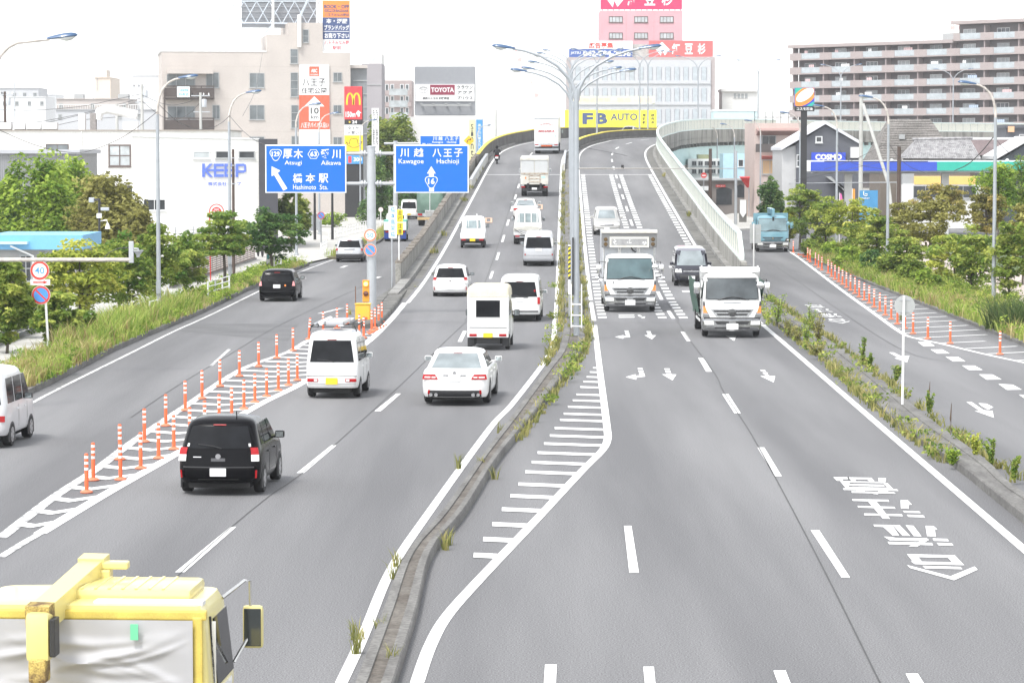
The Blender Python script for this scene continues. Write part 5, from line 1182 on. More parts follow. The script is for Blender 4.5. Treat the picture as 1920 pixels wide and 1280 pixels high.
# 10 old sedan
t, b = car('sedan', 'older white sedan with wide red tail lights ahead of the canvas covered truck', 'car', M('offwhite_car_paint', (.66, .66, .64), .3, coat=.5, var=.02), L=4.4, W=1.69, H=1.40, kind='sedan', wr=.3, glass=PALEGL, pl=None); lampset(t, b, .70, .82, .50, .96, .50, .96); plate(t, b, .55); place(t, 985, 413, True)
# 11 dropside truck with tail lift
OFFW = worn('weathered_white', (.66, .65, .60), (.56, .53, .46), .4, .7, 2.5, rough=.5, amt=.08)
t = thing('cargo_truck', 'weathered white truck with tail lift and tall grey rear doors', 'truck'); h = 1.08
MB().rbox(-h, h, .05, 4.4, .95, 3.0, .03).build('cargo_box', OFFW, t)
p = None
for x0, x1 in ((-h + .05, -.03), (.03, h - .05)): p = MB().rbox(x0, x1, -.0, .05, 1.85, 2.82, .015).build('rear_door', M('door_grey', (.52, .53, .53), .5, var=.05), t)
MB().rbox(-h - .04, h + .04, -.04, .1, 2.84, 3.06, .02).build('header', OFFW, t); MB().rbox(-h + .02, h - .02, -.10, -.02, .95, 1.82, .015).build('tail_lift', OFFW, t)
mb = MB()
for z in (1.12, 1.38, 1.62): mb.box(-.42, .42, -.13, -.10, z, z + .05)
for x in (-.44, .42): mb.box(x, x + .05, -.13, -.10, 1.0, 1.75)
mb.box(-h + .02, h - .02, -.14, -.1, 1.76, 1.86); mb.build('tail_lift_rib', worn('rusty_trim', (.55, .5, .42), (.3, .16, .08), .45, .6, 8), t)
MB().box(.55, .85, -.115, -.1, 1.45, 1.6).build('sticker', M('pale_sticker', (.45, .68, .66), .5), t); MB().box(-.72, -.64, -.115, -.1, 1.38, 1.55).build('sticker', AMBER, t)
for sd in (-1, 1):
 MB().rbox(sd * .5 - .09, sd * .5 + .09, -.16, -.02, .62, 1.05, .02).build('lift_arm', BLACKP, t); MB().rbox(sd * .88 - .16, sd * .88 + .16, -.04, .04, .70, .80, .01).build('tail_light', REDL, t); wheel(t, sd * 1.02, .9, .38, .2, MATS['steel_wheel'], dual=True); wheel(t, sd * 1.02, 5.2, .38, .2, MATS['steel_wheel'])
 mirror(t, sd * 1.2, 5.6, 1.75, w_=.16, h=.3, sd=sd, mat=WHITE)
MB().rbox(-.95, .95, -.02, .15, .42, .64, .02).build('bumper', BLACKP, t); plate_at(t, -.05, .62, w_=.4); MB().box(-.8, .8, .2, 5.6, .4, .95).build('chassis', DARKIN, t)
b = Body([(.45, 4.5, 6.0, 1.0), (1.3, 4.5, 6.05, 1.03), (2.1, 4.55, 5.7, .95), (2.2, 4.7, 5.5, .85)], bowr=0, rcr=.1); b.shell(MB()).build('cab', CARWHITE, t, smooth=40)
place(t, 1002, 369, True)
# 12 box lorry
t = thing('box_lorry', 'tall white box lorry with red lettering on its rear doors, top of the ramp', 'truck'); h = 1.25; BW = M('lorry_white', (.80, .80, .79), .35, coat=.2, var=.02)
MB().rbox(-h, h, .06, 8.0, 1.0, 3.72, .03).build('cargo_box', BW, t)
for x0, x1 in ((-h + .06, -.02), (.02, h - .06)):
 d_ = MB().rbox(x0, x1, 0, .06, 1.08, 3.58, .015).build('rear_door', BW, t); MB().tube([((x0 + x1) / 2 + (.35 if x0 < 0 else -.35), -.02, 1.05), ((x0 + x1) / 2 + (.35 if x0 < 0 else -.35), -.02, 3.6)], .02, 6).build('lock_rod', GALV, d_)
MB().rbox(-h - .01, h + .01, -.02, .1, 3.6, 3.74, .02).build('header', GALV, t)
mb = MB(); put_text(mb, 'MIHARA', -.85, 2.22, .85, 2.48, -.012, .03, .25); n = 9
for i, ch in enumerate('TRANSPORT'):
 x = lerp(-.68, .58, i / 8); put_text(mb, ch, x, 2.86 + .18 * (1 - ((i - 4) / 4) ** 2), x + .12, 3.03 + .18 * (1 - ((i - 4) / 4) ** 2), -.012, .01)
mb.build('lettering', M('dark_red_lettering', (.45, .03, .04), .5), t)
MB().box(.85, 1.02, -.012, -.002, 1.75, 1.95).build('sticker', M('pale_sticker', (.45, .68, .66), .5), t)
MB().rbox(-h, h, -.06, .1, .76, 1.02, .02).build('bumper', GALV, t); mb = MB()
for k in range(6): mb.add([(-.52 + k * .18, -.066, .78), (-.44 + k * .18, -.066, .78), (-.36 + k * .18, -.066, .92), (-.44 + k * .18, -.066, .92)], [(0, 1, 2, 3)])
MB().box(-.55, .62, -.064, -.061, .77, .93).build('warning_board', REDL, t); mb.build('warning_stripe', AMBER, t)
MB().rbox(-h, h, .1, .3, .36, .6, .02).build('underrun_bar', GALV, t); plate_at(t, -.07, .86, w_=.42, h=.2, x=-.95)
for sd in (-1, 1):
 MB().rbox(sd * 1.0 - .18, sd * 1.0 + .18, -.09, -.05, .9, 1.0, .01).build('tail_light', REDL, t)
 for y in (1.3, 2.4, 7.6): wheel(t, sd * 1.2, y, .45, .25, MATS['steel_wheel'], dual=y < 3)
 mirror(t, sd * 1.4, 9.4, 2.0, w_=.2, h=.4, sd=sd)
b = Body([(.5, 8.2, 9.9, 1.2), (1.5, 8.2, 9.95, 1.22), (2.7, 8.3, 9.6, 1.12), (2.8, 8.5, 9.3, 1.0)], bowr=0, rcr=.1); b.shell(MB()).build('cab', CARWHITE, t, smooth=40); MB().box(-.6, .6, .3, 9, .55, 1.0).build('chassis', DARKIN, t)
place(t, 1024.5, 289, True)
# 13 motorcycle
t = thing('motorcycle', 'dark scooter climbing the left lane of the ramp', 'motorcycle')
wheel(t, .06, .3, .25, .12); wheel(t, .06, 1.55, .25, .12)
bm_ = Body([(.3, .12, 1.2, .14), (.55, .0, 1.15, .19), (.78, .05, 1.0, .18), (.86, .15, .9, .12)], rcr=.1, rcf=.1, bowr=.05, bowf=.05); bm_.shell(MB()).build('rear_cowl', BLACKCAR, t, smooth=45)
MB().rbox(-.16, .16, -.03, .02, .72, .84, .02).build('tail_light', REDL, t); MB().rbox(-.15, .15, -.05, -.03, .52, .70, .01).build('licence_plate', PLATEW, t)
MB().rbox(-.2, .2, 1.2, 1.32, .4, 1.05, .05).build('leg_shield', SILVER, t); MB().tube([(-.36, 1.1, 1.08), (0, 1.22, 1.05), (.36, 1.1, 1.08)], .02, 6).build('handlebar', BLACKP, t)
for sd in (-1, 1): mirror(t, sd * .4, 1.15, 1.25, w_=.12, h=.09, sd=sd)
MB().tube([(.17, .1, .35), (.17, .7, .32)], .06, 8).build('exhaust', GALV, t)
place(t, 931.5, 308, True); moto = t
# 14 far car on the bend
t, b = car('sedan', 'pale car far away at the bend behind the dark median barrier', 'car', SILVER, L=4.5, W=1.7, H=1.45, kind='sedan', wr=.3); lampset(t, b, .7, .8, .6, .96)
s = 370
while s < 480:
 p = off(s, -7)
 if 960 + p[0] / p[1] * FPX > 1103: break
 s += 1
x, y, tx, ty = ref(s); t.location = p; t.rotation_euler = (0, 0, -atan2(tx, ty))
# ---------- oncoming cars
def front_face(t, b, bl, grille, hl, pw=.33, pz=.45, gm=None, hm=CLEARL):
 b.front(MB(), *grille, o=.014).build('grille', gm or BLACKP, t); lampset(t, b, *hl, mat=hm, name='headlight', face='front', o=.02); plate(t, b, pz, 'front', w_=pw)
t, b = car('minivan', 'silver minivan coming down the ramp behind the decorated box truck', 'car', M('warm_silver_paint', (.46, .45, .43), .3, metal=.3, coat=.5, var=.02), L=4.6, W=1.695, H=1.62, kind='wagon', wr=.3, pl=None)
front_face(t, b, .9, (.62, .70, -.5, .5), (.64, .80, .58, .97, .60, .9), pz=.42); b.front(MB(), .68, .70, -.45, .45, o=.02).build('grille_bar', CHROME, t); b.front(MB(), .28, .38, -.85, .85, o=.016).build('bumper_intake', BLACKP, t); b.front(MB(), .37, .41, -.9, .9, o=.03).build('bumper_trim', CHROME, t)
place(t, 1138, 442, True, True, 4.6)
t, b = car('minivan', 'dark purple grey minivan between the two white trucks', 'van', PURPLEGREY, L=4.6, W=1.695, H=1.85, kind='van', wr=.31, pl=None, roof=M('pale_glare_roof', (.16, .16, .19), .2, coat=.6))  # sky glare on the roof is painted in as a paler shell
front_face(t, b, .96, (.70, .84, -.5, .5), (.70, .88, .58, .97, .62, .94)); b.front(MB(), .755, .775, -.5, .5, o=.024).build('grille_bar', CHROME, t); b.front(MB(), .42, .60, -.7, .7, o=.018).build('bumper_intake', BLACKP, t); MB().lathe([(.05, 0), (.05, .02)], 10, (0, b.yf(.78, 0) + .01, .78), 'y').build('badge', CHROME, t); mb = MB()
for z in (.46, .53): b.front(mb, z, z + .015, -.68, .68, o=.024)
mb.build('intake_bar', M('dark_grey_plastic', (.07, .07, .075), .4), t); b.front(MB(), 1.1, 1.62, -.82, .82, -.80, .80, o=.02).build('windscreen', PALEGL, t)
place(t, 1297, 538, True, True, 4.6)
# ---------- big trucks, cab at the +y end
def big_cab(t, L, hw, ztop, paint, style=0, glass=CLEARGL, y0=None):
 y0 = L - 1.75 if y0 is None else y0
 b = Body([(.60, y0, L - .03, hw - .02), (.80, y0, L, hw), (1.36, y0, L - .03, hw), (1.44, y0, L - .05, hw), (ztop - .22, y0 + .03, L - .34, hw - .07), (ztop - .08, y0 + .06, L - .42, hw - .11), (ztop, y0 + .16, L - .62, hw - .2)], rcr=.07, rcf=.16, bowr=0, bowf=.12); b.shell(MB(), crown=.06).build('cab', paint, t, smooth=40)
 b.front(MB(), 1.40, ztop - .12, -.92, .92, -.94, .94, o=.006, nu=10).build('windscreen_seal', BLACKP, t, smooth=40); b.front(MB(), 1.44, ztop - .16, -.885, .885, -.9, .9, o=.014, nu=10).build('windscreen', glass, t, smooth=40)
 for sd in (-1, 1):
  b.side(MB(), sd, 1.42, ztop - .26, y0 + .35, L - .35, y0 + .38, L - .5).build('side_window', GLASS, t); b.side(MB(), sd, .8, 1.48, y0 + .32, y0 + .335, o=.004).build('door_gap', BLACKP, t)
 # bumper
 bp = Body([(.25, L - .5, L + .04, hw - .04), (.32, L - .5, L + .09, hw), (.64, L - .5, L + .09, hw), (.70, L - .5, L + .03, hw - .01)], rcr=.05, rcf=.2, bowr=0, bowf=.12); BCH = M('bumper_chrome', (.36, .365, .37), .2, metal=.85, var=.25, scale=5)
 bp.shell(MB(), crown=.005).build('bumper', BCH, t, smooth=40); bp.front(MB(), .50, .61, -.52, .52, -.60, .60, o=.01).build('bumper_intake', BLACKP, t); bp.front(MB(), .34, .40, -.6, .6, o=.01).build('bumper_intake', BLACKP, t); bp.front(MB(), .53, .57, -.12, .12, o=.02).build('intake_bar', BCH, t)
 bp.front(MB(), .33, .62, -.12, .12, o=.012).build('bumper_centre', BCH, t)
 lampset(t, bp, .48, .63, .62, .95, .64, .95, mat=CLEARL, name='headlight', face='front', o=.02); plate(t, bp, .42, 'front', w_=.44, h=.22, dy=.03)
 # nose panel, grille, corner lamps
 b.front(MB(), .705, .745, -.98, .98, o=.012).build('nose_gap', BLACKP, t)
 GR = M('grille_silver', (.36, .365, .37), .25, metal=.7); b.front(MB(), .80, 1.06, -.56, .56, -.74, .74, o=.02, nu=10).build('grille', GR if style < 2 else paint, t, smooth=40)
 mb = MB(); b.front(mb, .83, .90, -.50, .50, -.54, .54, o=.03, nu=10); b.front(mb, .95, 1.02, -.60, .60, -.66, .66, o=.03, nu=10); mb.build('grille_slot', BLACKP, t)
 if style < 2: MB().lathe([(.10, 0), (.14, .0), (.15, .03), (.08, .05)], 18, (0, b.yf(.93, 0) + .02, .93), 'y').build('emblem', M('emblem_dark', (.10, .10, .10), .3, metal=.5), t, smooth=40)
 else: MB().add([(0, b.yf(.93, 0) + .045, .85), (-.06, b.yf(.93, 0) + .045, .95), (0, b.yf(.93, 0) + .045, 1.02), (.06, b.yf(.93, 0) + .045, .95)], [(0, 1, 2, 3)]).build('emblem', CHROME, t)
 for sd in (-1, 1):
  def cp(z0, z1, xa, xb, xat, xbt, o, nm, mt):
   a = [sd * q for q in (xa, xb, xat, xbt)]
   if sd < 0: a = [a[1], a[0], a[3], a[2]]
   b.front(MB(), z0, z1, *a, o=o, nu=3, nv=3).build(nm, mt, t, smooth=40)
  cp(.745, .95, .76, .995, .82, .995, .018, 'corner_panel', GR if style < 2 else M('dark_grey_plastic', (.07, .07, .075), .4)); cp(.92 if style < 2 else .78, 1.17 if style < 2 else .88, .84, .99, .93, .99, .03, 'indicator', AMBER if style < 2 else CLEARL);
  if style < 2: cp(1.17, 1.34, .92, .995, .94, .995, .02, 'corner_vane', M('dark_grey_plastic', (.07, .07, .075), .4))
  # mirrors
  o = MB().rbox(sd * (hw + .22) - .11, sd * (hw + .22) + .11, L - .42, L - .30, 1.62, 2.06, .04).build('mirror', CHROME if style < 2 else paint, t, smooth=40); MB().tube([(sd * (hw - .02), L - .45, 2.15), (sd * (hw + .2), L - .38, 2.16), (sd * (hw + .22), L - .36, 1.5), (sd * (hw - .02), L - .4, 1.45)], .018, 6).build('mirror_arm', BLACKP, o)
  if sd < 0: MB().lathe([(.02, -.06), (.12, -.03), (.14, .03), (.03, .09)], 14, (-(hw - .05), L + .02, 1.95), 'y').build('mirror', CHROME if style < 2 else paint, t, smooth=40)
  MB().box(*sorted((sd * (hw - .05), sd * (hw + .01))), y0 + .5, L - .3, .42, .7).build('step', BCH, t)
  wheel(t, sd * (hw - .02), L - 1.1, .40, .22, MATS['steel_wheel'])
 zw = 1.42
 for xa, xb, dz in ((.55, -.1, .1), (-.62, .05, .1)): MB().tube([(xa, b.yf(zw, xa) + .05, zw - .02), ((xa + xb) / 2, b.yf(zw + .07, 0) + .045, zw + .07), (xb, b.yf(zw + dz, 0) + .03, zw + dz)], .016, 5).build('wiper', BLACKP, t)
 return b
# 16 decorated box truck
t = thing('box_truck', 'white box truck with chrome front and lamp panel above its cab', 'truck'); L = 8.2; hw = 1.12
b = big_cab(t, L, hw, 2.44, CARWHITE); DKS = M('steel_dark_panel', (.22, .22, .22), .35, metal=.6); STAIN = M('stainless', (.55, .55, .54), .25, metal=.8, var=.15, scale=4)
MB().rbox(-1.15, 1.15, 0, 6.1, 1.0, 3.35, .04).build('cargo_box', M('box_silver', (.58, .60, .63), .4, metal=.3, var=.06), t)
mb = MB(); [mb.box(x - .025, x + .025, 6.1, 6.14, 1.2, 3.0) for x in (-1.1, -.45, -.38, .38, .45, 1.1)]; mb.build('box_rib', STAIN, t)
fr = thing  # lamp panel over the cab
o = MB().rbox(-1.2, 1.2, 6.14, 6.75, 2.74, 3.36, .03).build('lamp_panel', DKS, t); MB().rbox(-.86, .86, 6.75, 6.80, 2.74, 3.2, .02).build('panel_frame', OFFW, o); MB().rbox(-.78, .78, 6.80, 6.812, 2.83, 3.12, .004).build('panel_glass', M('panel_grey', (.30, .30, .30), .3, var=.2, scale=6), o)
MB().rbox(-1.22, 1.22, 6.1, 6.82, 3.36, 3.5, .02).build('top_trim', OFFW, t)
for sd in (-1, 1):
 for z in (2.88, 3.09): MB().lathe([(.09, 0), (.07, .03)], 14, (sd * 1.03, 6.75, z), 'y').build('round_lamp', M('lamp_brown', (.10, .06, .02), .2, coat=.5), o, smooth=40)
mb = MB(); random.seed(5)
for cx in (-.66, 0, .62):
 for k in range(9): a = random.uniform(0, 6.28); q = random.uniform(.02, .1); x, z = cx + q * cos(a), 2.97 + q * sin(a); mb.add([(x - .02, 6.815, z - .02), (x + .02, 6.815, z - .015), (x + .015, 6.815, z + .02), (x - .02, 6.815, z + .015)], [(0, 1, 2, 3)])
mb.build('painted_flower', SIGNW, o); MB().tube([(-.1, 6.2, 2.72), (-.16, 6.2, 2.6), (-.3, 6.22, 2.52)], .03, 6).build('loose_cable', BLACKP, t)
for k in range(9): MB().rbox(-.8 + k * .2 - .03, -.8 + k * .2 + .03, L - .7, L - .62, 2.42, 2.48, .01).build('marker_lamp', CLEARL, t)
p = MB().box(.66, .80, b.yf(1.26, .72) + .016, b.yf(1.26, .72) + .022, 1.2, 1.34).build('number_plate', PLATEW, t); mb = MB(); vs, fs = glyphs('1', .01); mb.add([(.75 - a * .04, b.yf(1.26, .72) + .024, lerp(1.22, 1.32, c_)) for a, c_ in vs], fs); mb.build('lettering', BLACKP, p)
for sd in (-1, 1):
 MB().rbox(sd * 1.13 - .03, sd * 1.13 + .03, 1.9, 5.9, .5, .95, .02).build('side_guard', STAIN, t); wheel(t, sd * 1.12, 1.5, .42, .24, MATS['steel_wheel'], dual=True)
 mirror(t, sd * (hw + .3), L - .2, 1.45, w_=.16, h=.16, sd=sd, mat=CHROME)
MB().box(-.6, .6, .3, 7.5, .5, 1.0).build('chassis', DARKIN, t)
place(t, 1181.5, 586, False, True, L + .06, yaw=-.012)
# 18 dump truck
t = thing('dump_truck', 'white dump truck with green side sheet, nearest oncoming truck', 'truck'); L = 6.9; hw = 1.09
b = big_cab(t, L, hw, 2.34, CARWHITE, glass=M('grey_windscreen', (.07, .08, .085), .05, var=.45, scale=1.3, spec=.4))
GREENS = worn('green_sheet', (.035, .085, .06), (.06, .13, .095), .3, .7, 2.2, rough=.7, amt=.1)
MB().rbox(-1.1, 1.1, 0, 4.9, .95, 1.75, .03).build('dump_bed', CARWHITE, t)
MB().hexa([(-1.1, 4.75, 1.75), (1.1, 4.75, 1.75), (1.1, 4.95, 1.75), (-1.1, 4.95, 1.75)], [(-1.12, 4.7, 2.55), (1.12, 4.7, 2.55), (1.12, 5.5, 2.52), (-1.12, 5.5, 2.52)]).build('bed_headboard', CARWHITE, t)
MB().rbox(-1.12, 1.12, 5.15, 5.55, 2.38, 2.56, .04).build('cab_guard', CARWHITE, t)
for sd in (-1, 1):
 mb = MB(); n = 8
 for i in range(n + 1):
  y = lerp(.1, 5.1, i / n)
  for j in range(5): z = lerp(2.05 - .25 * (i % 2) * 0, .75 + .12 * sin(i * 2.1), j / 4); mb.v.append((sd * (1.16 + .13 * (1 - j / 4) + .04 * sin(i * 1.7 + j)), y, z))
 for i in range(n):
  for j in range(4): a = i * 5 + j; mb.f.append((a, a + 1, a + 6, a + 5))
 mb.build('side_sheet', GREENS, t, smooth=60); wheel(t, sd * 1.12, 1.4, .45, .24, MATS['steel_wheel'], dual=True); MB().rbox(sd * 1.1 - .02, sd * 1.1 + .02, 2.2, 4.8, .48, .58, .01).build('side_guard', WHITE, t); MB().rbox(sd * 1.1 - .02, sd * 1.1 + .02, 2.2, 4.8, .68, .78, .01).build('side_guard', WHITE, t)
b.front(MB(), 1.30, 1.34, -.3, .3, o=.03).build('nose_handle', GALV, t)
MB().box(-.6, .6, .3, 6.3, .5, 1.0).build('chassis', DARKIN, t); mb = MB(); mb.tube([(.52 + .19 * cos(w), L - .3 - .06 * sin(w), 1.72 + .12 * sin(w)) for w in [2 * pi * i / 14 for i in range(15)]], .018, 5); mb.build('steering_wheel', BLACKP, t)
for sd in (-1, 1): MB().tube([(sd * 1.06, 5.2, 1.8), (sd * 1.06, 5.2, 2.62)], .03, 6).build('bed_post', CARWHITE, t)
place(t, 1373, 634, False, True, L + .06, yaw=-.012)
# 19 pale blue crane truck
BLUEP = M('pale_blue_paint', (.17, .34, .41), .3, coat=.5, var=.03)
t = thing('crane_truck', 'pale blue truck with folded crane at the right road', 'truck'); L = 6.8; hw = 1.1
b = big_cab(t, L, hw, 2.42, BLUEP, 2, glass=M('blue_windscreen', (.16, .23, .25), .05, var=.35, scale=1.3, spec=.4)); MB().rbox(-1.15, 1.15, 0, 4.3, .95, 1.35, .02).build('truck_bed', BLUEP, t)
for sd in (-1, 1): wheel(t, sd * 1.1, 1.3, .42, .23, MATS['steel_wheel'], dual=True)
MB().rbox(-1.2, 1.2, 4.4, 4.55, 1.3, 2.62, .02).build('headboard', BLUEP, t); MB().rbox(-.28, .28, 4.62, 4.95, .9, 2.5, .03).build('crane_column', BLUEP, t); MB().hexa([(.0, 4.6, 2.62), (.26, 4.6, 2.62), (.16, 6.2, 2.62), (-.1, 6.2, 2.62)], [(.0, 4.6, 3.0), (.26, 4.6, 3.0), (.16, 6.3, 2.95), (-.1, 6.3, 2.95)]).build('crane_boom', BLUEP, t)
MB().rbox(-.15, .05, 6.25, 6.45, 2.2, 2.95, .03).build('crane_tip', BLUEP, t); MB().rbox(-.11, .02, 6.45, 6.5, 1.75, 2.4, .02).build('hook_block', BLACKP, t); MB().box(-.6, .6, .3, 6.3, .5, .95).build('chassis', DARKIN, t)
place(t, 1449, 473, False, True, L + .06, yaw=-.02)
# 20 silver kei van at the left edge
t, b = car('kei_van', 'silver minivan cut off by the left edge of the photo', 'van', M('pale_silver_paint', (.62, .62, .63), .3, metal=.2, coat=.5), L=3.39, W=1.475, H=1.87, kind='van', wr=.275, pl='yellow', rim=ALLOY, mirrors=BLACKP); lampset(t, b, .62, .76, .74, .97)
place(t, -48, 842, yaw=-.058)
# 21 black hatch on left road
t, b = car('hatchback', 'black hatchback driving on the left side road by the grass', 'car', BLACKCAR, L=4.0, W=1.695, H=1.45, wr=.3, pl=None, mirrors=BLACKCAR); lampset(t, b, .72, .93, .82, .99, .9, .97, mat=M('pale_red_lamp', (.62, .25, .25), .15, coat=.5)); plate(t, b, .70); b.rear(MB(), 1.20, 1.23, -.8, .8, o=.05).build('spoiler', BLACKCAR, t); b.rear(MB(), .70, .78, .42, .5, o=.016).build('sticker', AMBER, t); b.rear(MB(), .45, .47, -.9, .9, o=.01).build('bumper_line', BLACKP, t)
place(t, 519, 566, yaw=-.02)
# 22 silver wagon
t, b = car('wagon', 'silver estate car with dark bumper far along the left side road', 'car', SILVER, L=4.2, W=1.695, H=1.48, kind='wagon', wr=.29, pl=None, rim=MATS['steel_wheel']); lampset(t, b, .72, .86, .88, .99); b.rear(MB(), .26, .50, -1.0, 1.0, o=.012).build('bumper', M('dark_grey_plastic', (.07, .07, .075), .4), t); plate(t, b, .66, w_=.4); b.rear(MB(), .78, .82, -.4, .4, o=.02).build('handle_bar', BLACKP, t)
place(t, 655, 492, yaw=.0)
# 23 green dump truck behind the sign
t = thing('dump_truck', 'green and white dump truck behind the upright bridge name plate', 'truck'); GB = M('green_bed', (.12, .42, .33), .45, var=.06); BB = M('blue_flap', (.02, .06, .28), .6)
MB().rbox(-.88, .88, 0, 3.0, .85, 1.62, .02).build('dump_bed', GB, t); MB().rbox(-.86, .86, -.05, 0, .85, 1.5, .015).build('tailgate', WHITE, t); b = Body([(.45, 3.1, 4.6, .84), (1.2, 3.1, 4.65, .86), (2.0, 3.15, 4.3, .78), (2.08, 3.3, 4.1, .7)], bowr=0, rcr=.1); b.shell(MB()).build('cab', CARWHITE, t, smooth=40); b.rear(MB(), 1.66, 1.92, -.7, .7).build('rear_window', GLASS, t)
for sd in (-1, 1): MB().box(sd * .62 - .22, sd * .62 + .22, -.02, 0, .2, .75).build('mud_flap', BB, t); wheel(t, sd * .84, .8, .36, .2, MATS['steel_wheel'], dual=True); wheel(t, sd * .84, 3.9, .36, .2, MATS['steel_wheel']); MB().rbox(sd * .6 - .15, sd * .6 + .15, -.06, -.02, .68, .78, .01).build('tail_light', REDL, t)
MB().box(-.85, .85, .0, .1, .6, .85).build('bumper', BLACKP, t); MB().box(-.5, .5, .2, 4, .4, .85).build('chassis', DARKIN, t)
place(t, 741, 453, yaw=0)
# 24 truck under a green sheet
t = thing('tanker_truck', 'truck with its tall load covered by a green tarpaulin on the left side road', 'truck'); TARP = worn('green_tarpaulin', (.10, .17, .135), (.15, .235, .19), .3, .7, 1.5, rough=.75, amt=.1)
sec = [(0, 1.5, .95, 1.2), (.25, 2.95, 1.2, .2), (.7, 3.3, 1.25, .0), (3.0, 3.35, 1.28, .0), (5.5, 3.2, 1.25, 0)]
mb = MB(); n = 13
for i, (y, zt_, w_, _) in enumerate(sec):
 for j in range(n):
  a = pi * j / (n - 1); x = -w_ * cos(a) * 1.0; s_ = sin(a); z = 1.15 + (zt_ - 1.15) * min(1, s_ * 1.7) + .09 * sin(j * 2.3 + i); mb.v.append((max(-w_, min(w_, x * 1.25)), y + (.25 * abs(x) if i == 0 else 0), z))
for i in range(len(sec) - 1):
 for j in range(n - 1): a = i * n + j; mb.f.append((a, a + 1, a + n + 1, a + n))
mb.f.append(tuple(range(n - 1, -1, -1))); mb.build('tarpaulin', TARP, t, smooth=50); MB().tube([(0, -.03, 1.3), (0, -.02, 1.55), (0, .2, 3.0), (0, .7, 3.36)], .03, 5).build('rope', WHITE, t)
MB().rbox(-1.15, 1.15, 0, 5.6, .85, 1.15, .02).build('frame', GALV, t); MB().rbox(-.45, .45, -.06, .1, .8, 1.45, .05).build('rear_box', STAIN, t); MB().rbox(-1.15, 1.15, -.05, .1, .55, .8, .02).build('bumper', M('ochre_bumper', (.5, .36, .18), .6), t)
for sd in (-1, 1): MB().rbox(sd * .9 - .2, sd * .9 + .2, -.1, -.05, .95, 1.15, .01).build('tail_light', REDL, t); wheel(t, sd * 1.1, 1.0, .48, .25, MATS['steel_wheel'], dual=True); wheel(t, sd * 1.1, 6.4, .48, .25, MATS['steel_wheel'])
b = Body([(.5, 5.8, 7.4, 1.15), (1.5, 5.8, 7.45, 1.18), (2.6, 5.9, 7.1, 1.08), (2.7, 6.1, 6.9, .95)], bowr=0, rcr=.1); b.shell(MB()).build('cab', CARWHITE, t, smooth=40)
place(t, 806, 424, yaw=-.03)
# 25 white van far left
t, b = car('cargo_van', 'white van with yellow plate left of the truck under green tarpaulin', 'van', CARWHITE, L=4.6, W=1.695, H=1.95, kind='van', wr=.31, pl='yellow'); lampset(t, b, .7, .9, .86, .98); place(t, 767, 411, yaw=.02)
# 26 yellow crane truck in the foreground
YP = M('pale_yellow_paint', (.70, .61, .24), .35, coat=.4, var=.03, scale=1); YD = worn('yellow_worn', (.70, .55, .12), (.52, .40, .09), .35, .7, 4, rough=.5, amt=.1)
t = thing('crane_truck', 'pale yellow crane truck with grey sheet behind its cab, nearest the camera', 'truck'); hw = 1.25; L0 = 0.0
b = Body([(.5, 0, 1.75, hw), (1.45, 0, 1.85, hw), (1.5, 0, 1.82, hw), (2.28, .0, 1.52, hw - .05), (2.40, .0, 1.42, hw - .10)], rcr=.06, rcf=.2, bowr=0, bowf=.1)
b.shell(MB(), crown=.02).build('cab', YP, t, smooth=35)
MB().rbox(-.22, hw - .24, .32, 1.25, 2.39, 2.52, .06).build('roof_panel', YP, t, smooth=30); mb = MB()
for k in range(7): x = lerp(-.12, .72, k / 6); mb.rbox(x - .015, x + .015, .35, 1.2, 2.515, 2.53, .005)
mb.build('roof_rib', YP, t); MB().rbox(-hw + .02, hw - .02, -.04, .06, 2.26, 2.36, .02).build('rear_header', YD, t); MB().rbox(hw - .16, hw - .06, -.05, .05, .5, 2.3, .02).build('rear_pillar', YD, t); MB().rbox(-hw + .06, -hw + .16, -.05, .05, .5, 2.3, .02).build('rear_pillar', YD, t)
MB().rbox(.05, hw - .08, .1, .3, 2.38, 2.43, .01).build('roof_edge', WHITE, t)
mb = MB(); nx, nz = 80, 60; random.seed(11); FO = [(random.uniform(.85, 2.2), random.uniform(-.28, .28), random.uniform(-.25, .3), random.uniform(.018, .05), random.uniform(.015, .05), random.uniform(-.8, .8), random.uniform(.3, .9)) for _ in range(26)]
for i in range(nz + 1):
 for j in range(nx + 1):
  u, v = j / nx, i / nz; x = lerp(-hw + .15, hw - .15, u); z = lerp(.9, 2.27, v)
  q_ = (1 - abs(2 * u - 1) ** 6) * (1 - v ** 8); sag = q_ * (sum(A * math.exp(-((z - z0_ - k1 * x - k2 * x * x) / w_) ** 2 - ((x - xc) / sx_) ** 2) for z0_, k1, k2, w_, A, xc, sx_ in FO) + .01 * sin(5 * x + 8 * z))
  mb.v.append((x, -.09 - sag, z))
for i in range(nz):
 for j in range(nx): a = i * (nx + 1) + j; mb.f.append((a, a + 1, a + nx + 2, a + nx + 1))
SHEET = M('grey_sheet', (.40, .40, .415), .6, var=.06, scale=2.5); mb.build('sheet', SHEET, t, smooth=80); MB().box(.48, .56, -.17, -.155, 2.08, 2.24).build('tape', M('green_tape', (.15, .55, .32), .5), t)
MB().rbox(hw - .1, hw + .06, -.12, .02, 1.35, 1.5, .02).build('latch', YD, t)
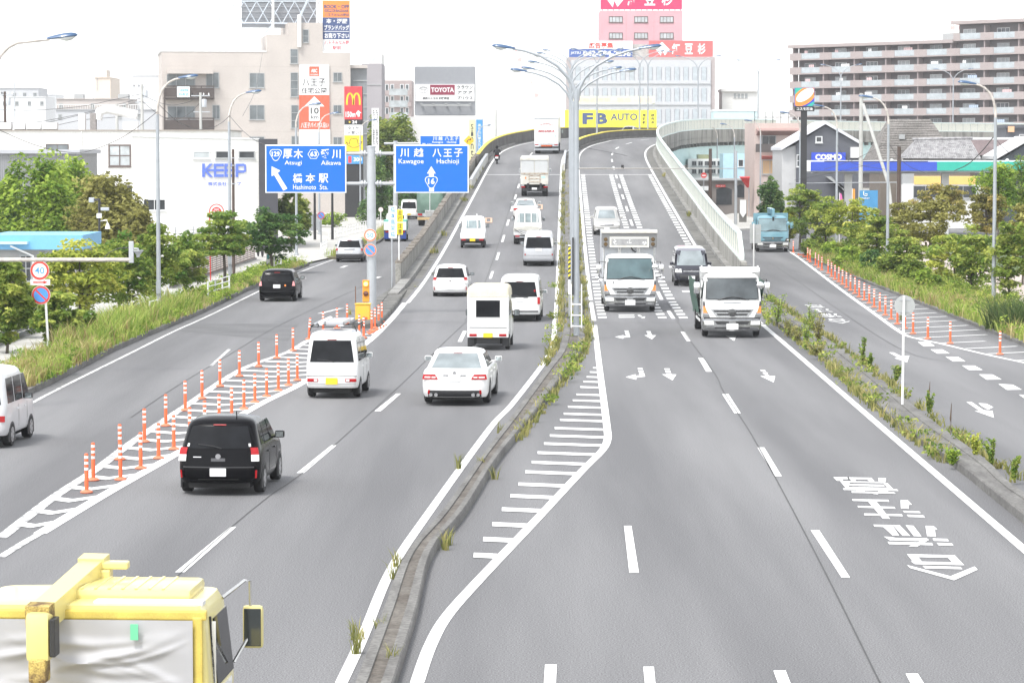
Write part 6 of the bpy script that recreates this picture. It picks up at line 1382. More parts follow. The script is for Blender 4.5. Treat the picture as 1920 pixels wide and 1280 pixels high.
for sd in (-1, 1):
 b.side(MB(), sd, 1.5, 2.2, .5, 1.55, .5, 1.35).build('side_window', GLASS, t); b.side(MB(), sd, .7, 2.25, .30, .33, .3, .33, o=.02).build('door_seal', BLACKP, t); b.side(MB(), sd, 1.2, 1.45, .45, 1.4, .45, 1.4, o=.012).build('door_trim', WHITE, t)
 x = sd * (hw + .22); mz_ = .10 if sd > 0 else .3; o = MB().rbox(x - .11, x + .11, 1.48, 1.58, 1.62 + mz_, 2.08 + mz_, .045).build('mirror', YP if sd > 0 else BLACKP, t, smooth=40); MB().rbox(x - .09, x + .09, 1.47, 1.482, 1.65 + mz_, 2.05 + mz_, .004).build('mirror_glass', M('mirror_dark', (.08, .09, .09), .05, metal=.6), o); MB().tube([(sd * (hw - .06), 1.25, 2.30), (sd * (hw + .15), 1.42, 2.46), (sd * (hw + .19), 1.52, 2.44), (sd * (hw + .20), 1.53, 1.9), (sd * (hw + .04), 1.35, 1.6)], .02, 6).build('mirror_arm', STAIN, o, smooth=50)
 wheel(t, sd * hw, 1.0, .42, .23, MATS['steel_wheel']); MB().box(sd * hw - .02, sd * hw + .02, .3, .32, .5, 2.2).build('pillar_trim', WHITE, t)
b.front(MB(), 1.5, 2.2, -.9, .9).build('windscreen', GLASS, t)
MB().rbox(-1.1, 1.1, -3.6, -1.2, .9, 1.1, .03).build('truck_bed', YD, t); MB().box(-.5, .5, -3.6, 1.4, .5, .9).build('chassis', DARKIN, t)
for sd in (-1, 1): wheel(t, sd * 1.1, -2.6, .42, .23, MATS['steel_wheel'], dual=True)
MB().rbox(-.62, -.1, -.75, -.25, .7, 1.3, .04).build('crane_column', YD, t);
# boom: from the knuckle behind the cab up over the roof
p0, p1 = Vector((-.37, -.50, 2.34)), Vector((-.19, 1.2, 2.56)); d_ = (p1 - p0).normalized(); n_ = Vector((d_.y, -d_.x, 0)).normalized(); u_ = n_.cross(d_).normalized()
def beam(mb, a, c_, wa, ha, wb, hb):
 q = []
 for p, w_, h_ in ((a, wa, ha), (c_, wb, hb)): q.append([tuple(p + n_ * sx * w_ + u_ * sz * h_) for sx, sz in ((-1, -1), (1, -1), (1, 1), (-1, 1))])
 return mb.add(q[0] + q[1], [(0, 1, 2, 3), (7, 6, 5, 4), (0, 4, 5, 1), (1, 5, 6, 2), (2, 6, 7, 3), (3, 7, 4, 0)])
beam(MB(), p0, p1, .11, .12, .12, .13).build('crane_boom', YP, t); beam(MB(), p1 - d_ * .02, p1 + d_ * .2, .14, .155, .14, .155).build('boom_head', YP, t)
beam(MB(), p0 - d_ * .06, p0 + d_ * .12, .125, .14, .125, .14).build('boom_joint', worn('boom_bracket', (.50, .38, .12), (.16, .10, .05), .4, .6, 6), t)
MB().rbox(-.48, -.24, -.66, -.42, 1.93, 2.42, .05).build('crane_knuckle', YP, t, smooth=30); MB().rbox(-.45, -.27, -.68, -.44, 1.72, 1.96, .03).build('hook_block', worn('boom_bracket', (.5, .38, .12), (.16, .1, .05), .4, .6, 6), t); MB().rbox(-.235, -.18, -.66, -.44, 1.98, 2.36, .01).build('hose_carrier', BLACKP, t)
MB().tube([(-.12, 1.3, 2.7), (-.08, 1.25, 2.6), (-.1, 1.2, 2.45)], .03, 6).build('hose', BLACKP, t); MB().rbox(-.2, .02, 1.1, 1.3, 2.38, 2.6, .02).build('boom_rest', YP, t); MB().rbox(-.1, .2, 1.15, 1.3, 2.6, 2.68, .02).build('rest_plate', YP, t)
pl = at(384, 1145, 29.4); t.rotation_euler = (0, 0, YAWL); R_ = Matrix.Rotation(YAWL, 2); v = R_ @ Vector((hw - .04, 0)); t.location = (pl[0] - v.x, pl[1] - v.y, .0); t.scale = (1, 1, 1.0)

# ================================================================ people
def skin_person(name, label, joints, edges, clothes, loc, rotz, scale=1.0, pitch=0):
 """one continuous skinned body; clothes: list of (name, material, point test)"""
 m = bpy.data.meshes.new('skel'); m.from_pydata([j[0] for j in joints], edges, []); o = bpy.data.objects.new('skel', m); COL.objects.link(o)
 sk = o.modifiers.new('s', 'SKIN'); o.modifiers.new('b', 'SUBSURF').levels = 1
 for i, j in enumerate(joints): m.skin_vertices[0].data[i].radius = j[1]; m.skin_vertices[0].data[i].use_root = (i == 0)
 dg = bpy.context.evaluated_depsgraph_get(); dg.update(); bmesh_ = bpy.data.meshes.new_from_object(o.evaluated_get(dg)); bpy.data.objects.remove(o)
 t = thing(name, label, 'person', loc, rotz, pitch=pitch); t.scale = (scale,) * 3
 bo = bpy.data.objects.new('person_body', bmesh_); bmesh_.name = 'person_body'; COL.objects.link(bo); bo.parent = t; bmesh_.materials.clear(); bmesh_.materials.append(SKINM); bmesh_.shade_smooth()
 for nm, mat, test, puff in clothes:
  bm = bmesh.new(); bm.from_mesh(bmesh_); bm.normal_update()
  bmesh.ops.delete(bm, geom=[f for f in bm.faces if not test(f.calc_center_median())], context='FACES')
  for v in bm.verts: v.co += v.normal * puff
  me = bpy.data.meshes.new(nm); bm.to_mesh(me); bm.free(); me.materials.append(mat); me.shade_smooth(); co = bpy.data.objects.new(nm, me); COL.objects.link(co); co.parent = t
 return t
SKINM = M('skin', (.50, .32, .23), .55); BLKC = M('black_cloth', (.015, .015, .018), .8); WHC = M('white_shirt', (.75, .75, .74), .7); HAIR = M('black_hair', (.012, .010, .010), .5); NAVY = M('dark_trousers', (.02, .022, .03), .8)
def stand():
 J = [((0, 0, .95), (.14, .10)), ((0, 0, 1.15), (.135, .095)), ((0, 0, 1.36), (.16, .10)), ((0, .01, 1.47), (.06, .06)), ((0, .02, 1.56), (.075, .085)), ((0, .02, 1.68), (.07, .08)),
         ((-.19, 0, 1.38), (.055, .055)), ((-.25, .0, 1.12), (.042, .042)), ((-.25, .05, .88), (.032, .032)), ((-.25, .07, .78), (.03, .02)), ((.19, 0, 1.38), (.055, .055)), ((.25, 0, 1.12), (.042, .042)), ((.25, .05, .88), (.032, .032)), ((.25, .07, .78), (.03, .02)),
         ((-.09, 0, .86), (.085, .085)), ((-.10, .10, .48), (.06, .06)), ((-.10, .02, .08), (.04, .045)), ((-.11, .16, .04), (.04, .03)), ((.09, 0, .86), (.085, .085)), ((.10, -.02, .48), (.06, .06)), ((.10, -.22, .10), (.04, .045)), ((.10, -.08, .04), (.04, .03))]
 E = [(0, 1), (1, 2), (2, 3), (3, 4), (4, 5), (2, 6), (6, 7), (7, 8), (8, 9), (2, 10), (10, 11), (11, 12), (12, 13), (0, 14), (14, 15), (15, 16), (16, 17), (0, 18), (18, 19), (19, 20), (20, 21)]
 return J, E
J, E = stand(); gx, gy = G(549, 476, .13)
t = skin_person('person', 'person in white shirt and dark trousers walking away on the left pavement', J, E, [('shirt', WHC, lambda p: .95 < p.z < 1.46 and not (abs(p.x) > .2 and p.z < 1.16), .012), ('trousers', NAVY, lambda p: .12 < p.z < .98 and abs(p.x) < .22, .012), ('shoe', BLKC, lambda p: p.z < .12, .01), ('hair', HAIR, lambda p: p.z > 1.6 or (p.z > 1.5 and p.y < .0), .012)], (gx, gy, .13), 0)
def face_parts(t, y, z, sgn=1):
 for sx in (-1, 1): MB().lathe([(.012, 0), (.008, .008)], 8, (sx * .032, y, z), 'y').build('eye', BLKC, t)
face_parts(t, .105, 1.61); MB().rbox(-.01, .01, .095, .122, 1.555, 1.59, .004).build('nose', SKINM, t)
k = thing('backpack', 'black backpack on the back of the walking person', 'bag', (gx, gy, .13)); MB().rbox(-.16, .16, -.27, -.10, 1.02, 1.44, .05).build('bag', BLKC, k, smooth=40); MB().rbox(-.12, .12, -.31, -.26, 1.06, 1.25, .03).build('pocket', M('dark_grey_cloth', (.04, .04, .045), .8), k, smooth=40)
for sd in (-1, 1): MB().tube([(sd * .1, -.12, 1.42), (sd * .11, .0, 1.5), (sd * .11, .11, 1.40), (sd * .12, .09, 1.15), (sd * .13, -.12, 1.08)], .018, 6).build('strap', BLKC, k)
J = [((0, .42, .88), (.15, .13)), ((0, .46, 1.1), (.15, .11)), ((0, .54, 1.32), (.19, .12)), ((0, .60, 1.44), (.06, .06)), ((0, .63, 1.53), (.09, .1)), ((0, .63, 1.62), (.085, .095)), ((-.22, .56, 1.33), (.065, .065)), ((-.30, .74, 1.12), (.05, .05)), ((-.32, 1.02, 1.10), (.04, .04)), ((-.32, 1.12, 1.09), (.035, .03)), ((.22, .56, 1.33), (.065, .065)), ((.30, .74, 1.12), (.05, .05)), ((.32, 1.02, 1.10), (.04, .04)), ((.32, 1.12, 1.09), (.035, .03)),
     ((-.13, .52, .82), (.1, .1)), ((-.22, .95, .78), (.07, .07)), ((-.19, .92, .40), (.05, .05)), ((-.19, 1.08, .34), (.045, .035)), ((.13, .52, .82), (.1, .1)), ((.22, .95, .78), (.07, .07)), ((.19, .92, .40), (.05, .05)), ((.19, 1.08, .34), (.045, .035))]
t = skin_person('person', 'person in black jacket and helmet riding the scooter up the ramp', J, E, [('jacket', BLKC, lambda p: p.z > .9 and p.z < 1.47 or (abs(p.x) > .24 and p.z > 1.0), .02), ('trousers', NAVY, lambda p: .38 < p.z <= .92, .012), ('shoe', BLKC, lambda p: p.z < .42, .015)], moto.location, moto.rotation_euler.z, pitch=moto.rotation_euler.x)
h_ = thing('helmet', 'black helmet worn by the scooter rider', 'helmet', moto.location, moto.rotation_euler.z, pitch=moto.rotation_euler.x); mb = MB(); mb.lathe([(.02, -.14), (.11, -.12), (.14, -.03), (.135, .05), (.09, .12), (.02, .145)], 14, (0, .63, 1.59)); mb.build('shell', BLACKCAR, h_, smooth=60); MB().rbox(-.09, .09, .74, .775, 1.55, 1.63, .015).build('visor', GLASS, h_)
# parked bicycle by the lone street tree
t = thing('bicycle', 'dark bicycle with a pale saddle parked behind the lone street tree', 'bicycle', (*G(492, 482, .13), .13), radians(20));
for y in (0, 1.05): MB().lathe([(.33, -.012), (.345, 0), (.33, .012), (.31, 0)], 20, (0, y, .34), 'x').build('wheel', RUBBER, t, smooth=40)
MB().tube([(0, 0, .34), (0, .4, .30), (0, .95, .75), (0, 1.05, .34)], .018, 6).build('frame', BLACKP, t); MB().tube([(0, .4, .3), (0, .3, .85)], .016, 6).build('seat_post', GALV, t); MB().rbox(-.07, .07, .18, .42, .85, .91, .02).build('saddle', WHITE, t); MB().tube([(-.27, .85, .98), (0, .95, .95), (.27, .85, .98)], .014, 6).build('handlebar', GALV, t); MB().rbox(-.18, .18, 1.0, 1.28, .68, .92, .03).build('basket', BLACKP, t)
# ================================================================ buildings
FRW = M('window_frame_white', (.66, .67, .67), .5); FRB = M('window_frame_brown', (.13, .10, .09), .5); FRG = M('window_frame_grey', (.36, .37, .37), .5)
PANE = M('window_pane', (.14, .16, .17), .06, var=.35, scale=.8, spec=.6); PANEL_ = M('curtained_pane', (.42, .45, .46), .08, var=.25, scale=1.2, spec=.5); PANED = M('dark_pane', (.05, .055, .06), .06, var=.3)
def window(t, pl, x0, y0, x1, y1, fr=FRG, pane=PANE, nx=2, nz=1, f=.07, dy=0.0):
 u0, z0, u1, z1 = pl.rect(x0, y0, x1, y1)
 return window_uv(t, u0, z0, u1, z1, fr, pane, nx, nz, f, dy)
def window_uv(t, u0, z0, u1, z1, fr=FRG, pane=PANE, nx=2, nz=1, f=.07, dy=0.0):
 mb = MB(); a, b = dy - .06, dy + .02
 mb.box(u0, u1, a, b, z0, z0 + f); mb.box(u0, u1, a, b, z1 - f, z1); mb.box(u0, u0 + f, a, b, z0 + f, z1 - f); mb.box(u1 - f, u1, a, b, z0 + f, z1 - f)
 for i in range(1, nx): u = lerp(u0, u1, i / nx); mb.box(u - f * .35, u + f * .35, a + .01, b, z0 + f, z1 - f)
 for i in range(1, nz): z = lerp(z0, z1, i / nz); mb.box(u0 + f, u1 - f, a + .014, b, z - f * .35, z + f * .35)
 o = mb.build('window', fr, t); MB().box(u0 + f, u1 - f, dy - .02, dy + .01, z0 + f, z1 - f).build('pane', pane, o)
 MB().box(u0 - .05, u1 + .05, dy - .12, dy + .01, z0 - .06, z0 - .003).build('sill', fr, o)
 return o
def wall(t, pl, x0, y0, x1, mat, depth=10, name='wall', z0=0, dy=0.0, zt=None):
 u0, z1 = pl.uv(x0, y0); u1, _ = pl.uv(x1, y0)
 if zt is not None: z1 = zt
 return MB().box(u0, u1, dy, dy + depth, z0, z1).build(name, mat, t)
def board(t, pl, x0, y0, x1, y1, mat, name='panel', dy=-.1, th=.08, par=None):
 u0, z0, u1, z1 = pl.rect(x0, y0, x1, y1); return MB().box(u0, u1, dy, dy + th, z0, z1).build(name, mat, par or t)
def letters(t, pl, items, mat, dy, vert=False, name='lettering', par=None):
 mb = MB()
 for it in items:
  s, x0, y0, x1, y1 = it[:5]; b = it[5] if len(it) > 5 else .015; u0, z0, u1, z1 = pl.rect(x0, y0, x1, y1)
  (put_vertical if vert else put_text)(mb, s, u0, z0, u1, z1, dy, b)
 return mb.build(name, mat, par or t)
ROOFGRAY = worn('roof_concrete', (.40, .39, .37), (.34, .33, .31), .3, .7, .4, amt=.1)
BEIGE = worn('beige_tile', (.52, .475, .44), (.46, .42, .39), .35, .7, .35, rough=.7, fine=7, amt=.06); WHW = worn('white_wall', (.74, .735, .71), (.64, .63, .60), .5, .75, .35, rough=.7, fine=6, amt=.05, stretch=(1, 1, .35))
# --- white company building with blue letters
pl = Plane(247, 203, 485, 204); t = pl.thing('company_building', 'white clad company building with big blue letters at left', 'building'); z1 = pl.uv(247, 256)[1]
z2 = pl.uv(485, 262)[1]; MB().hexa([(0, 0, 0), (pl.w, 0, 0), (pl.w, 14, 0), (0, 14, 0)], [(0, 0, z1), (pl.w, 0, z2), (pl.w, 14, z2), (0, 14, z1)]).build('wall', WHW, t); MB().hexa([(-.06, -.08, z1), (pl.w + .06, -.08, z2), (pl.w + .06, 14, z2), (-.06, 14, z1)], [(-.06, -.08, z1 + .1), (pl.w + .06, -.08, z2 + .1), (pl.w + .06, 14, z2 + .1), (-.06, 14, z1 + .1)]).build('roof_edge', FRW, t)
mb = MB(); z = .6
while z < z2 - .1: mb.box(.02, pl.w - .02, -.012, .002, z, z + .02); z += .62
mb.build('wall_joint', M('joint_grey', (.55, .55, .54), .7), t)
MB().box(pl.w + .003, pl.w + 1.3, -.3, 12, 0, z2 + .05).build('dark_wall', M('dark_cladding', (.055, .055, .065), .6), t)
window(t, pl, 362, 283, 394, 297.5, FRW, PANEL_, 1); window(t, pl, 404, 283, 431, 297.5, FRG, PANED, 1); window(t, pl, 447, 283, 478, 297.5, FRG, PANED, 1); window(t, pl, 268, 373, 311, 395, FRW, PANED, 2)
LB = M('letter_blue', (.10, .17, .58), .45)
mb = MB(); zt_, zb_ = pl.uv(379, 307)[1], pl.uv(379, 332)[1]
def bar(xa, xb, ya, yb):
 u0, z0, u1, _ = pl.rect(xa, 332, xb, 307); z = lambda k: lerp(zt_, zb_, k); mb.box(u0, u1, -.1, -.004, z(yb), z(ya))
bar(379, 384, 0, 1); u = lambda x: pl.uv(x, 320)[0]; z = lambda k: lerp(zt_, zb_, k)
mb.prismy([(u(384), z(.42)), (u(393), z(0)), (u(399), z(0)), (u(388), z(.5)), (u(399), z(1)), (u(393), z(1)), (u(384), z(.58))], -.1, -.004)
for xa in (401, 421):
 for a, b in ((0, .2), (.4, .58), (.8, 1)): bar(xa + 4.05, xa + 18.5, a, b)
 bar(xa, xa + 4, 0, 1)
bar(390, 401, .42, .56); bar(442, 446.5, 0, 1); bar(446.55, 458, 0, .18); bar(446.55, 458, .5, .68); bar(458.05, 461, .06, .62)
mb.build('lettering', LB, t); letters(t, pl, [('株式会社キープ', 390, 341, 452, 348.5)], LB, -.02)
# --- long white warehouse behind
pl = Plane(-30, 265, 430, 265); t = pl.thing('warehouse', 'long white warehouse with brown framed windows behind the left trees', 'building'); z1 = pl.uv(0, 246)[1]
MB().box(0, pl.w, 0, 12, 0, z1).build('wall', WHW, t); MB().box(-.1, pl.w + .1, -.15, 12, z1, z1 + .12).build('roof_edge', M('roof_edge_brown', (.30, .27, .24), .7), t)
window(t, pl, 86, 270, 129, 300, FRB, PANE, 2); window(t, pl, 203, 271, 246, 313, FRB, PANEL_, 2, 2, .14); window(t, pl, 208, 348, 250, 372, FRB, PANED, 2)
for x0, x1 in ((-10, 18), (24, 45), (47, 74), (76, 104)): board(t, pl, x0, 230, x1, 242, WHITE, 'rooftop_unit', .6, 1.2); board(t, pl, x0 + 1, 242, x1 - 1, 244.6, BLACKP, 'unit_base', .7, 1)
u0, z0, u1, _ = pl.rect(180, 243, 230, 222); MB().tube([(u0, 1, z0 - .1), (u0 + .2, 1, z0 + .6), (u0 + .9, 1, z0 + .85), (u1 - .3, 1, z0 + .6), (u1 + 1.2, 1, z0 + .3)], .42, 10).build('rooftop_duct', WHITE, t, smooth=50); board(t, pl, 145, 212, 157, 243, WHITE, 'rooftop_box', .6, 1); board(t, pl, 167, 212, 178, 244, M('vent_grey', (.25, .23, .22), .6, var=.3, scale=9), 'rooftop_vent', .5, .8)
board(t, pl, 229, 228, 256, 244, WHITE, 'rooftop_box', .6, 1); mb = MB(); u, _ = pl.uv(153, 250); mb.tube([(u, -.1, 0), (u, -.1, z1)], .05, 6); mb.build('drainpipe', WHITE, t)
# --- grey corrugated building
pl = Plane(-60, 205, 144, 205); t = pl.thing('warehouse', 'grey corrugated building behind the bright green tree', 'building'); CORR = M('corrugated', (.27, .275, .285), .5, metal=.2); z1 = pl.uv(0, 288)[1]
MB().box(0, pl.w, 0, 10, 0, z1).build('wall', CORR, t); mb = MB(); k = .05
while k < pl.w: mb.box(k, k + .07, -.04, .002, 0, z1 - .02); k += .15
mb.build('corrugation', CORR, t); MB().box(-.2, pl.w + .25, -.3, 10.2, z1, z1 + .28).build('roof_edge', M('eave_grey', (.40, .41, .44), .5), t)
# --- blue eaved hut
pl = Plane(-30, 141, 153, 141); t = pl.thing('hut', 'low building with bright blue flat roof edge at the left', 'building'); z1 = pl.uv(0, 441)[1]; z0 = pl.uv(0, 468)[1]
MB().box(.3, pl.w - .4, .5, 6, 0, z0).build('wall', M('grey_hut_wall', (.34, .33, .32), .7, var=.1), t); MB().box(0, pl.w, 0, 6.5, z0, z1).build('roof', M('eave_blue', (.16, .42, .68), .45, var=.04), t); u, _ = pl.uv(54, 460); MB().box(0, u, -.5, .0, z1 - .42, z1 - .30).build('awning', M('awning_blue', (.45, .66, .78), .5), t)
window(t, pl, 33, 478, 58, 530, FRG, PANED, 2, 2, .08, .5)
MB().tube([(u * .6, -.3, z1 - .5), (u * 1.1, -.1, z0 - .3), (u * 1.1, .2, 0)], .05, 6).build('drainpipe', WHITE, t)
# --- beige apartment tower
pl = Plane(303, 318, 657, 321); t = pl.thing('apartment_block', 'beige tiled apartment block with dark balconies and rooftop billboard frame', 'building')
wall(t, pl, 303, 97, 657, BEIGE, 14); wall(t, pl, 500, 65, 540, BEIGE, 12, 'upper_wall', pl.uv(303, 97)[1] - .001, .0); wall(t, pl, 540, 43, 605, BEIGE, 12, 'stair_tower', pl.uv(303, 97)[1] - .001, .0)
u0, z0, u1, z1 = pl.rect(657, 420, 671, 99); MB().hexa([(u0, 0, 0), (u1, 2.5, 0), (u1, 14, 0), (u0, 14, 0)], [(u0, 0, z1), (u1, 2.5, z1), (u1, 14, z1), (u0, 14, z1)]).build('side_wall', BEIGE, t)
zt_ = pl.uv(303, 97)[1]; u5, _ = pl.uv(500, 97); MB().box(-.06, u5, -.06, 14.05, zt_, zt_ + .14).build('coping', FRW, t)
for y0, y1, nz in ((137, 165, 1), (197, 225, 1), (256, 275, 1)): window(t, pl, 467.5, y0, 496, y1, FRG, PANE, 2)
for a in ((544, 92, 559, 120, 2), (544.5, 136, 559.5, 182, 3), (545.5, 197, 560, 241, 3), (546, 255, 560, 275, 1)): window(t, pl, *a[:4], FRG, PANE, 1, a[4])
window(t, pl, 567.5, 55.5, 579, 80.5, FRG, PANE, 1, 2)
for y0, y1 in ((136, 154), (197, 214), (257, 275)): window(t, pl, 624.5, y0, 641.5, y1, FRG, PANE, 2)
for a in ((312.5, 139, 366, 162), (386, 136, 411, 165), (314, 199, 366, 224), (398, 197, 412.5, 224)): window(t, pl, *a, FRG, PANE, 3 if a[2] - a[0] > 40 else 2)
BRB = M('balcony_brown', (.075, .06, .055), .6)
for y0, y1 in ((161, 187), (221, 250)):
 u0, z0, u1, z1 = pl.rect(306, y0, 401, y1); o = MB().box(u0, u1, -1.3, -1.2, z0 + .25, z1 - .25).build('balcony', BRB, t); mb = MB().box(u0, u1, -1.32, -1.24, z1 - .14, z1); [mb.box(k - .06, k + .06, -1.34, -1.2, z0, z1 - .141) for k in [lerp(u0 + .06, u1 - .06, i / 4) for i in range(5)]]; mb.build('railing', BRB, o); MB().box(u0, u1, -1.2, 0, z0, z0 + .2).build('balcony_slab', BRB, o)
u0, z0, u1, z1 = pl.rect(306, 187, 311, 160); mb = MB().box(u0, u0 + .2, -1.4, -1.2, 0, pl.uv(306, 162)[1]); mb.build('balcony_post', BRB, t)
p = board(t, pl, 331, 163, 355, 183, M('pale_notice', (.70, .76, .78), .5), 'notice', -1.45, .05); letters(t, pl, [('入居者募集', 334, 168, 352, 172), ('042', 334, 175, 352, 180)], M('sign_number_blue', (.12, .38, .78), .4), -1.46, par=p)
u0, z0, u1, z1 = pl.rect(314, 130, 399, 121); MB().box(u0, u1, -1.2, -.001, z1 - .5, z1).build('canopy', BEIGE, t)
board(t, pl, 425, 80, 487, 97, WHITE, 'rooftop_unit', 1.5, 3); u0, z0, u1, z1 = pl.rect(557.5, 89, 564, 28); MB().box(u0, u1, -.45, -.1, z0, z1).build('flue', WHITE, t)
mb = MB()
for y in (125, 186, 247): u, z = pl.uv(400, y); mb.box(.02, pl.w - .02, -.006, .004, z, z + .03)
mb.build('wall_joint', M('joint_beige', (.42, .38, .35), .7), t)
u0, z0, u1, z1 = pl.rect(580, 425, 650, 381); o = MB().box(u0, u1, -1.0, 0, 0, z1).build('garage', WHW, t); mb = MB().box(u0, u1, -1.06, -1.0, z1 - .3, z1); mb.box(u1 - .8, u1, -1.06, -1.0, 0, z1 - .3); mb.build('garage_frame', FRG, o)
MB().box(pl.uv(658, 300)[0], pl.uv(690, 300)[0], 1, 6, 0, pl.uv(660, 125)[1]).build('rear_stair', M('stair_dark', (.22, .23, .24), .5, var=.2, scale=.6), t); board(t, pl, 658, 122, 690, 128, BEIGE, 'stair_roof', .5, 6)
for yy in (150, 175, 200, 225, 250): board(t, pl, 664, yy, 690, yy + 2, FRG, 'stair_rail', .9, .06)
# wall advertisement
s_ = pl.thing('wall_sign', 'tall white and orange housing park advertisement on the beige wall', 'sign'); OR_ = M('sign_orange_red', (.72, .13, .07), .5, var=.03)
p = board(s_, pl, 561, 122, 617, 178.5, SIGNW, 'upper_panel', -.2, .15); q = board(s_, pl, 561, 178.6, 617.5, 243, OR_, 'lower_panel', -.2, .15); board(s_, pl, 561, 243.1, 619, 270, SIGNW, 'blank_panel', -.2, .15)
DK = M('sign_dark', (.05, .05, .05), .5); o = board(s_, pl, 579.5, 125, 598, 143.5, OR_, 'badge', -.22, .015, p); letters(s_, pl, [('ABC', 583, 129.5, 594.5, 136.5, .03), ('HOUSING', 581.5, 139, 596.5, 142)], SIGNW, -.226, par=p)
letters(s_, pl, [('八', 567, 147.5, 580, 161.5), ('王', 582, 148, 595, 161), ('子', 597, 147.5, 610, 161.5), ('住宅公園', 565, 164.5, 612, 176)], DK, -.21, par=p)
mb = MB(); face(mb, pl, [(589, 181), (608, 200), (599, 200), (599, 227), (579, 227), (579, 200), (570, 200)], -.205); mb.build('arrow', SIGNW, q); letters(s_, pl, [('10', 582, 202, 597.5, 214, .02), ('km', 583, 216.5, 597, 223, .02)], DK, -.21, par=q); letters(s_, pl, [('八王子バイパス沿い', 564, 230, 616, 240, .02)], SIGNW, -.21, par=q)
# roof billboard frame and panels
s_ = pl.thing('billboard_frame', 'steel lattice frame and grey back of a rooftop billboard', 'billboard'); LAT = M('lattice_blue_grey', (.50, .55, .60), .5, metal=.2)
o = board(s_, pl, 457, -60, 603, 50, M('billboard_back', (.27, .28, .30), .5, metal=.2), 'back_panel', 4.5, .2); mb = MB()
for k in range(10): uu, zz = pl.uv(457, -50 + k * 10); mb.box(uu, pl.uv(603, 0)[0], 4.42, 4.5, zz, zz + .09)
mb.build('panel_rib', M('rib_grey', (.36, .37, .39), .5), o)
def P3(x, y, d): uu, zz = pl.uv(x, y); return (uu, d, zz)
mb = MB()
for a, b, r in (((424, -8), (394, 95), .16), ((437, -60), (437, 78), .22), ((516, -60), (516, 50), .16), ((600, -60), (600, 42), .16)): MB().tube([P3(*a, 3.6), P3(*b, 3.6)], r, 6).build('leg', WHITE, s_)
mb = MB(); mb.tube([P3(411, 40, 3.6), P3(605, 43, 3.6)], .1, 6); mb.tube([P3(430, 0, 3.6), P3(605, 0, 3.6)], .07, 6)
for i in range(7):
 xa = 437 + i * 24; mb.tube([P3(xa, 43, 3.6), P3(xa + 24, 0, 3.6)], .06, 5); mb.tube([P3(xa + 24, 43, 3.6), P3(xa, 0, 3.6)], .06, 5)
mb.tube([P3(437, 0, 3.6), P3(411, 40, 3.6), P3(429, 79, 3.6)], .07, 5); mb.tube([P3(437, 43, 3.6), P3(480, 76, 3.6)], .05, 5); mb.tube([P3(516, 43, 3.6), P3(497, 64, 3.6)], .09, 5); mb.tube([P3(583, -10, 1), P3(562, 35, 1)], .14, 5); mb.build('brace', LAT, s_)
s_ = pl.thing('roof_sign', 'orange navy and white book shop sign standing on the beige roof', 'sign'); NV = M('sign_navy', (.055, .085, .20), .5); OG = M('sign_orange', (.85, .27, .06), .5)
a = board(s_, pl, 605.5, 1, 656.5, 33, OG, 'top_panel', .3, .4); b = board(s_, pl, 605.5, 33.1, 656.5, 74, NV, 'middle_panel', .3, .4); c_ = board(s_, pl, 605.5, 74.1, 656.5, 96.8, SIGNW, 'bottom_panel', .3, .4)
letters(s_, pl, [('BOOK・OFF', 608, 9, 655, 16.5, .03), ('BAZAAR', 630, 18, 654.5, 23, .03), ('八王子みなみ野店', 609, 25, 655, 31)], NV, .28, par=a); o = board(s_, pl, 609, 17.8, 628.5, 23, NV, 'small_plate', .285, .01, a); letters(s_, pl, [('SUPER', 610, 18.6, 628, 22.4, .03)], OG, .28, par=a)
letters(s_, pl, [('本・洋服', 612, 35, 652, 44.5, .03), ('ブランドバッグ', 608.5, 47, 655, 57, .03), ('お売り下さい', 609, 62, 655, 72.5, .03)], SIGNW, .28, par=b); u0, z0, u1, z1 = pl.rect(607, 59.6, 655, 58.8); MB().box(u0, u1, .28, .29, z0, z1).build('line', SIGNW, b); letters(s_, pl, [('八王子みなみ野', 609, 76, 655, 84), ('駅前', 624, 86, 640, 93.5)], M('sign_letter_red', (.62, .10, .13), .5), .28, par=c_)
# --- advertising tower
pl = Plane(645.5, 300, 680, 300); t = pl.thing('sign_tower', 'red, black, white and yellow stacked advertising tower beside the beige block', 'sign'); RD = M('sign_bright_red', (.75, .05, .06), .45); YL = M('sign_bright_yellow', (.88, .62, .03), .45)
zb = pl.uv(660, 285)[1]; MB().box(.05, pl.w - .0, .1, 1.4, 0, pl.uv(660, 162)[1] - .03).build('tower_frame', BLACKP, t)
a = board(t, pl, 645.5, 162.5, 679, 224, RD, 'red_panel', -.05, .14); mb = MB()
def arch(cx, w_, yt, yb, th):
 pts = []
 for i in range(17):
  q = pi * i / 16; pts.append((cx - w_ * cos(q), yb - (yb - yt) * min(1, sin(q) ** .62)))
 for p, q in zip(pts, pts[1:]):
  dx, dy = q[0] - p[0], q[1] - p[1]; l = sqrt(dx * dx + dy * dy); nx, ny = -dy / l * th, dx / l * th; face(mb, pl, [(p[0] - nx, p[1] - ny), (q[0] - nx, q[1] - ny), (q[0] + nx, q[1] + ny), (p[0] + nx, p[1] + ny)], -.06)
arch(656.2, 5.8, 175.5, 197, 1.6); arch(668.8, 5.8, 175.5, 197, 1.6); mb.build('arch_emblem', YL, a)
letters(t, pl, [('150m', 648, 209.5, 666.5, 220, .03)], SIGNW, -.06, par=a); mb = MB(); face(mb, pl, [(672, 207), (678, 212.5), (674.5, 212.5), (674.5, 219), (670.5, 219), (670.5, 215), (667.5, 215), (667.5, 212)], -.06); mb.build('arrow', SIGNW, a)
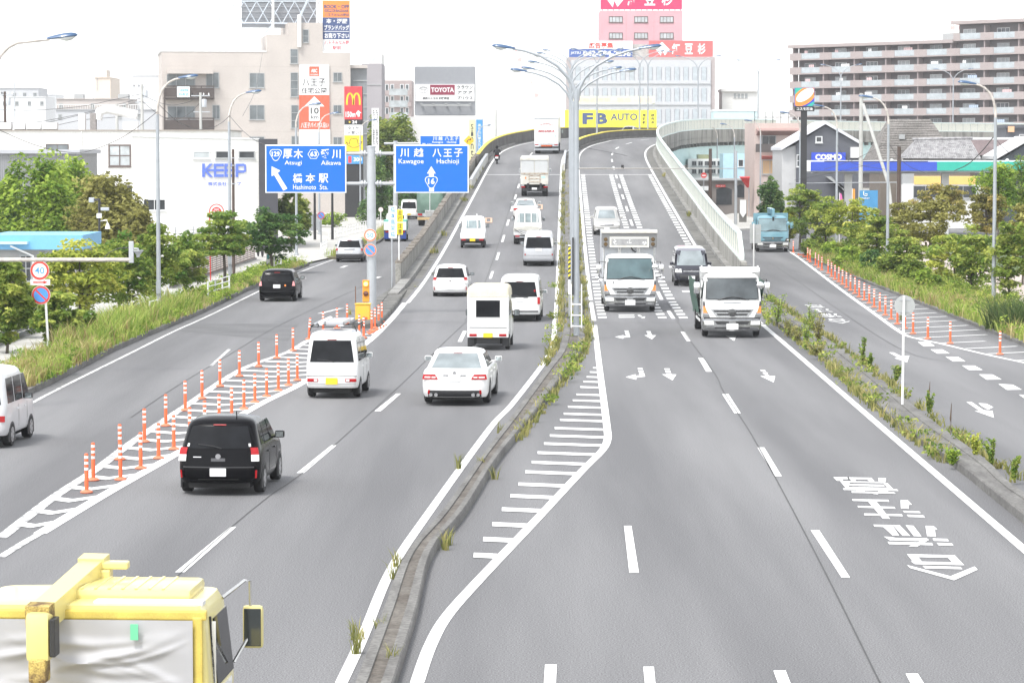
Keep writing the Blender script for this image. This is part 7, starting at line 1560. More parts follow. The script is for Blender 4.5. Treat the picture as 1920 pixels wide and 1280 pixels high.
b = board(t, pl, 646, 224.2, 680, 234, BLACKP, 'black_panel', -.05, .14); letters(t, pl, [('24', 660, 226, 669.5, 232, .03)], SIGNW, -.06, par=b); mb = MB(); face(mb, pl, [(655.5 + 2.2 * cos(i * pi / 4) * (1 if i % 2 else .6), 229 + 2.2 * sin(i * pi / 4) * (1 if i % 2 else .6)) for i in range(8)], -.06); mb.build('star', YL, b)
b = board(t, pl, 646, 234.2, 680.5, 254, SIGNW, 'white_panel', -.05, .14); letters(t, pl, [('タイヤ', 652, 237, 673, 244, .02), ('が', 651.5, 246.5, 657, 251.5, .02), ('安い', 659, 245.5, 673, 252, .02)], DK, -.06, par=b)
b = board(t, pl, 646, 254.2, 680.5, 284, YL, 'yellow_panel', -.05, .14); mb = MB(); hat = [(649, 266), (652, 272), (660, 276.5), (670, 276), (677, 270), (679, 265), (674, 269), (671, 269.5), (670, 262), (666, 259), (663, 260.5), (659, 259), (656, 263), (655.5, 269.5), (652, 268.5)]
for p, q in zip(hat, hat[1:] + hat[:1]): mb.tube([P3_(pl, *p), P3_(pl, *q)] if False else [(pl.uv(*p)[0], -.06, pl.uv(*p)[1]), (pl.uv(*q)[0], -.06, pl.uv(*q)[1])], .025, 4)
mb.build('hat_outline', DK, b); letters(t, pl, [('Budget tyres', 651, 278.5, 677, 282)], DK, -.06, par=b) if False else None
b = board(t, pl, 648, 291, 680.5, 307.5, M('sign_mid_blue', (.07, .30, .65), .45), 'blue_panel', -.05, .14); letters(t, pl, [('300', 663, 295, 678.5, 303, .03)], SIGNW, -.06, par=b); letters(t, pl, [('1', 653, 293, 659, 305.5, .06)], RD, -.06, par=b)
# --- grey tower and vertical shop list
pl = Plane(678, 380, 716, 380); t = pl.thing('office_tower', 'plain grey slab tower right of the advertising tower', 'building'); GT = worn('grey_render', (.36, .34, .355), (.32, .30, .315), .3, .7, .3, amt=.06); wall(t, pl, 678, 119.5, 715.5, GT, 10); wall(t, pl, 690, 100, 715, WHW, 8, 'roof_block', pl.uv(680, 119.5)[1], .5); mb = MB();
u, z = pl.uv(697, 109); mb.lathe([(.42, 0), (.42, .03)], 16, (u, .45, z), 'y'); mb.build('emblem', M('emblem_green', (.55, .68, .66), .5), t); board(t, pl, 678, 158.5, 716, 160, FRG, 'ledge', -.08, .1); MB().tube([(u + .9, 3, z), (u + .9, 3, z + 4)], .04, 5).build('aerial', GALV, t)
pl = Plane(697, 318, 711, 318); t = pl.thing('shop_list_sign', 'narrow white upright sign with vertical writing beside the tree clump', 'sign'); board(t, pl, 697, 203, 710.5, 300, SIGNW, 'panel', 0, .3); letters(t, pl, [('(株)コスモメン', 704.5, 206, 709, 234), ('(株)クリーンビル', 698.5, 206, 703, 238), ('三和薬品工業(株)', 704.5, 240, 709, 272), ('三和運輸倉庫(株)', 698.5, 240, 703, 272)], DK, -.01, True); MB().box(.3, .5, .05, .25, 0, pl.uv(700, 300)[1]).build('post', GALV, t)
# --- distant apartments
APB = M('apartment_brown', (.36, .30, .29), .7, var=.05)
pl = Plane(717, 450, 773, 450); t = pl.thing('apartment_block', 'small brown apartment block between grey tower and car dealer sign', 'building'); wall(t, pl, 717, 151, 772, APB, 10)
for k in range(4):
 y = 158 + k * 22; u0, z0, u1, z1 = pl.rect(718, y + 20, 771, y + 12); o = MB().box(u0, u1, -1, -.9, z0, z1).build('balcony', APB, t); MB().box(u0 + 1, u1 - .5, -1.03, -1.0, z0 + .25, z1 - .1).build('balcony_glass', PANEL_, o)
 for x in (722, 732, 750, 760): window(t, pl, x, y, x + 7, y + 14, FRW, PANE, 1, 1, .1)
# --- car dealer sign and hall
pl = Plane(735, 392, 906, 392); t = pl.thing('car_dealer', 'white dealer hall with square louvred sign block on its roof', 'building'); wall(t, pl, 735, 219, 905, WHW, 12); LV = M('louvre_grey', (.40, .41, .44), .5, metal=.2)
u0, z0, u1, z1 = pl.rect(777, 216, 890.5, 124.5); MB().box(u0, u1, 1, 7, z0, z1).build('sign_block', M('louvre_back', (.27, .28, .30), .6), t); mb = MB()
z = z0 + .1
while z < z1 - .1:
 y_ = 281 - (z - 7) * 5500 / 392
 if not 156 < y_ < 193: mb.box(u0 + .02, u1 - .02, .85, 1, z, z + .16)
 z += .34
mb.build('louvre', LV, t); p = board(t, pl, 778.5, 158, 889.5, 190, SIGNW, 'sign_face', .8, .2); q = board(t, pl, 806, 159, 852.5, 178, M('sign_maroon', (.25, .025, .06), .5), 'brand_panel', .78, .02, p)
letters(t, pl, [('TOYOTA', 808, 164, 851, 173, .03)], SIGNW, .77, par=p); letters(t, pl, [('クラウン', 856.5, 160, 886.5, 167, .03), ('アクア', 857, 170, 886, 176.5, .03), ('プリウス', 856.5, 180.5, 886.5, 187, .03), ('神奈川トヨタ 相模原店', 792, 182, 842, 187, .03)], M('sign_grey_letter', (.08, .08, .08), .5), .77, par=p)
mb = MB(); cx, cz = pl.uv(793.5, 168);
for a_, b_, oz in ((.62, .42, 0), (.22, .42, 0), (.42, .17, .16)):
 pts = [(cx + a_ * cos(2 * pi * i / 20), .77, cz + oz + b_ * sin(2 * pi * i / 20)) for i in range(21)]; mb.tube(pts, .035, 4)
mb.build('emblem', M('emblem_grey', (.55, .55, .55), .4), p)
mb = MB()
for x in (790, 812, 836, 859, 881): uu, zz = pl.uv(x, 195); mb.box(uu - .15, uu + .15, .2, .8, zz - .1, zz + .1)
uu, zz = pl.uv(790, 199); mb.box(uu, pl.uv(882, 199)[0], .2, .5, zz, zz + .25); mb.build('sign_lamp', FRG, t)
for x0, x1, mt, s1 in ((879.5, 891, M('pale_yellow_banner', (.80, .76, .42), .5), 'Sienta'), (893, 905, M('sign_mid_blue', (.07, .30, .65), .45), 'あなたに替えたい NEW')): o = board(t, pl, x0, 224.5, x1, 310, mt, 'banner', -.1, .08); letters(t, pl, [(s1, x0 + 3, 232, x1 - 3, 305)], DK if s1 == 'Sienta' else SIGNW, -.11, True, par=o)
# --- pink building and wide grey-white one
PKW = worn('pink_wall', (.60, .36, .39), (.54, .32, .35), .3, .7, .3, amt=.05); CRIM = M('sign_crimson', (.68, .03, .12), .5)
pl = Plane(1125, 510, 1280, 510); t = pl.thing('office_building', 'pink office building with crimson roof sign', 'building'); wall(t, pl, 1125.5, 20, 1280, PKW, 12)
for x in (1141.7, 1189, 1237):
 for y in (31, 61.5): window(t, pl, x, y, x + 26, y + 12, FRB, PANEL_, 4, 1, .12)
mb = MB()
for x in (1174, 1226): uu, _ = pl.uv(x, 50); mb.box(uu - .06, uu + .06, -.02, .01, 0, pl.uv(x, 20)[1])
mb.build('wall_joint', M('joint_pink', (.5, .3, .32), .7), t)
def kotosugi(s_, pl, x0, y0, x1, y1, par, dy):
 w_ = x1 - x0; h = y1 - y0; cx, cy = x0 + w_ * .17, y0 + h * .5; r = h * .36; mb = MB(); face(mb, pl, [(cx - r * 1.1, cy - r * .2), (cx, cy - r), (cx + r * 1.1, cy + r * .1), (cx + r * .4, cy + r * .95), (cx, cy + r * .2), (cx - r * .2, cy + r * 1.0)], dy); mb.build('leaf_emblem', SIGNW, par)
 letters(s_, pl, [('紅', x0 + w_ * .33, y0 + h * .22, x0 + w_ * .46, y0 + h * .78, .03), ('豆', x0 + w_ * .54, y0 + h * .22, x0 + w_ * .67, y0 + h * .78, .03), ('杉', x0 + w_ * .75, y0 + h * .22, x0 + w_ * .88, y0 + h * .78, .03)], SIGNW, dy, par=par)
s_ = pl.thing('roof_sign', 'crimson roof sign with white characters on the pink building', 'sign'); p = board(s_, pl, 1126, -22, 1279, 18, CRIM, 'panel', .2, .5); kotosugi(s_, pl, 1126, -22, 1279, 20, p, .18); mb = MB(); [mb.box(k, k + .12, .3, .5, pl.uv(1126, 20)[1], pl.uv(1126, 18)[1]) for k in [lerp(.3, pl.w - .5, i / 14) for i in range(15)]]; mb.build('support', BLACKP, s_)
pl = Plane(1064, 492, 1341, 492); t = pl.thing('office_building', 'wide pale building with rows of arched window niches behind the yellow sign', 'building'); wall(t, pl, 1064, 107.5, 1341, M('mauve_border', (.40, .35, .345), .6), 14); WP = M('white_panel', (.50, .51, .53), .5, var=.03); board(t, pl, 1071, 113, 1332, 262, WP, 'facade', -.25, .24); NI = M('niche_glass', (.42, .46, .49), .15, var=.12)
mb = MB(); ng = MB()
for y0, y1 in ((126.5, 150), (166, 189.5), (205.5, 230)):
 uu, zz = pl.uv(1071, y1 + 7.5); mb.box(uu, pl.uv(1332, y1)[0], -.45, -.26, zz, zz + .55)
 for k in range(15):
  x = 1078 + k * 16.9; u0, z0, u1, z1 = pl.rect(x, y1, x + 10.5, y0); r = .25
  o = MB().prismy([(u0, z0), (u1, z0), (u1, z1 - r), (u1 - r, z1), (u0 + r, z1), (u0, z1 - r)], -.30, -.26).build('window', M('niche_frame', (.30, .30, .33), .5), t); MB().prismy([(u0 + .1, z0 + .1), (u1 - .1, z0 + .1), (u1 - .1, z1 - r), (u1 - r, z1 - .1), (u0 + r, z1 - .1), (u0 + .1, z1 - r)], -.32, -.301).build('pane', NI, o)
mb.build('ledge', WP, t); p = board(t, pl, 1187, 83, 1217, 108, M('louvre_grey2', (.45, .44, .42), .6, var=.2, scale=2), 'roof_plant', 1, 2)
s_ = pl.thing('roof_sign', 'white and blue roof sign with telephone number at the left', 'sign'); p = board(s_, pl, 1067, 77, 1186, 92, SIGNW, 'upper_panel', .2, .5); q = board(s_, pl, 1067, 92.1, 1186, 109, M('sign_royal', (.06, .12, .36), .5), 'lower_panel', .2, .5); letters(s_, pl, [('広告募集', 1104, 80, 1150, 91, .03)], SIGNRED, .18, par=p); letters(s_, pl, [('042-794-2296', 1093, 95, 1183, 106, .04), ('JATSU', 1070, 97, 1089, 103, .02)], SIGNW, .18, par=q)
s_ = pl.thing('roof_sign', 'salmon red roof sign with white characters at the right', 'sign'); p = board(s_, pl, 1217, 76.5, 1337, 107, M('sign_salmon', (.66, .14, .14), .5), 'panel', .2, .5); kotosugi(s_, pl, 1222, 74, 1337, 110, p, .18)
pl = Plane(1058, 474, 1232, 474); t = pl.thing('shop_sign', 'long bright yellow car shop sign with black letters above the bend', 'sign'); BY = M('sign_lemon', (.88, .80, .05), .5); p = board(t, pl, 1059, 206.5, 1231, 240, BY, 'panel', 0, .3); letters(t, pl, [('F', 1092, 212, 1112, 233, .05), ('B', 1117, 212, 1139, 233, .05), ('AUTO', 1145, 213, 1195, 226, .02)], M('sign_navy', (.055, .085, .2), .5), -.02, par=p); letters(t, pl, [('車販鈑', 1204.5, 213, 1211, 233), ('検売金', 1220.5, 213, 1227, 233)], DK, -.02, True, par=p)
for x in (1075, 1215): uu, _ = pl.uv(x, 230); MB().box(uu - .2, uu + .2, .31, .6, 0, 9).build('post', GALV, t)
t2 = pl.thing('banner_sign', 'faded pale yellow banner with pinkish writing above the yellow shop sign', 'sign'); p = board(t2, pl, 1076, 180, 1229, 193.5, M('faded_yellow', (.80, .77, .55), .6), 'panel', 3, .2); letters(t2, pl, [('移動販売車', 1080, 183, 1146, 191), ('製造・販売', 1158, 183, 1224, 191)], M('faded_pink', (.72, .55, .48), .6), 2.98, par=p); uu, _ = pl.uv(1076, 190); MB().box(uu, uu + .3, 3.2, 3.5, 0, pl.uv(1076, 181)[1]).build('post', GALV, t2); uu, _ = pl.uv(1226, 190); MB().box(uu, uu + .3, 3.2, 3.5, 0, pl.uv(1076, 181)[1]).build('post', GALV, t2)
pl = Plane(1352, 500, 1420, 500); t = pl.thing('house', 'small white house with slit windows right of the wide pale building', 'building'); wall(t, pl, 1354, 172, 1420, WHW, 8); board(t, pl, 1352, 167, 1420, 172, WHW, 'roof', -.5, 9)
for x in (1376, 1383, 1390, 1397): window(t, pl, x, 176, x + 4.5, 184, FRG, PANEL_, 1, 1, .1)
uu, zz = pl.uv(1381, 165); MB().tube([(uu, 3, zz - .3), (uu, 3, zz + 1.2)], .05, 5).build('aerial', GALV, t)
pl = Plane(1338, 470, 1420, 470); t = pl.thing('house', 'pale aqua low building behind the viaduct rail', 'building'); wall(t, pl, 1338, 209, 1420, M('pale_aqua_wall', (.52, .68, .70), .6), 6); board(t, pl, 1337, 205.5, 1420, 209, FRW, 'roof_edge', -.1, 6)
# --- long brown apartment block
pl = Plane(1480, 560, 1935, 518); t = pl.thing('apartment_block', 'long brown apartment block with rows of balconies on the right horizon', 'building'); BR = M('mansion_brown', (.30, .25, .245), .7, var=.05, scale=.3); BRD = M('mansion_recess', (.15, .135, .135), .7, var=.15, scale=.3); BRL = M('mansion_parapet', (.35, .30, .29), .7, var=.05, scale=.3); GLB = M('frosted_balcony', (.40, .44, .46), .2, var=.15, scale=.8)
zt_ = pl.uv(1482, 85)[1]; uR, _ = pl.uv(1788, 60); P_ = 2.66; zR = pl.uv(1789, 40)[1]
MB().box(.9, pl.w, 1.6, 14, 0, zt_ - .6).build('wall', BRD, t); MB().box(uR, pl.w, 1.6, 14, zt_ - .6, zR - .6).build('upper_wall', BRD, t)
MB().box(-.3, uR, -.3, 14, zt_ - .6, zt_).build('roof', BRL, t); MB().box(uR - .4, pl.w, -.3, 14, zR - .6, zR).build('roof', BRL, t); MB().box(uR - 5, uR - .5, 3, 8, zt_, zt_ + 1.3).build('roof_plant', FRG, t)
BAY = pl.w * 60.5 / 455; nb = int(pl.w / BAY) + 1; random.seed(21); zp = pl.uv(1482, 100.8)[1]
for k in range(-1, 9):
 zt2 = zp - k * P_; u0 = uR if k < 0 else 0.0
 mb, GQ = MB(), []; mb.box(u0, pl.w, 0, 1.6, zt2 - 1.35, zt2 - 1.13);
 for i in range(nb):
  a = i * BAY; s0, s1 = max(u0, a - .1), min(pl.w, a + 2.9)
  if s1 > s0: mb.box(s0, s1, -.06, .1, zt2 - 1.36, zt2)
  g0, g1 = max(u0, a + 2.9), min(pl.w, a + BAY - .12)
  if g1 > g0 + .5: GQ.append(MB().box(g0 + .002, g1 - .002, .0, .05, zt2 - 1.10, zt2 - .04))
 o = mb.build('balcony', BRL, t); [q.build('balcony_glass', GLB, o) for q in GQ]
 for i in range(nb):
  a = i * BAY
  if a + 3 < u0 or a + BAY > pl.w or k > 7: continue
  window_uv(t, a + 2.4, zt2 - 1.1, a + 5.2, zt2 + .78, FRW if random.random() < .5 else FRG, PANE if random.random() < .6 else PANEL_, 3, 1, .1, 1.58);
  if random.random() < .55 and k < 7:
   lm = MB(); q = a + random.uniform(3.0, 5.0)
   for j in range(random.randint(2, 5)): lm.box(q + j * .42, q + j * .42 + .32, .25, .29, zt2 - random.uniform(.1, .5), zt2 + .45)
   lm.build('laundry', [SIGNW, M('laundry_pink', (.7, .5, .5), .8), M('laundry_blue', (.45, .55, .7), .8)][random.randint(0, 2)], t)
 mb = MB()
 for i in range(nb):
  a = i * BAY
  if a >= u0 and a < pl.w: MB().box(a + .5, a + .75, .2, 1.6, zt2 - 1.1, zt2 + 1.3).build('partition', BR, t)
for x, yt in ((1584, 22), (1706, 14), (1897, -5)): uu, zz = pl.uv(x, yt); MB().tube([(uu, 4, zt_ - .3), (uu, 4, zz)], .07, 5).build('lightning_rod', GALV, t)
# --- shops at the right
PTILE = worn('pink_tile', (.56, .46, .42), (.50, .41, .38), .3, .7, .5, fine=8, amt=.08)
pl = Plane(1404, 300, 1505, 300.5); t = pl.thing('shop_house', 'pink tiled two storey shop house with brown awning behind the right lamp', 'building'); wall(t, pl, 1415, 231, 1505, PTILE, 6); window(t, pl, 1428, 254, 1455, 272, FRG, PANED, 2); o = board(t, pl, 1414, 270, 1467, 285.5, M('balcony_dark', (.10, .085, .08), .6), 'balcony', -1, .1)
u0, z0, u1, z1 = pl.rect(1418, 254, 1503, 246); AW = M('awning_brown', (.36, .24, .22), .7); MB().hexa([(u0, -1.2, z0), (u1, -1.2, z0), (u1, 0, z0 + .3), (u0, 0, z0 + .3)], [(u0, -1.2, z0 + .1), (u1, -1.2, z0 + .1), (u1, 0, z1), (u0, 0, z1)]).build('awning', AW, t); window(t, pl, 1429, 300, 1458, 327, FRG, M('paper_pane', (.55, .36, .20), .5), 2); u0, z0, u1, z1 = pl.rect(1428, 299, 1459, 294); MB().hexa([(u0, -.7, z0), (u1, -.7, z0), (u1, 0, z0 + .1), (u0, 0, z0 + .1)], [(u0, -.7, z0 + .06), (u1, -.7, z0 + .06), (u1, 0, z1), (u0, 0, z1)]).build('awning', M('awning_red', (.45, .12, .10), .7), t)
for x in (1416, 1437, 1450, 1465, 1480): uu, zz = pl.uv(x, 231); MB().box(uu - .03, uu + .03, .3, .36, zz, zz + 1.2).build('roof_rail_post', BLACKP, t)
board(t, pl, 1416, 219, 1490, 221, FRG, 'roof_rail', .3, .06); board(t, pl, 1468, 215, 1488, 231, WHITE, 'roof_tank', 2, 2)
pl = Plane(1467, 264, 1611, 264); t = pl.thing('shop_building', 'dark slate gabled shop with white roof edges and blue sign', 'building'); SL = M('slate_wall', (.095, .10, .115), .6, var=.05); LG = M('light_grey_wall', (.48, .48, .48), .6)
pt = lambda x, y: pl.uv(x, y)
g0, g1, ga = pt(1493, 270), pt(1611, 270), pt(1547, 235); MB().prismy([(g0[0], 0), (g1[0], 0), (g1[0], g1[1]), (ga[0], ga[1]), (g0[0], g0[1])], 0, 10).build('gable_wall', SL, t)
l0 = pt(1467, 281); MB().prismy([(l0[0], 0), (g0[0] - .002, 0), (g0[0] - .002, g0[1] - .1), (l0[0], l0[1])], .3, 10).build('side_wall', LG, t); mb = MB()
for a, b in (((1464, 282), (1547, 233)), ((1547, 233), (1615, 272))):
 p, q = pt(*a), pt(*b); mb.prismy([(p[0], p[1]), (q[0], q[1]), (q[0], q[1] + .28), (p[0], p[1] + .28)], -.35, 10.2)
mb.build('roof', M('roof_white', (.62, .63, .66), .5), t); window(t, pl, 1529, 255.5, 1542, 268, FRW, PANED, 1, 1, .1); window(t, pl, 1493.5, 290, 1503, 313, FRW, PANED, 1, 2, .07)
o = board(t, pl, 1521, 286, 1585, 303, M('sign_cobalt', (.03, .07, .52), .45), 'sign_panel', -.25, .2); u0, z0, u1, z1 = pl.rect(1520, 304, 1586, 285); mb = MB().box(u0, u1, -.24, -.06, z1 - .05, z1 + .04); mb.build('sign_rim', BLACKP, o); letters(t, pl, [('COSMO', 1528, 289, 1578, 300, .05)], SIGNW, -.27, par=o)
u0, z0, u1, z1 = pl.rect(1545, 378, 1600, 331); MB().prismy([(u0, z0), (u0 + .5, z0), (u1, z1), (u1, z1 + .5)], -1.2, -.2).build('stair', FRG, t); board(t, pl, 1594, 276, 1612, 296, WHW, 'annex', -.8, .8)
pl = Plane(1513, 240, 1935, 240); t = pl.thing('canopy', 'long blue and green filling station canopy edge', 'canopy'); a = board(t, pl, 1520, 303.5, 1757, 320.5, M('canopy_blue', (.035, .085, .50), .45), 'blue_fascia', 0, .5); u0, _ = pl.uv(1757.1, 310); u1 = pl.w; z1 = pl.uv(1757, 303.5)[1]; z0 = pl.uv(1757, 320.5)[1]; MB().box(u0, u1, 0, .5, z0 + .02, z1).build('green_fascia', M('canopy_green', (.03, .42, .32), .45), t); u0, z0, u1, z1 = pl.rect(1513, 321, 1520, 303.5); MB().box(u0, u1 - .003, -.02, .5, z0, z1).build('end_cap', WHITE, t)
MB().box(0, pl.w, .5, 5.5, z0 + .1, z1 - .1).build('roof', FRW, t); board(t, pl, 1537, 321, 1800, 326, M('canopy_soffit', (.45, .45, .44), .6), 'soffit', 2, 5)
for x in (1599, 1783): uu, zz = pl.uv(x, 322); MB().box(uu - .3, uu + .3, 3, 3.6, 0, zz).build('pillar', WHW, t)
board(t, pl, 1546, 302, 1740, 303.4, BLACKP, 'top_trim', -.02, .4)
for x in (1674, 1732, 1766, 1891): uu, zz = pl.uv(x, 306); MB().lathe([(.05, 0), (.16, .12), (.17, .25), (.08, .36)], 10, (uu, .6, zz + (.0 if x in (1674, 1891) else -.7))).build('globe_lamp', LENS, t, smooth=50)
pl = Plane(1690, 262, 1840, 262); t = pl.thing('kiosk', 'station shop with orange upper wall under the green canopy', 'building'); wall(t, pl, 1692, 345, 1840, WHW, 4); board(t, pl, 1714, 331, 1829, 346, M('kiosk_orange', (.82, .52, .16), .5), 'upper_wall', -.05, 4); window(t, pl, 1712, 348, 1829, 372, FRG, PANED, 5); board(t, pl, 1829.5, 324, 1845, 346, PANED, 'dark_door', .2, 3); board(t, pl, 1692, 324, 1714, 346, FRG, 'side_panel', .1, 3)
pl = Plane(1489.5, 232, 1527, 232); t = pl.thing('pole_sign', 'square pole sign with white ellipse on stripes above black post', 'sign'); p = board(t, pl, 1490, 165, 1526.5, 199.5, M('sign_cobalt', (.03, .07, .52), .45), 'panel', -.15, .3); q = board(t, pl, 1490, 199.6, 1526.5, 209, BLACKP, 'name_panel', -.15, .3); uu, _ = pl.uv(1507.5, 200); MB().box(uu - .24, uu + .24, -.1, .1, 0, pl.uv(1500, 209)[1]).build('post', BLACKP, t); letters(t, pl, [('コスモ石油', 1493.5, 201.5, 1523, 207.3, .02)], SIGNW, -.16, par=q)
def ell(cx, cy, a, b, th, dy, mt, clip, nm):
 pts = []
 for i in range(48):
  w_ = 2 * pi * i / 48; x, y = a * cos(w_), b * sin(w_); pts.append((min(max(cx + x * cos(th) - y * sin(th), clip[0]), clip[2]), min(max(cy + x * sin(th) + y * cos(th), clip[1]), clip[3])))
 mb = MB(); face(mb, pl, pts, dy); mb.build(nm, mt, p)
cl = (1490.3, 165.4, 1526.2, 199.2); mb = MB(); face(mb, pl, [(1490.3, 165.4), (1505, 165.4), (1490.3, 178)], -.153); face(mb, pl, [(1526.2, 199.2), (1512, 199.2), (1526.2, 190)], -.153); mb.build('corner_green', M('canopy_green', (.03, .42, .32), .45), p); ell(1508, 181, 25, 14.5, radians(-35), -.156, M('sign_orange', (.85, .27, .06), .5), cl, 'orange_ellipse'); ell(1509, 178.5, 19, 9, radians(-35), -.159, SIGNW, cl, 'white_ellipse')
# --- old houses
SHG = worn('weathered_shingle', (.235, .22, .205), (.15, .14, .13), .35, .65, 1.2, fine=6, amt=.35, stretch=(.4, 1, 3))
pl = Plane(1642, 286, 1796, 286); t = pl.thing('old_house', 'old house with big weathered grey shingle roof', 'house'); pt = lambda x, y: pl.uv(x, y)
a, b, c1, d1 = pt(1640, 300), pt(1797, 297), pt(1757, 223), pt(1676, 223); MB().box(a[0] + .6, b[0] - .6, .6, 9, 0, a[1]).build('wall', M('timber_wall', (.2, .17, .14), .8), t); mb = MB(); mb.add([(a[0], 0, a[1] - .1), (b[0], 0, b[1] - .1), (c1[0], 4.6, c1[1]), (d1[0], 4.6, d1[1]), (a[0], 9.4, a[1]), (b[0], 9.4, b[1])], [(0, 1, 2, 3), (1, 5, 2), (0, 3, 4), (3, 2, 5, 4), (0, 4, 5, 1)]); o = mb.build('roof', SHG, t)
mb = MB(); n = 17
for i in range(1, n): k = i / n; mb.hexa([(lerp(a[0], d1[0], k), 4.6 * k - .04, lerp(a[1] - .1, d1[1], k)), (lerp(b[0], c1[0], k), 4.6 * k - .04, lerp(b[1] - .1, c1[1], k)), (lerp(b[0], c1[0], k), 4.6 * k + .1, lerp(b[1] - .1, c1[1], k)), (lerp(a[0], d1[0], k), 4.6 * k + .1, lerp(a[1] - .1, d1[1], k))], [(lerp(a[0], d1[0], k), 4.6 * k - .04, lerp(a[1] - .1, d1[1], k) + .06), (lerp(b[0], c1[0], k), 4.6 * k - .04, lerp(b[1] - .1, c1[1], k) + .06), (lerp(b[0], c1[0], k), 4.6 * k + .1, lerp(b[1] - .1, c1[1], k) + .07), (lerp(a[0], d1[0], k), 4.6 * k + .1, lerp(a[1] - .1, d1[1], k) + .07)])
mb.build('shingle_course', SHG, o); k = .52; u, z = lerp(a[0], d1[0], k) + 1.7, lerp(a[1], d1[1], k); MB().box(u, u + .55, 4.6 * k - .35, 4.6 * k + .3, z - .05, z + .42).build('skylight', FRG, o)
TL = worn('grey_roof_tile', (.36, .355, .36), (.20, .195, .20), .42, .68, 2.2, fine=5, amt=.25)
pl = Plane(1698, 276, 1840, 276); t = pl.thing('old_house', 'low house with pale grey pantile roof behind the canopy', 'house'); pt = lambda x, y: pl.uv(x, y); a, b, c1, d1 = pt(1702, 297), pt(1840, 298), pt(1830, 261), pt(1724, 263); MB().box(a[0] + .5, b[0] - .5, .6, 7, 0, a[1]).build('wall', M('timber_wall', (.2, .17, .14), .8), t); o = MB().add([(a[0], 0, a[1]), (b[0], 0, b[1]), (c1[0], 3.4, c1[1]), (d1[0], 3.4, d1[1]), (a[0], 7, a[1]), (b[0], 7, b[1])], [(0, 1, 2, 3), (1, 5, 2), (0, 3, 4), (3, 2, 5, 4), (0, 4, 5, 1)]).build('roof', TL, t)
mb = MB(); n = 34
for i in range(n): k = (i + .5) / n; mb.tube([(lerp(a[0], b[0], k), -.05, lerp(a[1], b[1], k)), (lerp(d1[0], c1[0], k), 3.38, lerp(d1[1], c1[1], k) + .02)], .055, 5)
for i in range(1, 9): k = i / 9; mb.tube([(lerp(a[0], d1[0], k), 3.4 * k - .02, lerp(a[1], d1[1], k) + .02), (lerp(b[0], c1[0], k), 3.4 * k - .02, lerp(b[1], c1[1], k) + .02)], .035, 5)
mb.tube([(d1[0] - .2, 3.4, d1[1] + .1), (c1[0] + .2, 3.4, c1[1] + .1)], .16, 6); mb.build('pantile', TL, o)
pl = Plane(1828, 282, 1935, 282); t = pl.thing('old_house', 'house with dull maroon roof right of the pantile roof', 'house'); pt = lambda x, y: pl.uv(x, y); a, b, c1, d1 = pt(1826, 291), pt(1935, 291), pt(1920, 262), pt(1832, 262); MB().box(a[0] + .4, b[0], .6, 7, 0, a[1]).build('wall', WHW, t); MB().add([(a[0], 0, a[1]), (b[0], 0, b[1]), (c1[0], 3.6, c1[1]), (d1[0], 3.6, d1[1]), (a[0], 7, a[1]), (b[0], 7, b[1])], [(0, 1, 2, 3), (1, 5, 2), (0, 3, 4), (3, 2, 5, 4), (0, 4, 5, 1)]).build('roof', worn('maroon_roof', (.20, .155, .155), (.15, .115, .115), .3, .7, 1, fine=6, amt=.2), t); board(t, pl, 1828, 257.5, 1912, 262, FRW, 'ridge', 3.5, .3)
pl = Plane(1868, 272, 1990, 272); t = pl.thing('old_house', 'dark gabled house with white barge board at the right edge', 'house'); pt = lambda x, y: pl.uv(x, y); a, c1, b = pt(1868, 299), pt(1932, 262), pt(1990, 295); MB().prismy([(a[0] + .3, 0), (b[0], 0), (b[0], b[1]), (c1[0], c1[1] - .2), (a[0] + .3, a[1] - .1)], .3, 8).build('wall', M('blue_black_wall', (.05, .06, .07), .6), t); MB().prismy([(a[0], a[1]), (c1[0], c1[1]), (c1[0], c1[1] + .35), (a[0], a[1] + .3)], 0, 8.2).build('roof', FRW, t)
pl = Plane(1883, 330, 1935, 330); t = pl.thing('house', 'small dark blue house under the apartment block at right edge', 'house'); wall(t, pl, 1886, 240, 1935, SL, 6); board(t, pl, 1883, 234, 1935, 240, SL, 'roof', -.3, 7); window(t, pl, 1911, 252, 1921, 262, FRW, PANED, 1); board(t, pl, 1889, 237, 1901, 248, M('orange_sheet', (.70, .42, .25), .6), 'sheet', -.32, .02)
pl = Plane(1298, 320, 1406, 320); t = pl.thing('low_shop', 'low beige shop with dark openings under the viaduct', 'building'); LSH = worn('brown_render', (.26, .23, .21), (.19, .17, .16), .3, .7, .6, amt=.1); wall(t, pl, 1299, 337, 1406, LSH, 6); board(t, pl, 1297, 335, 1406, 338.5, FRG, 'roof_edge', -.6, 6)
for a in ((1343, 350, 1372, 384), (1377, 346, 1400, 370), (1304, 346, 1322, 356)): u0, z0, u1, z1 = pl.rect(*a); MB().prismy([(u0, max(.05, z0)), (u1, max(.05, z0)), (u1, z1 - .3), ((u0 + u1) / 2, z1), (u0, z1 - .3)], -.05, .02).build('opening', PANED, t)
o = board(t, pl, 1342, 346.5, 1360, 351, SIGNRED, 'sign_board', -.2, .1); letters(t, pl, [('ラーメン', 1344, 347.3, 1358, 350.3)], SIGNW, -.21, par=o); board(t, pl, 1299, 349, 1330, 357, FRW, 'lean_to', -1.5, 1.4)
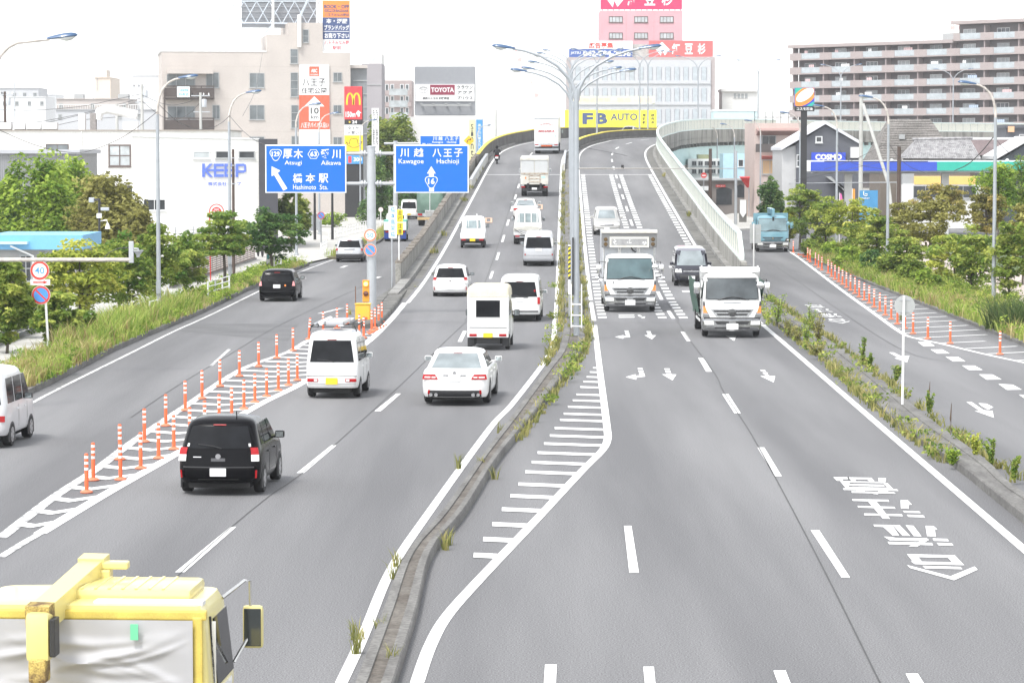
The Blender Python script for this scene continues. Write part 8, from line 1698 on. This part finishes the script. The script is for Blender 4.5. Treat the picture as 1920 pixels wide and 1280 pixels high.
pl = Plane(1384, 300, 1406, 300); t = pl.thing('awning', 'red and grey folding awning beside the black pole', 'awning'); u0, z0, u1, z1 = pl.rect(1386, 352, 1404.5, 333); MB().hexa([(u0, -1, z0), (u1, -1, z0), (u1, .2, z0 + .1), (u0, .2, z0 + .1)], [(u0, -.9, z0 + .1), (u1, -.9, z0 + .1), (u1, .2, z1), (u1 - .2, .2, z1)]).build('cloth', M('awning_bright_red', (.60, .05, .05), .7), t); MB().tube([(u1, 0, 0), (u1, 0, z1)], .05, 6).build('post', GALV, t)
pl = Plane(1352, 345, 1410, 345); t = pl.thing('shop_building', 'pale blue building seen beneath the viaduct', 'building'); wall(t, pl, 1356, 288, 1410, M('pale_blue_wall', (.45, .66, .76), .6), 6); window(t, pl, 1384, 299, 1394, 313, FRW, PANED, 1); window(t, pl, 1396, 299, 1407, 313, FRW, PANED, 1)
pl = Plane(1290, 352, 1356, 352); t = pl.thing('factory_building', 'white plant building with grey windows beneath the viaduct', 'building'); wall(t, pl, 1290, 298, 1356, WHW, 6)
for x in (1297, 1309, 1321, 1333, 1345):
 for y in (302, 317): window(t, pl, x, y, x + 9, y + 9, FRG, PANED, 2, 1, .06)
board(t, pl, 1310, 290, 1330, 298, M('roof_olive', (.25, .27, .16), .7), 'roof_house', 1, 3)
# --- pale far buildings at left
def far(x0, y0, x1, Y, mat, label, wins=0, cat='building', extra=None):
 pl = Plane(x0, Y, x1, Y); t = pl.thing('far_building', label, cat); wall(t, pl, x0, y0, x1, mat, 12); board(t, pl, x0 - .5, y0 - 1, x1 + .5, y0, mat, 'roof_edge', -.2, 12)
 for i in range(wins):
  x = lerp(x0 + 5, x1 - 10, i / max(1, wins - 1)) if wins > 1 else (x0 + x1) / 2; window(t, pl, x, y0 + 8, x + 7, y0 + 16, FRG, PANE, 2, 1, .12)
 if extra: extra(t, pl)
 return t
PALEW = M('far_white', (.70, .71, .72), .7, var=.05, scale=.2); PALEG = M('far_grey', (.48, .49, .51), .7, var=.05, scale=.2); CRM = M('far_cream', (.66, .58, .50), .7, var=.04, scale=.2); TAUPE = M('far_taupe', (.46, .42, .40), .7, var=.05, scale=.2)
far(-20, 166, 72, 620, PALEG, 'pale far block at the left edge of the skyline', 5); far(0, 182, 85, 560, PALEW, 'white far house below the pale block at left', 4); far(74, 178, 104, 640, PALEW, 'small white far building left of the cream tower', 1)
def twr(t, pl):
 board(t, pl, 183, 131, 199, 146, CRM, 'top', 1, 4); board(t, pl, 181, 147, 184, 170, TAUPE, 'slot', -.05, .1)
 for x in (172, 203): uu, zz = pl.uv(x, 112 if x > 200 else 130); MB().tube([(uu, 2, 0), (uu, 2, zz)], .06, 5).build('aerial', GALV, t)
far(178, 146, 207, 500, CRM, 'cream stepped tower on the left skyline', 0, 'tower', twr)
def rail(t, pl):
 mb = MB(); u0, z0 = pl.uv(106, 205); u1, z1 = pl.uv(300, 197); k = u0
 mb.box(u0, u1, -.3, -.25, z1, z1 + .08)
 while k < u1: mb.box(k, k + .06, -.3, -.25, z0, z1); k += .35
 mb.build('railing', WHITE, t); board(t, pl, 135, 176, 152, 185, FRG, 'roof_plant', 2, 2); board(t, pl, 218, 176, 237, 185, FRG, 'roof_plant', 2, 2)
far(106, 186, 240, 430, TAUPE, 'low taupe building with white railing under the cream tower', 3, 'building', rail); far(248, 142, 306, 440, PALEW, 'tall plain white wall left of the beige block', 0); far(104, 206, 305, 372, PALEG, 'grey building behind the rooftop duct', 6)
# --- small things at right
pl = Plane(1612, 205, 1645.5, 205); t = pl.thing('notice_board', 'blue upright board with white emblem above the right trees', 'sign'); p = board(t, pl, 1612, 357, 1645.5, 420, M('board_blue', (.06, .25, .48), .5), 'panel', 0, .15); letters(t, pl, [('LOGIPORT', 1614.5, 370.5, 1630.5, 373.2, .02)], SIGNW, -.01, par=p); mb = MB(); uu, zz = pl.uv(1622, 364); mb.tube([(uu - .1, -.02, zz + .2), (uu - .1, -.02, zz - .05), (uu, -.02, zz - .13), (uu + .15, -.02, zz - .1), (uu + .17, -.02, zz), (uu, -.02, zz + .02)], .03, 5); mb.build('emblem', SIGNW, p); [MB().box(k - .05, k + .05, .16, .26, 0, 2).build('post', GALV, t) for k in (.1, pl.w - .1)]
q = at(1574, 385, 210); t = thing('banner_flag', 'small pink flag above the right trees', 'flag', (q[0], 210, 0)); MB().tube([(0, 0, 0), (0, 0, q[2] + .9)], .025, 5).build('pole', WHITE, t); MB().prismy([(.03, q[2] - .2), (.35, q[2] - .15), (.12, q[2] + .85), (.03, q[2] + .85)], -.01, .01).build('cloth', M('flag_pink', (.75, .15, .42), .7), t)
q = at(1598, 366, 212); t = thing('banner_flag', 'orange upright banner before the dark gabled shop', 'flag', (q[0], 212, 0)); MB().tube([(0, 0, 0), (0, 0, q[2] + .5)], .025, 5).build('pole', WHITE, t); MB().box(.03, .2, -.01, .01, q[2] - .3, q[2] + .45).build('cloth', M('flag_orange', (.8, .32, .06), .7), t)
# ================================================================ plants
LEAF_G = leafmat('leaf_green', (.098, .209, .040), (.245, .335, .07), (.50, .55, .13)); LEAF_D = leafmat('leaf_dark', (.046, .112, .036), (.113, .214, .062), (.245, .346, .098)); LEAF_Y = leafmat('leaf_yellow_green', (.141, .206, .035), (.384, .441, .078), (.700, .675, .158)); LEAF_O = leafmat('leaf_olive', (.105, .105, .027), (.284, .275, .081), (.483, .462, .162)); LEAF_B = leafmat('leaf_bright', (.086, .179, .027), (.275, .39, .06), (.531, .648, .135)); LEAF_M = leafmat('leaf_mixed', (.075, .134, .029), (.251, .336, .064), (.552, .578, .149)); LEAF_R = leafmat('leaf_rusty', (.105, .110, .032), (.304, .286, .081), (.525, .418, .153)); GRASS = leafmat('grass_blade', (.142, .239, .045), (.327, .429, .089), (.568, .605, .179)); WEED = leafmat('weed_leaf', (.114, .142, .043), (.312, .312, .106), (.540, .469, .199)); DRY = leafmat('dry_grass', (.256, .213, .085), (.469, .398, .170), (.682, .582, .312))
def leaf_mesh(name, clumps, mat, n_leaf, size, flat=.45, seed=1, limbs=None):
 """clumps: (x, y, z, rx, rz, tint)"""
 rnd = random.Random(seed); vs, fs, tint = [], [], []
 for cx, cy, cz, rx, rz, tn in clumps:
  for i in range(n_leaf):
   a = rnd.uniform(0, 2 * pi); q = rnd.random() ** .5; h = rnd.uniform(-1, 1) * sqrt(max(0, 1 - q * q * .8))
   c = Vector((cx + rx * q * cos(a), cy + rx * q * sin(a), cz + rz * h))
   n = Vector((rnd.gauss(0, flat) + .5 * q * cos(a), rnd.gauss(0, flat) + .5 * q * sin(a), .55 + rnd.random() * .6)).normalized()
   u = n.cross(Vector((rnd.gauss(0, 1), rnd.gauss(0, 1), rnd.gauss(0, 1)))).normalized(); v = n.cross(u); s = size * rnd.uniform(.6, 1.3); k = len(vs)
   vs += [tuple(c - u * s * .5), tuple(c + v * s * .27 + n * s * .06), tuple(c + u * s * .5 - n * s * .1), tuple(c - v * s * .27 + n * s * .06)]; fs.append((k, k + 1, k + 2, k + 3)); tint += [tn] * 4
 m = bpy.data.meshes.new(name); m.from_pydata(vs, [], fs); m.update(); m.materials.append(mat); at_ = m.attributes.new('tint', 'FLOAT', 'POINT'); at_.data.foreach_set('value', tint); return m
def crown(seed, n=46, tiers=True, squash=.75):
 """clumps in a crown of unit radius 1 / half height 1, uneven outline"""
 rnd = random.Random(seed); o = []; lob = [(rnd.uniform(0, 6.28), rnd.uniform(.12, .3)) for _ in range(3)]
 while len(o) < n:
  x, y, z = rnd.uniform(-1, 1), rnd.uniform(-1, 1), rnd.uniform(-1, 1); r = sqrt(x * x + y * y + z * z)
  if r > 1 or r < .35: continue
  a = atan2(y, x); k = .82 + sum(w_ * cos(a * (i + 1) - p) for i, (p, w_) in enumerate(lob)) + rnd.uniform(-.12, .12)
  if z < -.55 and rnd.random() < .6: continue
  zz = round(z * 3.2) / 3.2 * .75 + z * .25 if tiers else z
  o.append((x * k, y * k, zz * (1 - .12 * abs(x)), rnd.uniform(.2, .34), rnd.uniform(.10, .17) if tiers else rnd.uniform(.18, .28), rnd.random()))
 return o
CROWNS = {}
def crown_mesh(kind, mat, seed, rx, rz, leaf=.2, n=46, per=46, tiers=True):
 key = (kind, mat.name, seed, round(rx, 1), round(rz, 1))
 if key not in CROWNS:
  CROWNS[key] = leaf_mesh('crown', [(x * rx, y * rx, z * rz, r * rx, h * rz * 1.1, t) for x, y, z, r, h, t in crown(seed, n, tiers)], mat, per, leaf, seed=seed)
 return CROWNS[key]
def tree(name, label, cx, cy, wpx, hpx, Y, mat, seed, grp=None, tiers=True, leaf=.2, n=46, per=46, gz=.12, trunk=True, cat='tree'):
 q = at(cx, cy, Y); k = Y / FPX; rx, rz = wpx * k, hpx * k; cz = max(q[2], rz * .8); t = thing(name, label, cat, (q[0], Y, gz), 0, grp); rnd = random.Random(seed)
 o = bpy.data.objects.new('crown', crown_mesh(name, mat, seed, rx, rz, leaf, n, per, tiers)); COL.objects.link(o); o.parent = t; o.location = (0, 0, cz - gz)
 if trunk:
  mb = MB(); r = max(.05, rx * .05); mb.tube([(0, 0, -.05), (r * .5, 0, (cz - rz) * .5), (-r * .4, 0, cz - rz * .4), (0, 0, cz + rz * .5)], [r * 1.3, r, r * .8, r * .25], 7)
  for i in range(7): a = rnd.uniform(0, 6.28); z0 = cz - rz * rnd.uniform(.2, .9); l = rx * rnd.uniform(.5, .85); mb.tube([(0, 0, max(.3, z0 - gz)), (l * .5 * cos(a), l * .5 * sin(a), max(.5, z0 - gz + l * .3)), (l * cos(a), l * sin(a), max(.6, z0 - gz + l * .45))], [r * .5, r * .35, r * .12], 5)
  mb.build('trunk', BARK, t, smooth=50)
 return t
GL = 'street trees along the left pavement'; GR = 'street trees along the right pavement'
for a in ((12, 565, 42, 75, 99, LEAF_M, 1, 'brownish green street tree cut by the left edge of the photo'), (108, 603, 46, 52, 104, LEAF_G, 2, 'small low street tree behind the 40 sign post'), (150, 520, 82, 70, 117, LEAF_Y, 3, 'wide yellow green street tree under the rusty pipe arm'), (222, 512, 62, 78, 124, LEAF_G, 4, 'green street tree under the horn speaker bracket'), (290, 488, 55, 66, 129, LEAF_M, 5, 'street tree in front of the first full lamp post'), (345, 492, 45, 55, 136, LEAF_G, 6, 'street tree between the first lamp and the red hydrant post'), (420, 445, 56, 46, 147, LEAF_G, 7, 'street tree in front of the brown pole and company building'), (508, 438, 52, 50, 166, LEAF_D, 8, 'dark green street tree standing alone by the bicycle')):
 tree('street_tree', a[7], a[0], a[1], a[2] * 1.05, a[3], a[4], a[5], a[6], GL, leaf=.24, n=80, per=70)
tree('broadleaf_tree', 'tall bright green tree in front of the grey corrugated building', 85, 395, 75, 105, 176, LEAF_B, 11, None, False, .36, 110, 80); tree('broadleaf_tree', 'dark green tree at the left edge behind the blue eaved hut', 12, 420, 45, 80, 182, LEAF_D, 12, None, False, .36, 80, 70); tree('broadleaf_tree', 'second bright tree crown right of the tall bright green one', 135, 380, 55, 78, 184, LEAF_B, 13, None, False, .36, 80, 70); tree('broadleaf_tree', 'olive brown tree behind the black camera pole', 195, 415, 88, 82, 166, LEAF_O, 14, None, False, .32, 120, 80); tree('broadleaf_tree', 'smaller olive tree right of the camera pole', 258, 450, 40, 58, 162, LEAF_O, 15, None, False, .32, 70, 70)
tree('broadleaf_tree', 'mixed green tree beside the dark wall below the left blue sign', 552, 405, 32, 48, 212, LEAF_M, 16, None, False, .34, 60, 60); tree('broadleaf_tree', 'grey green bushy tree left of the car dealer hall', 752, 285, 58, 64, 335, LEAF_M, 17, None, False, .5, 90, 70); tree('broadleaf_tree', 'grey green tree behind the narrow white upright sign', 712, 270, 34, 52, 345, LEAF_M, 18, None, False, .5, 60, 60); tree('broadleaf_tree', 'dark evergreen beside the thick grey sign post', 712, 355, 24, 62, 290, LEAF_D, 19, None, False, .38, 70, 70); tree('broadleaf_tree', 'dark green tree between the blue signs above the green tarpaulin', 765, 365, 45, 45, 318, LEAF_D, 20, None, False, .45, 70, 60); tree('broadleaf_tree', 'dark evergreen on the corner by the pink tiled shop house', 1446, 385, 22, 48, 232, LEAF_D, 21, None, False, .34, 70, 70)
rtrees = [(1500, 382, 40, 36, 204, LEAF_M, 31, 'farthest mixed green street tree behind the pale blue truck'), (1478, 425, 22, 30, 206, LEAF_Y, 32, 'small yellowish tree right beside the pale blue truck'), (1548, 412, 44, 42, 190, LEAF_M, 33, 'green street tree at the foot of the third right lamp'), (1598, 420, 42, 46, 180, LEAF_Y, 34, 'yellow green street tree left of the blue board'), (1645, 440, 46, 46, 168, LEAF_M, 35, 'street tree just below the blue board'), (1690, 425, 40, 44, 172, LEAF_O, 36, 'olive street tree around the second right lamp post'), (1700, 480, 45, 48, 156, LEAF_M, 37, 'street tree leaning over the shrubs before the brown pole'), (1745, 425, 52, 62, 158, LEAF_O, 38, 'broad street tree right of the brown pole'), (1768, 380, 48, 34, 176, LEAF_R, 39, 'rusty tinged tree below the orange kiosk wall'), (1790, 480, 42, 52, 145, LEAF_Y, 40, 'green street tree left of the nearest right lamp'), (1822, 485, 52, 62, 137, LEAF_G, 41, 'dark trunked street tree in front of the nearest right lamp post'), (1850, 400, 42, 48, 166, LEAF_R, 42, 'rusty street tree left of the nearest right lamp post top'), (1892, 490, 44, 70, 130, LEAF_M, 43, 'street tree right of the nearest right lamp post'), (1872, 355, 38, 48, 186, LEAF_B, 44, 'bright yellow green tree below the green canopy'), (1915, 355, 36, 55, 192, LEAF_G, 45, 'green tree at the right edge below the canopy'), (1918, 440, 36, 55, 150, LEAF_O, 46, 'olive tree at the right edge of the photo')]
for a in rtrees: tree('street_tree', a[7], a[0], a[1], a[2] * 1.05, a[3], a[4], a[5], a[6], GR, leaf=.23, n=58, per=64, tiers=a[6] not in (44, 45))
# shrubs
shr = [(1530, 462, 26, 20, 195, LEAF_M, 51, 'low shrub beside the first right delineators'), (1560, 478, 30, 20, 184, LEAF_B, 52, 'light green shrub in the right verge, left end of the row'), (1598, 492, 32, 26, 172, LEAF_B, 53, 'light green shrub left of the second right lamp foot'), (1636, 508, 32, 26, 163, LEAF_D, 54, 'dark ivy covered shrub in the right verge'), (1668, 520, 30, 28, 156, LEAF_M, 55, 'green shrub right of the dark ivy shrub'), (1706, 535, 34, 30, 148, LEAF_M, 56, 'feathery shrub near the right verge bend'), (1735, 548, 26, 26, 142, LEAF_B, 57, 'bright low shrub under the broad street tree')]
for a in shr: tree('shrub', a[7], *a[:5], a[5], a[6], 'shrubs in the right verge', tiers=False, leaf=.2, n=60, per=60, cat='shrub')
t = tree('hedge', 'dense pale green hedge behind the small street tree at left', 52, 580, 34, 42, 107, LEAF_M, 61, None, False, .12, 60, 70, cat='hedge', trunk=False); tree('hedge', 'low clipped hedge in front of the hut windows at left', 48, 545, 40, 14, 118, LEAF_Y, 62, None, False, .12, 40, 60, cat='hedge', trunk=False); tree('shrub', 'shrub by the far dark box across the side street', 625, 415, 30, 18, 262, LEAF_B, 63, None, False, .25, 30, 40, cat='shrub'); tree('shrub', 'shrub behind the far pavement rail by the grey sign post', 690, 400, 20, 30, 270, LEAF_D, 64, None, False, .25, 30, 40, cat='shrub')
# ---- grass and weeds
class Grass:
 def __init__(s): s.v, s.f, s.t = [], [], []
 def tuft(s, x, y, z, h, n, sp, rnd, lean=.35, wd=.018):
  tn = rnd.random()
  for i in range(n):
   a = rnd.uniform(0, 6.28); q = sp * rnd.random() ** .6; bx, by = x + q * cos(a), y + q * sin(a); hh = h * rnd.uniform(.55, 1.1); la = rnd.uniform(0, 6.28); ll = hh * lean * rnd.uniform(.3, 1.4)
   dx, dy = cos(la) * ll, sin(la) * ll; pa = rnd.uniform(0, 6.28); wx, wy = cos(pa) * wd, sin(pa) * wd; k = len(s.v)
   s.v += [(bx - wx, by - wy, z), (bx + wx, by + wy, z), (bx + dx * .35 + wx * .8, by + dy * .35 + wy * .8, z + hh * .6), (bx + dx * .35 - wx * .8, by + dy * .35 - wy * .8, z + hh * .6), (bx + dx, by + dy, z + hh * rnd.uniform(.8, 1))]
   s.f += [(k, k + 1, k + 2, k + 3), (k + 3, k + 2, k + 4)]; s.t += [tn] * 5
 def build(s, name, mat):
  m = bpy.data.meshes.new(name); m.from_pydata(s.v, [], s.f); m.update(); m.materials.append(mat); a = m.attributes.new('tint', 'FLOAT', 'POINT'); a.data.foreach_set('value', s.t); o = bpy.data.objects.new(name, m); COL.objects.link(o); return o
def edge_at(E_, y): return interp([(p[1], p[0]) for p in E_], y)
rnd = random.Random(4); g, d = Grass(), Grass()
for i in range(2600):
 y = rnd.uniform(84, 178)
 if y > 128 and rnd.random() < .45: continue
 x = edge_at(LK, y) - .1 - rnd.random() ** 1.3 * 1.9; hgt = .3
 if 100 < y < 128: hgt = .95 if x < edge_at(LK, y) - .35 else .4
 elif 84 < y < 100: hgt = .6
 (g if rnd.random() < (.8 if 102 < y < 130 else .5) else d).tuft(x, y, .15, hgt * rnd.uniform(.7, 1.2), 9, .16, rnd, .45)
for i in range(420): y = rnd.uniform(188, 262); (g if rnd.random() < .6 else d).tuft(edge_at(LK2, y) - .1 - rnd.random() * .8, y, .15, rnd.uniform(.3, .7), 8, .2, rnd)
tag(g.build('verge_grass', GRASS), 'tall green grass in the left pavement verge', 'grass', kind='stuff'); tag(d.build('dry_verge_grass', DRY), 'dry straw coloured grass in the left pavement verge', 'grass', kind='stuff')
g, d = Grass(), Grass()
for i in range(2600):
 y = rnd.uniform(88, 200); x = edge_at(RK, y) + .15 + rnd.random() ** 1.2 * 3.6; (g if rnd.random() < .55 else d).tuft(x, y, .1, rnd.uniform(.35, .8), 9, .2, rnd, .5)
tag(g.build('verge_grass', GRASS), 'green grass in the right verge under the street trees', 'grass', kind='stuff'); tag(d.build('dry_verge_grass', DRY), 'dry yellow grass in the right verge under the street trees', 'grass', kind='stuff')
gx, gy = 19.4, 112
g = Grass()
for i in range(90): g.tuft(gx + rnd.uniform(-.9, 1.6), gy + rnd.uniform(-1.6, 1.6), .1, rnd.uniform(1.1, 1.6), 16, .3, rnd, .8, .02)
tag(g.build('reed_clump', leafmat('reed', (.04, .08, .03), (.10, .15, .05), (.22, .26, .1))), 'big dark arching reed clump at the right edge', 'grass')
def cover(name, label, n, fx, y0, y1, mat, h0, h1, seed):
 r = random.Random(seed); cl = []
 for i in range(n):
  y = r.uniform(y0, y1); h = r.uniform(h0, h1); x = fx(y, r)
  for j in range(3): cl.append((x + r.uniform(-.2, .2), y + r.uniform(-.25, .25), .12 + h * r.uniform(.3, 1), .24, .12, r.random()))
 o = bpy.data.objects.new(name, leaf_mesh(name, cl, mat, 13, .12, .9, seed)); COL.objects.link(o); tag(o, label, 'weeds', kind='stuff')
cover('verge_weeds', 'leafy green weeds along the left kerb', 420, lambda y, r: edge_at(LK, y) - .05 - r.random() * 1.9, 86, 178, LEAF_B, .1, .55, 81)
cover('verge_weeds', 'leafy green weeds among the right street trees', 460, lambda y, r: edge_at(RK, y) + .1 + r.random() * 4, 86, 200, LEAF_B, .1, .8, 82)
cover('verge_weeds', 'dull green weeds under the right street trees', 300, lambda y, r: edge_at(RK, y) + .6 + r.random() * 3.4, 90, 200, LEAF_M, .3, 1.1, 83)
# weeds along the medians
g = Grass()
def along(pts, n, h0, h1, h=.0, wid=.15, sp=.12, nb=9):
 P = [G(*p) for p in pts]; seg = [sqrt((b[0] - a[0]) ** 2 + (b[1] - a[1]) ** 2) for a, b in zip(P, P[1:])]; T = sum(seg)
 for i in range(n):
  r = rnd.random() * T; j = 0
  while r > seg[j]: r -= seg[j]; j += 1
  k = r / seg[j]; g.tuft(lerp(P[j][0], P[j + 1][0], k) + rnd.uniform(-wid, wid), lerp(P[j][1], P[j + 1][1], k), h, rnd.uniform(h0, h1), nb, sp, rnd, .6)
along([(1434, 592), (1546, 677), (1678, 795), (1795, 877)], 190, .12, .42); along([(1546, 677), (1678, 795), (1795, 877)], 110, .2, .5, sp=.2); along([(1440, 560), (1557, 637), (1653, 709), (1751, 790), (1860, 868), (1910, 905)], 150, .12, .4); along([(1480, 590), (1600, 680), (1700, 760)], 40, .1, .3, .2)
along([(1100, 640), (1092, 664), (1073, 688), (1021, 757), (965, 830)], 120, .15, .42); along([(1045, 640), (1035, 660), (1020, 690)], 40, .12, .35); along([(1098, 610), (1103, 640)], 30, .2, .5)
for p in [(1050, 605), (1085, 600)]:
 pass
for i in range(420):
 s = rnd.uniform(112, 285); side = rnd.random() < .5; q = off(s, -4.68 if side else -3.62); g.tuft(q[0] + rnd.uniform(-.12, .12), q[1], q[2], rnd.uniform(.15, .5) * (1 if s < 220 else .8), 8, .16, rnd, .5)
for i in range(70): s = rnd.uniform(112, 240); q = off(s, rnd.uniform(-4.5, -3.8), .22); g.tuft(q[0], q[1], q[2], rnd.uniform(.1, .35), 8, .15, rnd)
for s, k in ((186, 6), (171, 8), (223, 9), (240, 12), (251, 8), (262, 5), (270, 10)):
 for i in range(k): q = off(s + rnd.uniform(-.8, .8), -12.3 + rnd.uniform(-.2, .3), .1); g.tuft(q[0], q[1], q[2], rnd.uniform(.2, .5), 8, .15, rnd)
for s, k in ((205, 8), (258, 6)):
 for i in range(k): q = off(s + rnd.uniform(-.8, .8), 4.15, .1); g.tuft(q[0], q[1], q[2], rnd.uniform(.2, .6), 8, .15, rnd)
for x, y in ((668, 1225), (672, 1200), (745, 1062), (738, 1085), (939, 812), (905, 880), (925, 898), (716, 1190), (836, 1030), (838, 1022), (735, 1255), (860, 880), (655, 590), (700, 600), (780, 545), (1690, 600)):
 X, Yq = G(x, y)
 for i in range(3): g.tuft(X + rnd.uniform(-.05, .05), Yq + rnd.uniform(-.1, .1), .0, rnd.uniform(.25, .45), 9, .07, rnd, .4, .009)
for x, y in ((660, 575), (720, 545), (1010, 590)):
 pass
def msd(y, r):
 return interp([(40, 9.9), (59, 9.85), (75, 9.85), (98, 10.4), (125, 10.72), (140, 11.1)], y) + r.choice([-.12, -.05, .8, .3])
cover('median_leafy_weeds', 'leafy green weeds along the right median kerb', 60, msd, 66, 138, LEAF_M, .0, .32, 84)
cover('median_leafy_weeds', 'leafy green weeds along the centre median', 36, lambda y, r: interp([(78, .9), (88, 1.6), (100, 2.35), (107, 2.5), (150, 3.2), (260, 5.2)], y) + r.choice([-.1, .1, -1.05 if y > 104 else 0]) + r.uniform(-.05, .05), 78, 150, LEAF_M, .0, .3, 85)
tag(g.build('median_weeds', WEED), 'weeds and grass tufts growing along the kerbs of the medians', 'weeds', kind='stuff')
def weed(label, x, y, wpx, hpx, mat, seed, z=.1):
 X, Yq = G(x, y, z); k = Yq / FPX; rx, hz = wpx * k, hpx * k; t = thing('weed_bush', label, 'weed', (X, Yq, z), 0, 'weed bushes on the right median'); r = random.Random(seed); cl = []; mb = MB()
 for i in range(9):
  a = r.uniform(0, 6.28); tx, ty, tz = rx * r.uniform(.2, 1) * cos(a), rx * r.uniform(.2, 1) * sin(a), hz * r.uniform(.55, 1); mb.tube([(0, 0, 0), (tx * .4, ty * .4, tz * .6), (tx, ty, tz)], [.012, .01, .004], 4)
  for j in range(5): q = (j + 1) / 5; cl.append((tx * q, ty * q, tz * q * (1.2 - .2 * q), rx * .28, hz * .10, r.random()))
 mb.build('stem', BARK, t); o = bpy.data.objects.new('foliage', leaf_mesh('foliage', cl, mat, 11, .075, .8, seed)); COL.objects.link(o); o.parent = t
for i, a in enumerate(((1457, 608, 20, 58, LEAF_B, 'tall light green weed right behind the dump truck corner'), (1478, 628, 18, 30, WEED, 'low brownish weed before the tall light green one'), (1520, 622, 14, 52, LEAF_B, 'upright green weed by the kerb bend'), (1512, 655, 16, 58, LEAF_G, 'green bush weed at the kerb face'), (1535, 645, 16, 62, LEAF_O, 'rusty brown weed bush on the median'), (1495, 640, 15, 28, WEED, 'low pale weed at the kerb foot'), (1530, 668, 20, 30, WEED, 'wide pale weed below the rusty bush'), (1618, 690, 8, 58, LEAF_G, 'slim tall weed on the far kerb edge'), (1630, 690, 8, 30, LEAF_G, 'small dark weed beside the slim tall one'), (1680, 715, 14, 30, LEAF_G, 'dark weed left of the white sign post'), (1742, 775, 8, 40, LEAF_G, 'weed with a dead brown stalk near the sign post'), (1785, 872, 16, 34, LEAF_B, 'bright round weed at the kerb corner'), (1830, 860, 10, 45, LEAF_Y, 'flowering weed on the near median edge'), (1860, 872, 10, 50, LEAF_G, 'taller flowering weed on the near median edge'), (1900, 900, 12, 45, LEAF_G, 'dark weed at the right edge of the near median'))): weed(a[5], *a[:5], 70 + i)
for x, y, h, l in ((1742, 760, 45, 'dead brown stalk standing on the median left of the other one'), (1782, 815, 60, 'dead brown stalk nearest the sign post on the median')):
 X, Yq = G(x, y, .2); k = Yq / FPX; o = MB().tube([(0, 0, 0), (.01, .01, h * k * .4), (0, 0, h * k * .5), (.02, 0, h * k)], [.006, .008, .022, .006], 6).build('dead_stalk', M('dead_stem', (.10, .07, .045), .9), None, loc=(X, Yq, .2)); tag(o, l, 'weed')

# ================================================================ air
hz = MB().box(-1500, 1500, -30, 1500, -1.2, 130).build('haze', None); hm = bpy.data.materials.new('haze'); hm.use_nodes = True; hn = hm.node_tree; hn.nodes.remove(hn.nodes['Principled BSDF'])
hv = hn.nodes.new('ShaderNodeVolumePrincipled'); hv.inputs['Color'].default_value = (.93, .96, 1, 1); hv.inputs['Density'].default_value = .0002; hv.inputs['Anisotropy'].default_value = 0
hn.links.new(hv.outputs[0], hn.nodes['Material Output'].inputs['Volume']); hz.data.materials.append(hm); tag(hz, 'thin pale haze in the air', 'haze', kind='stuff')
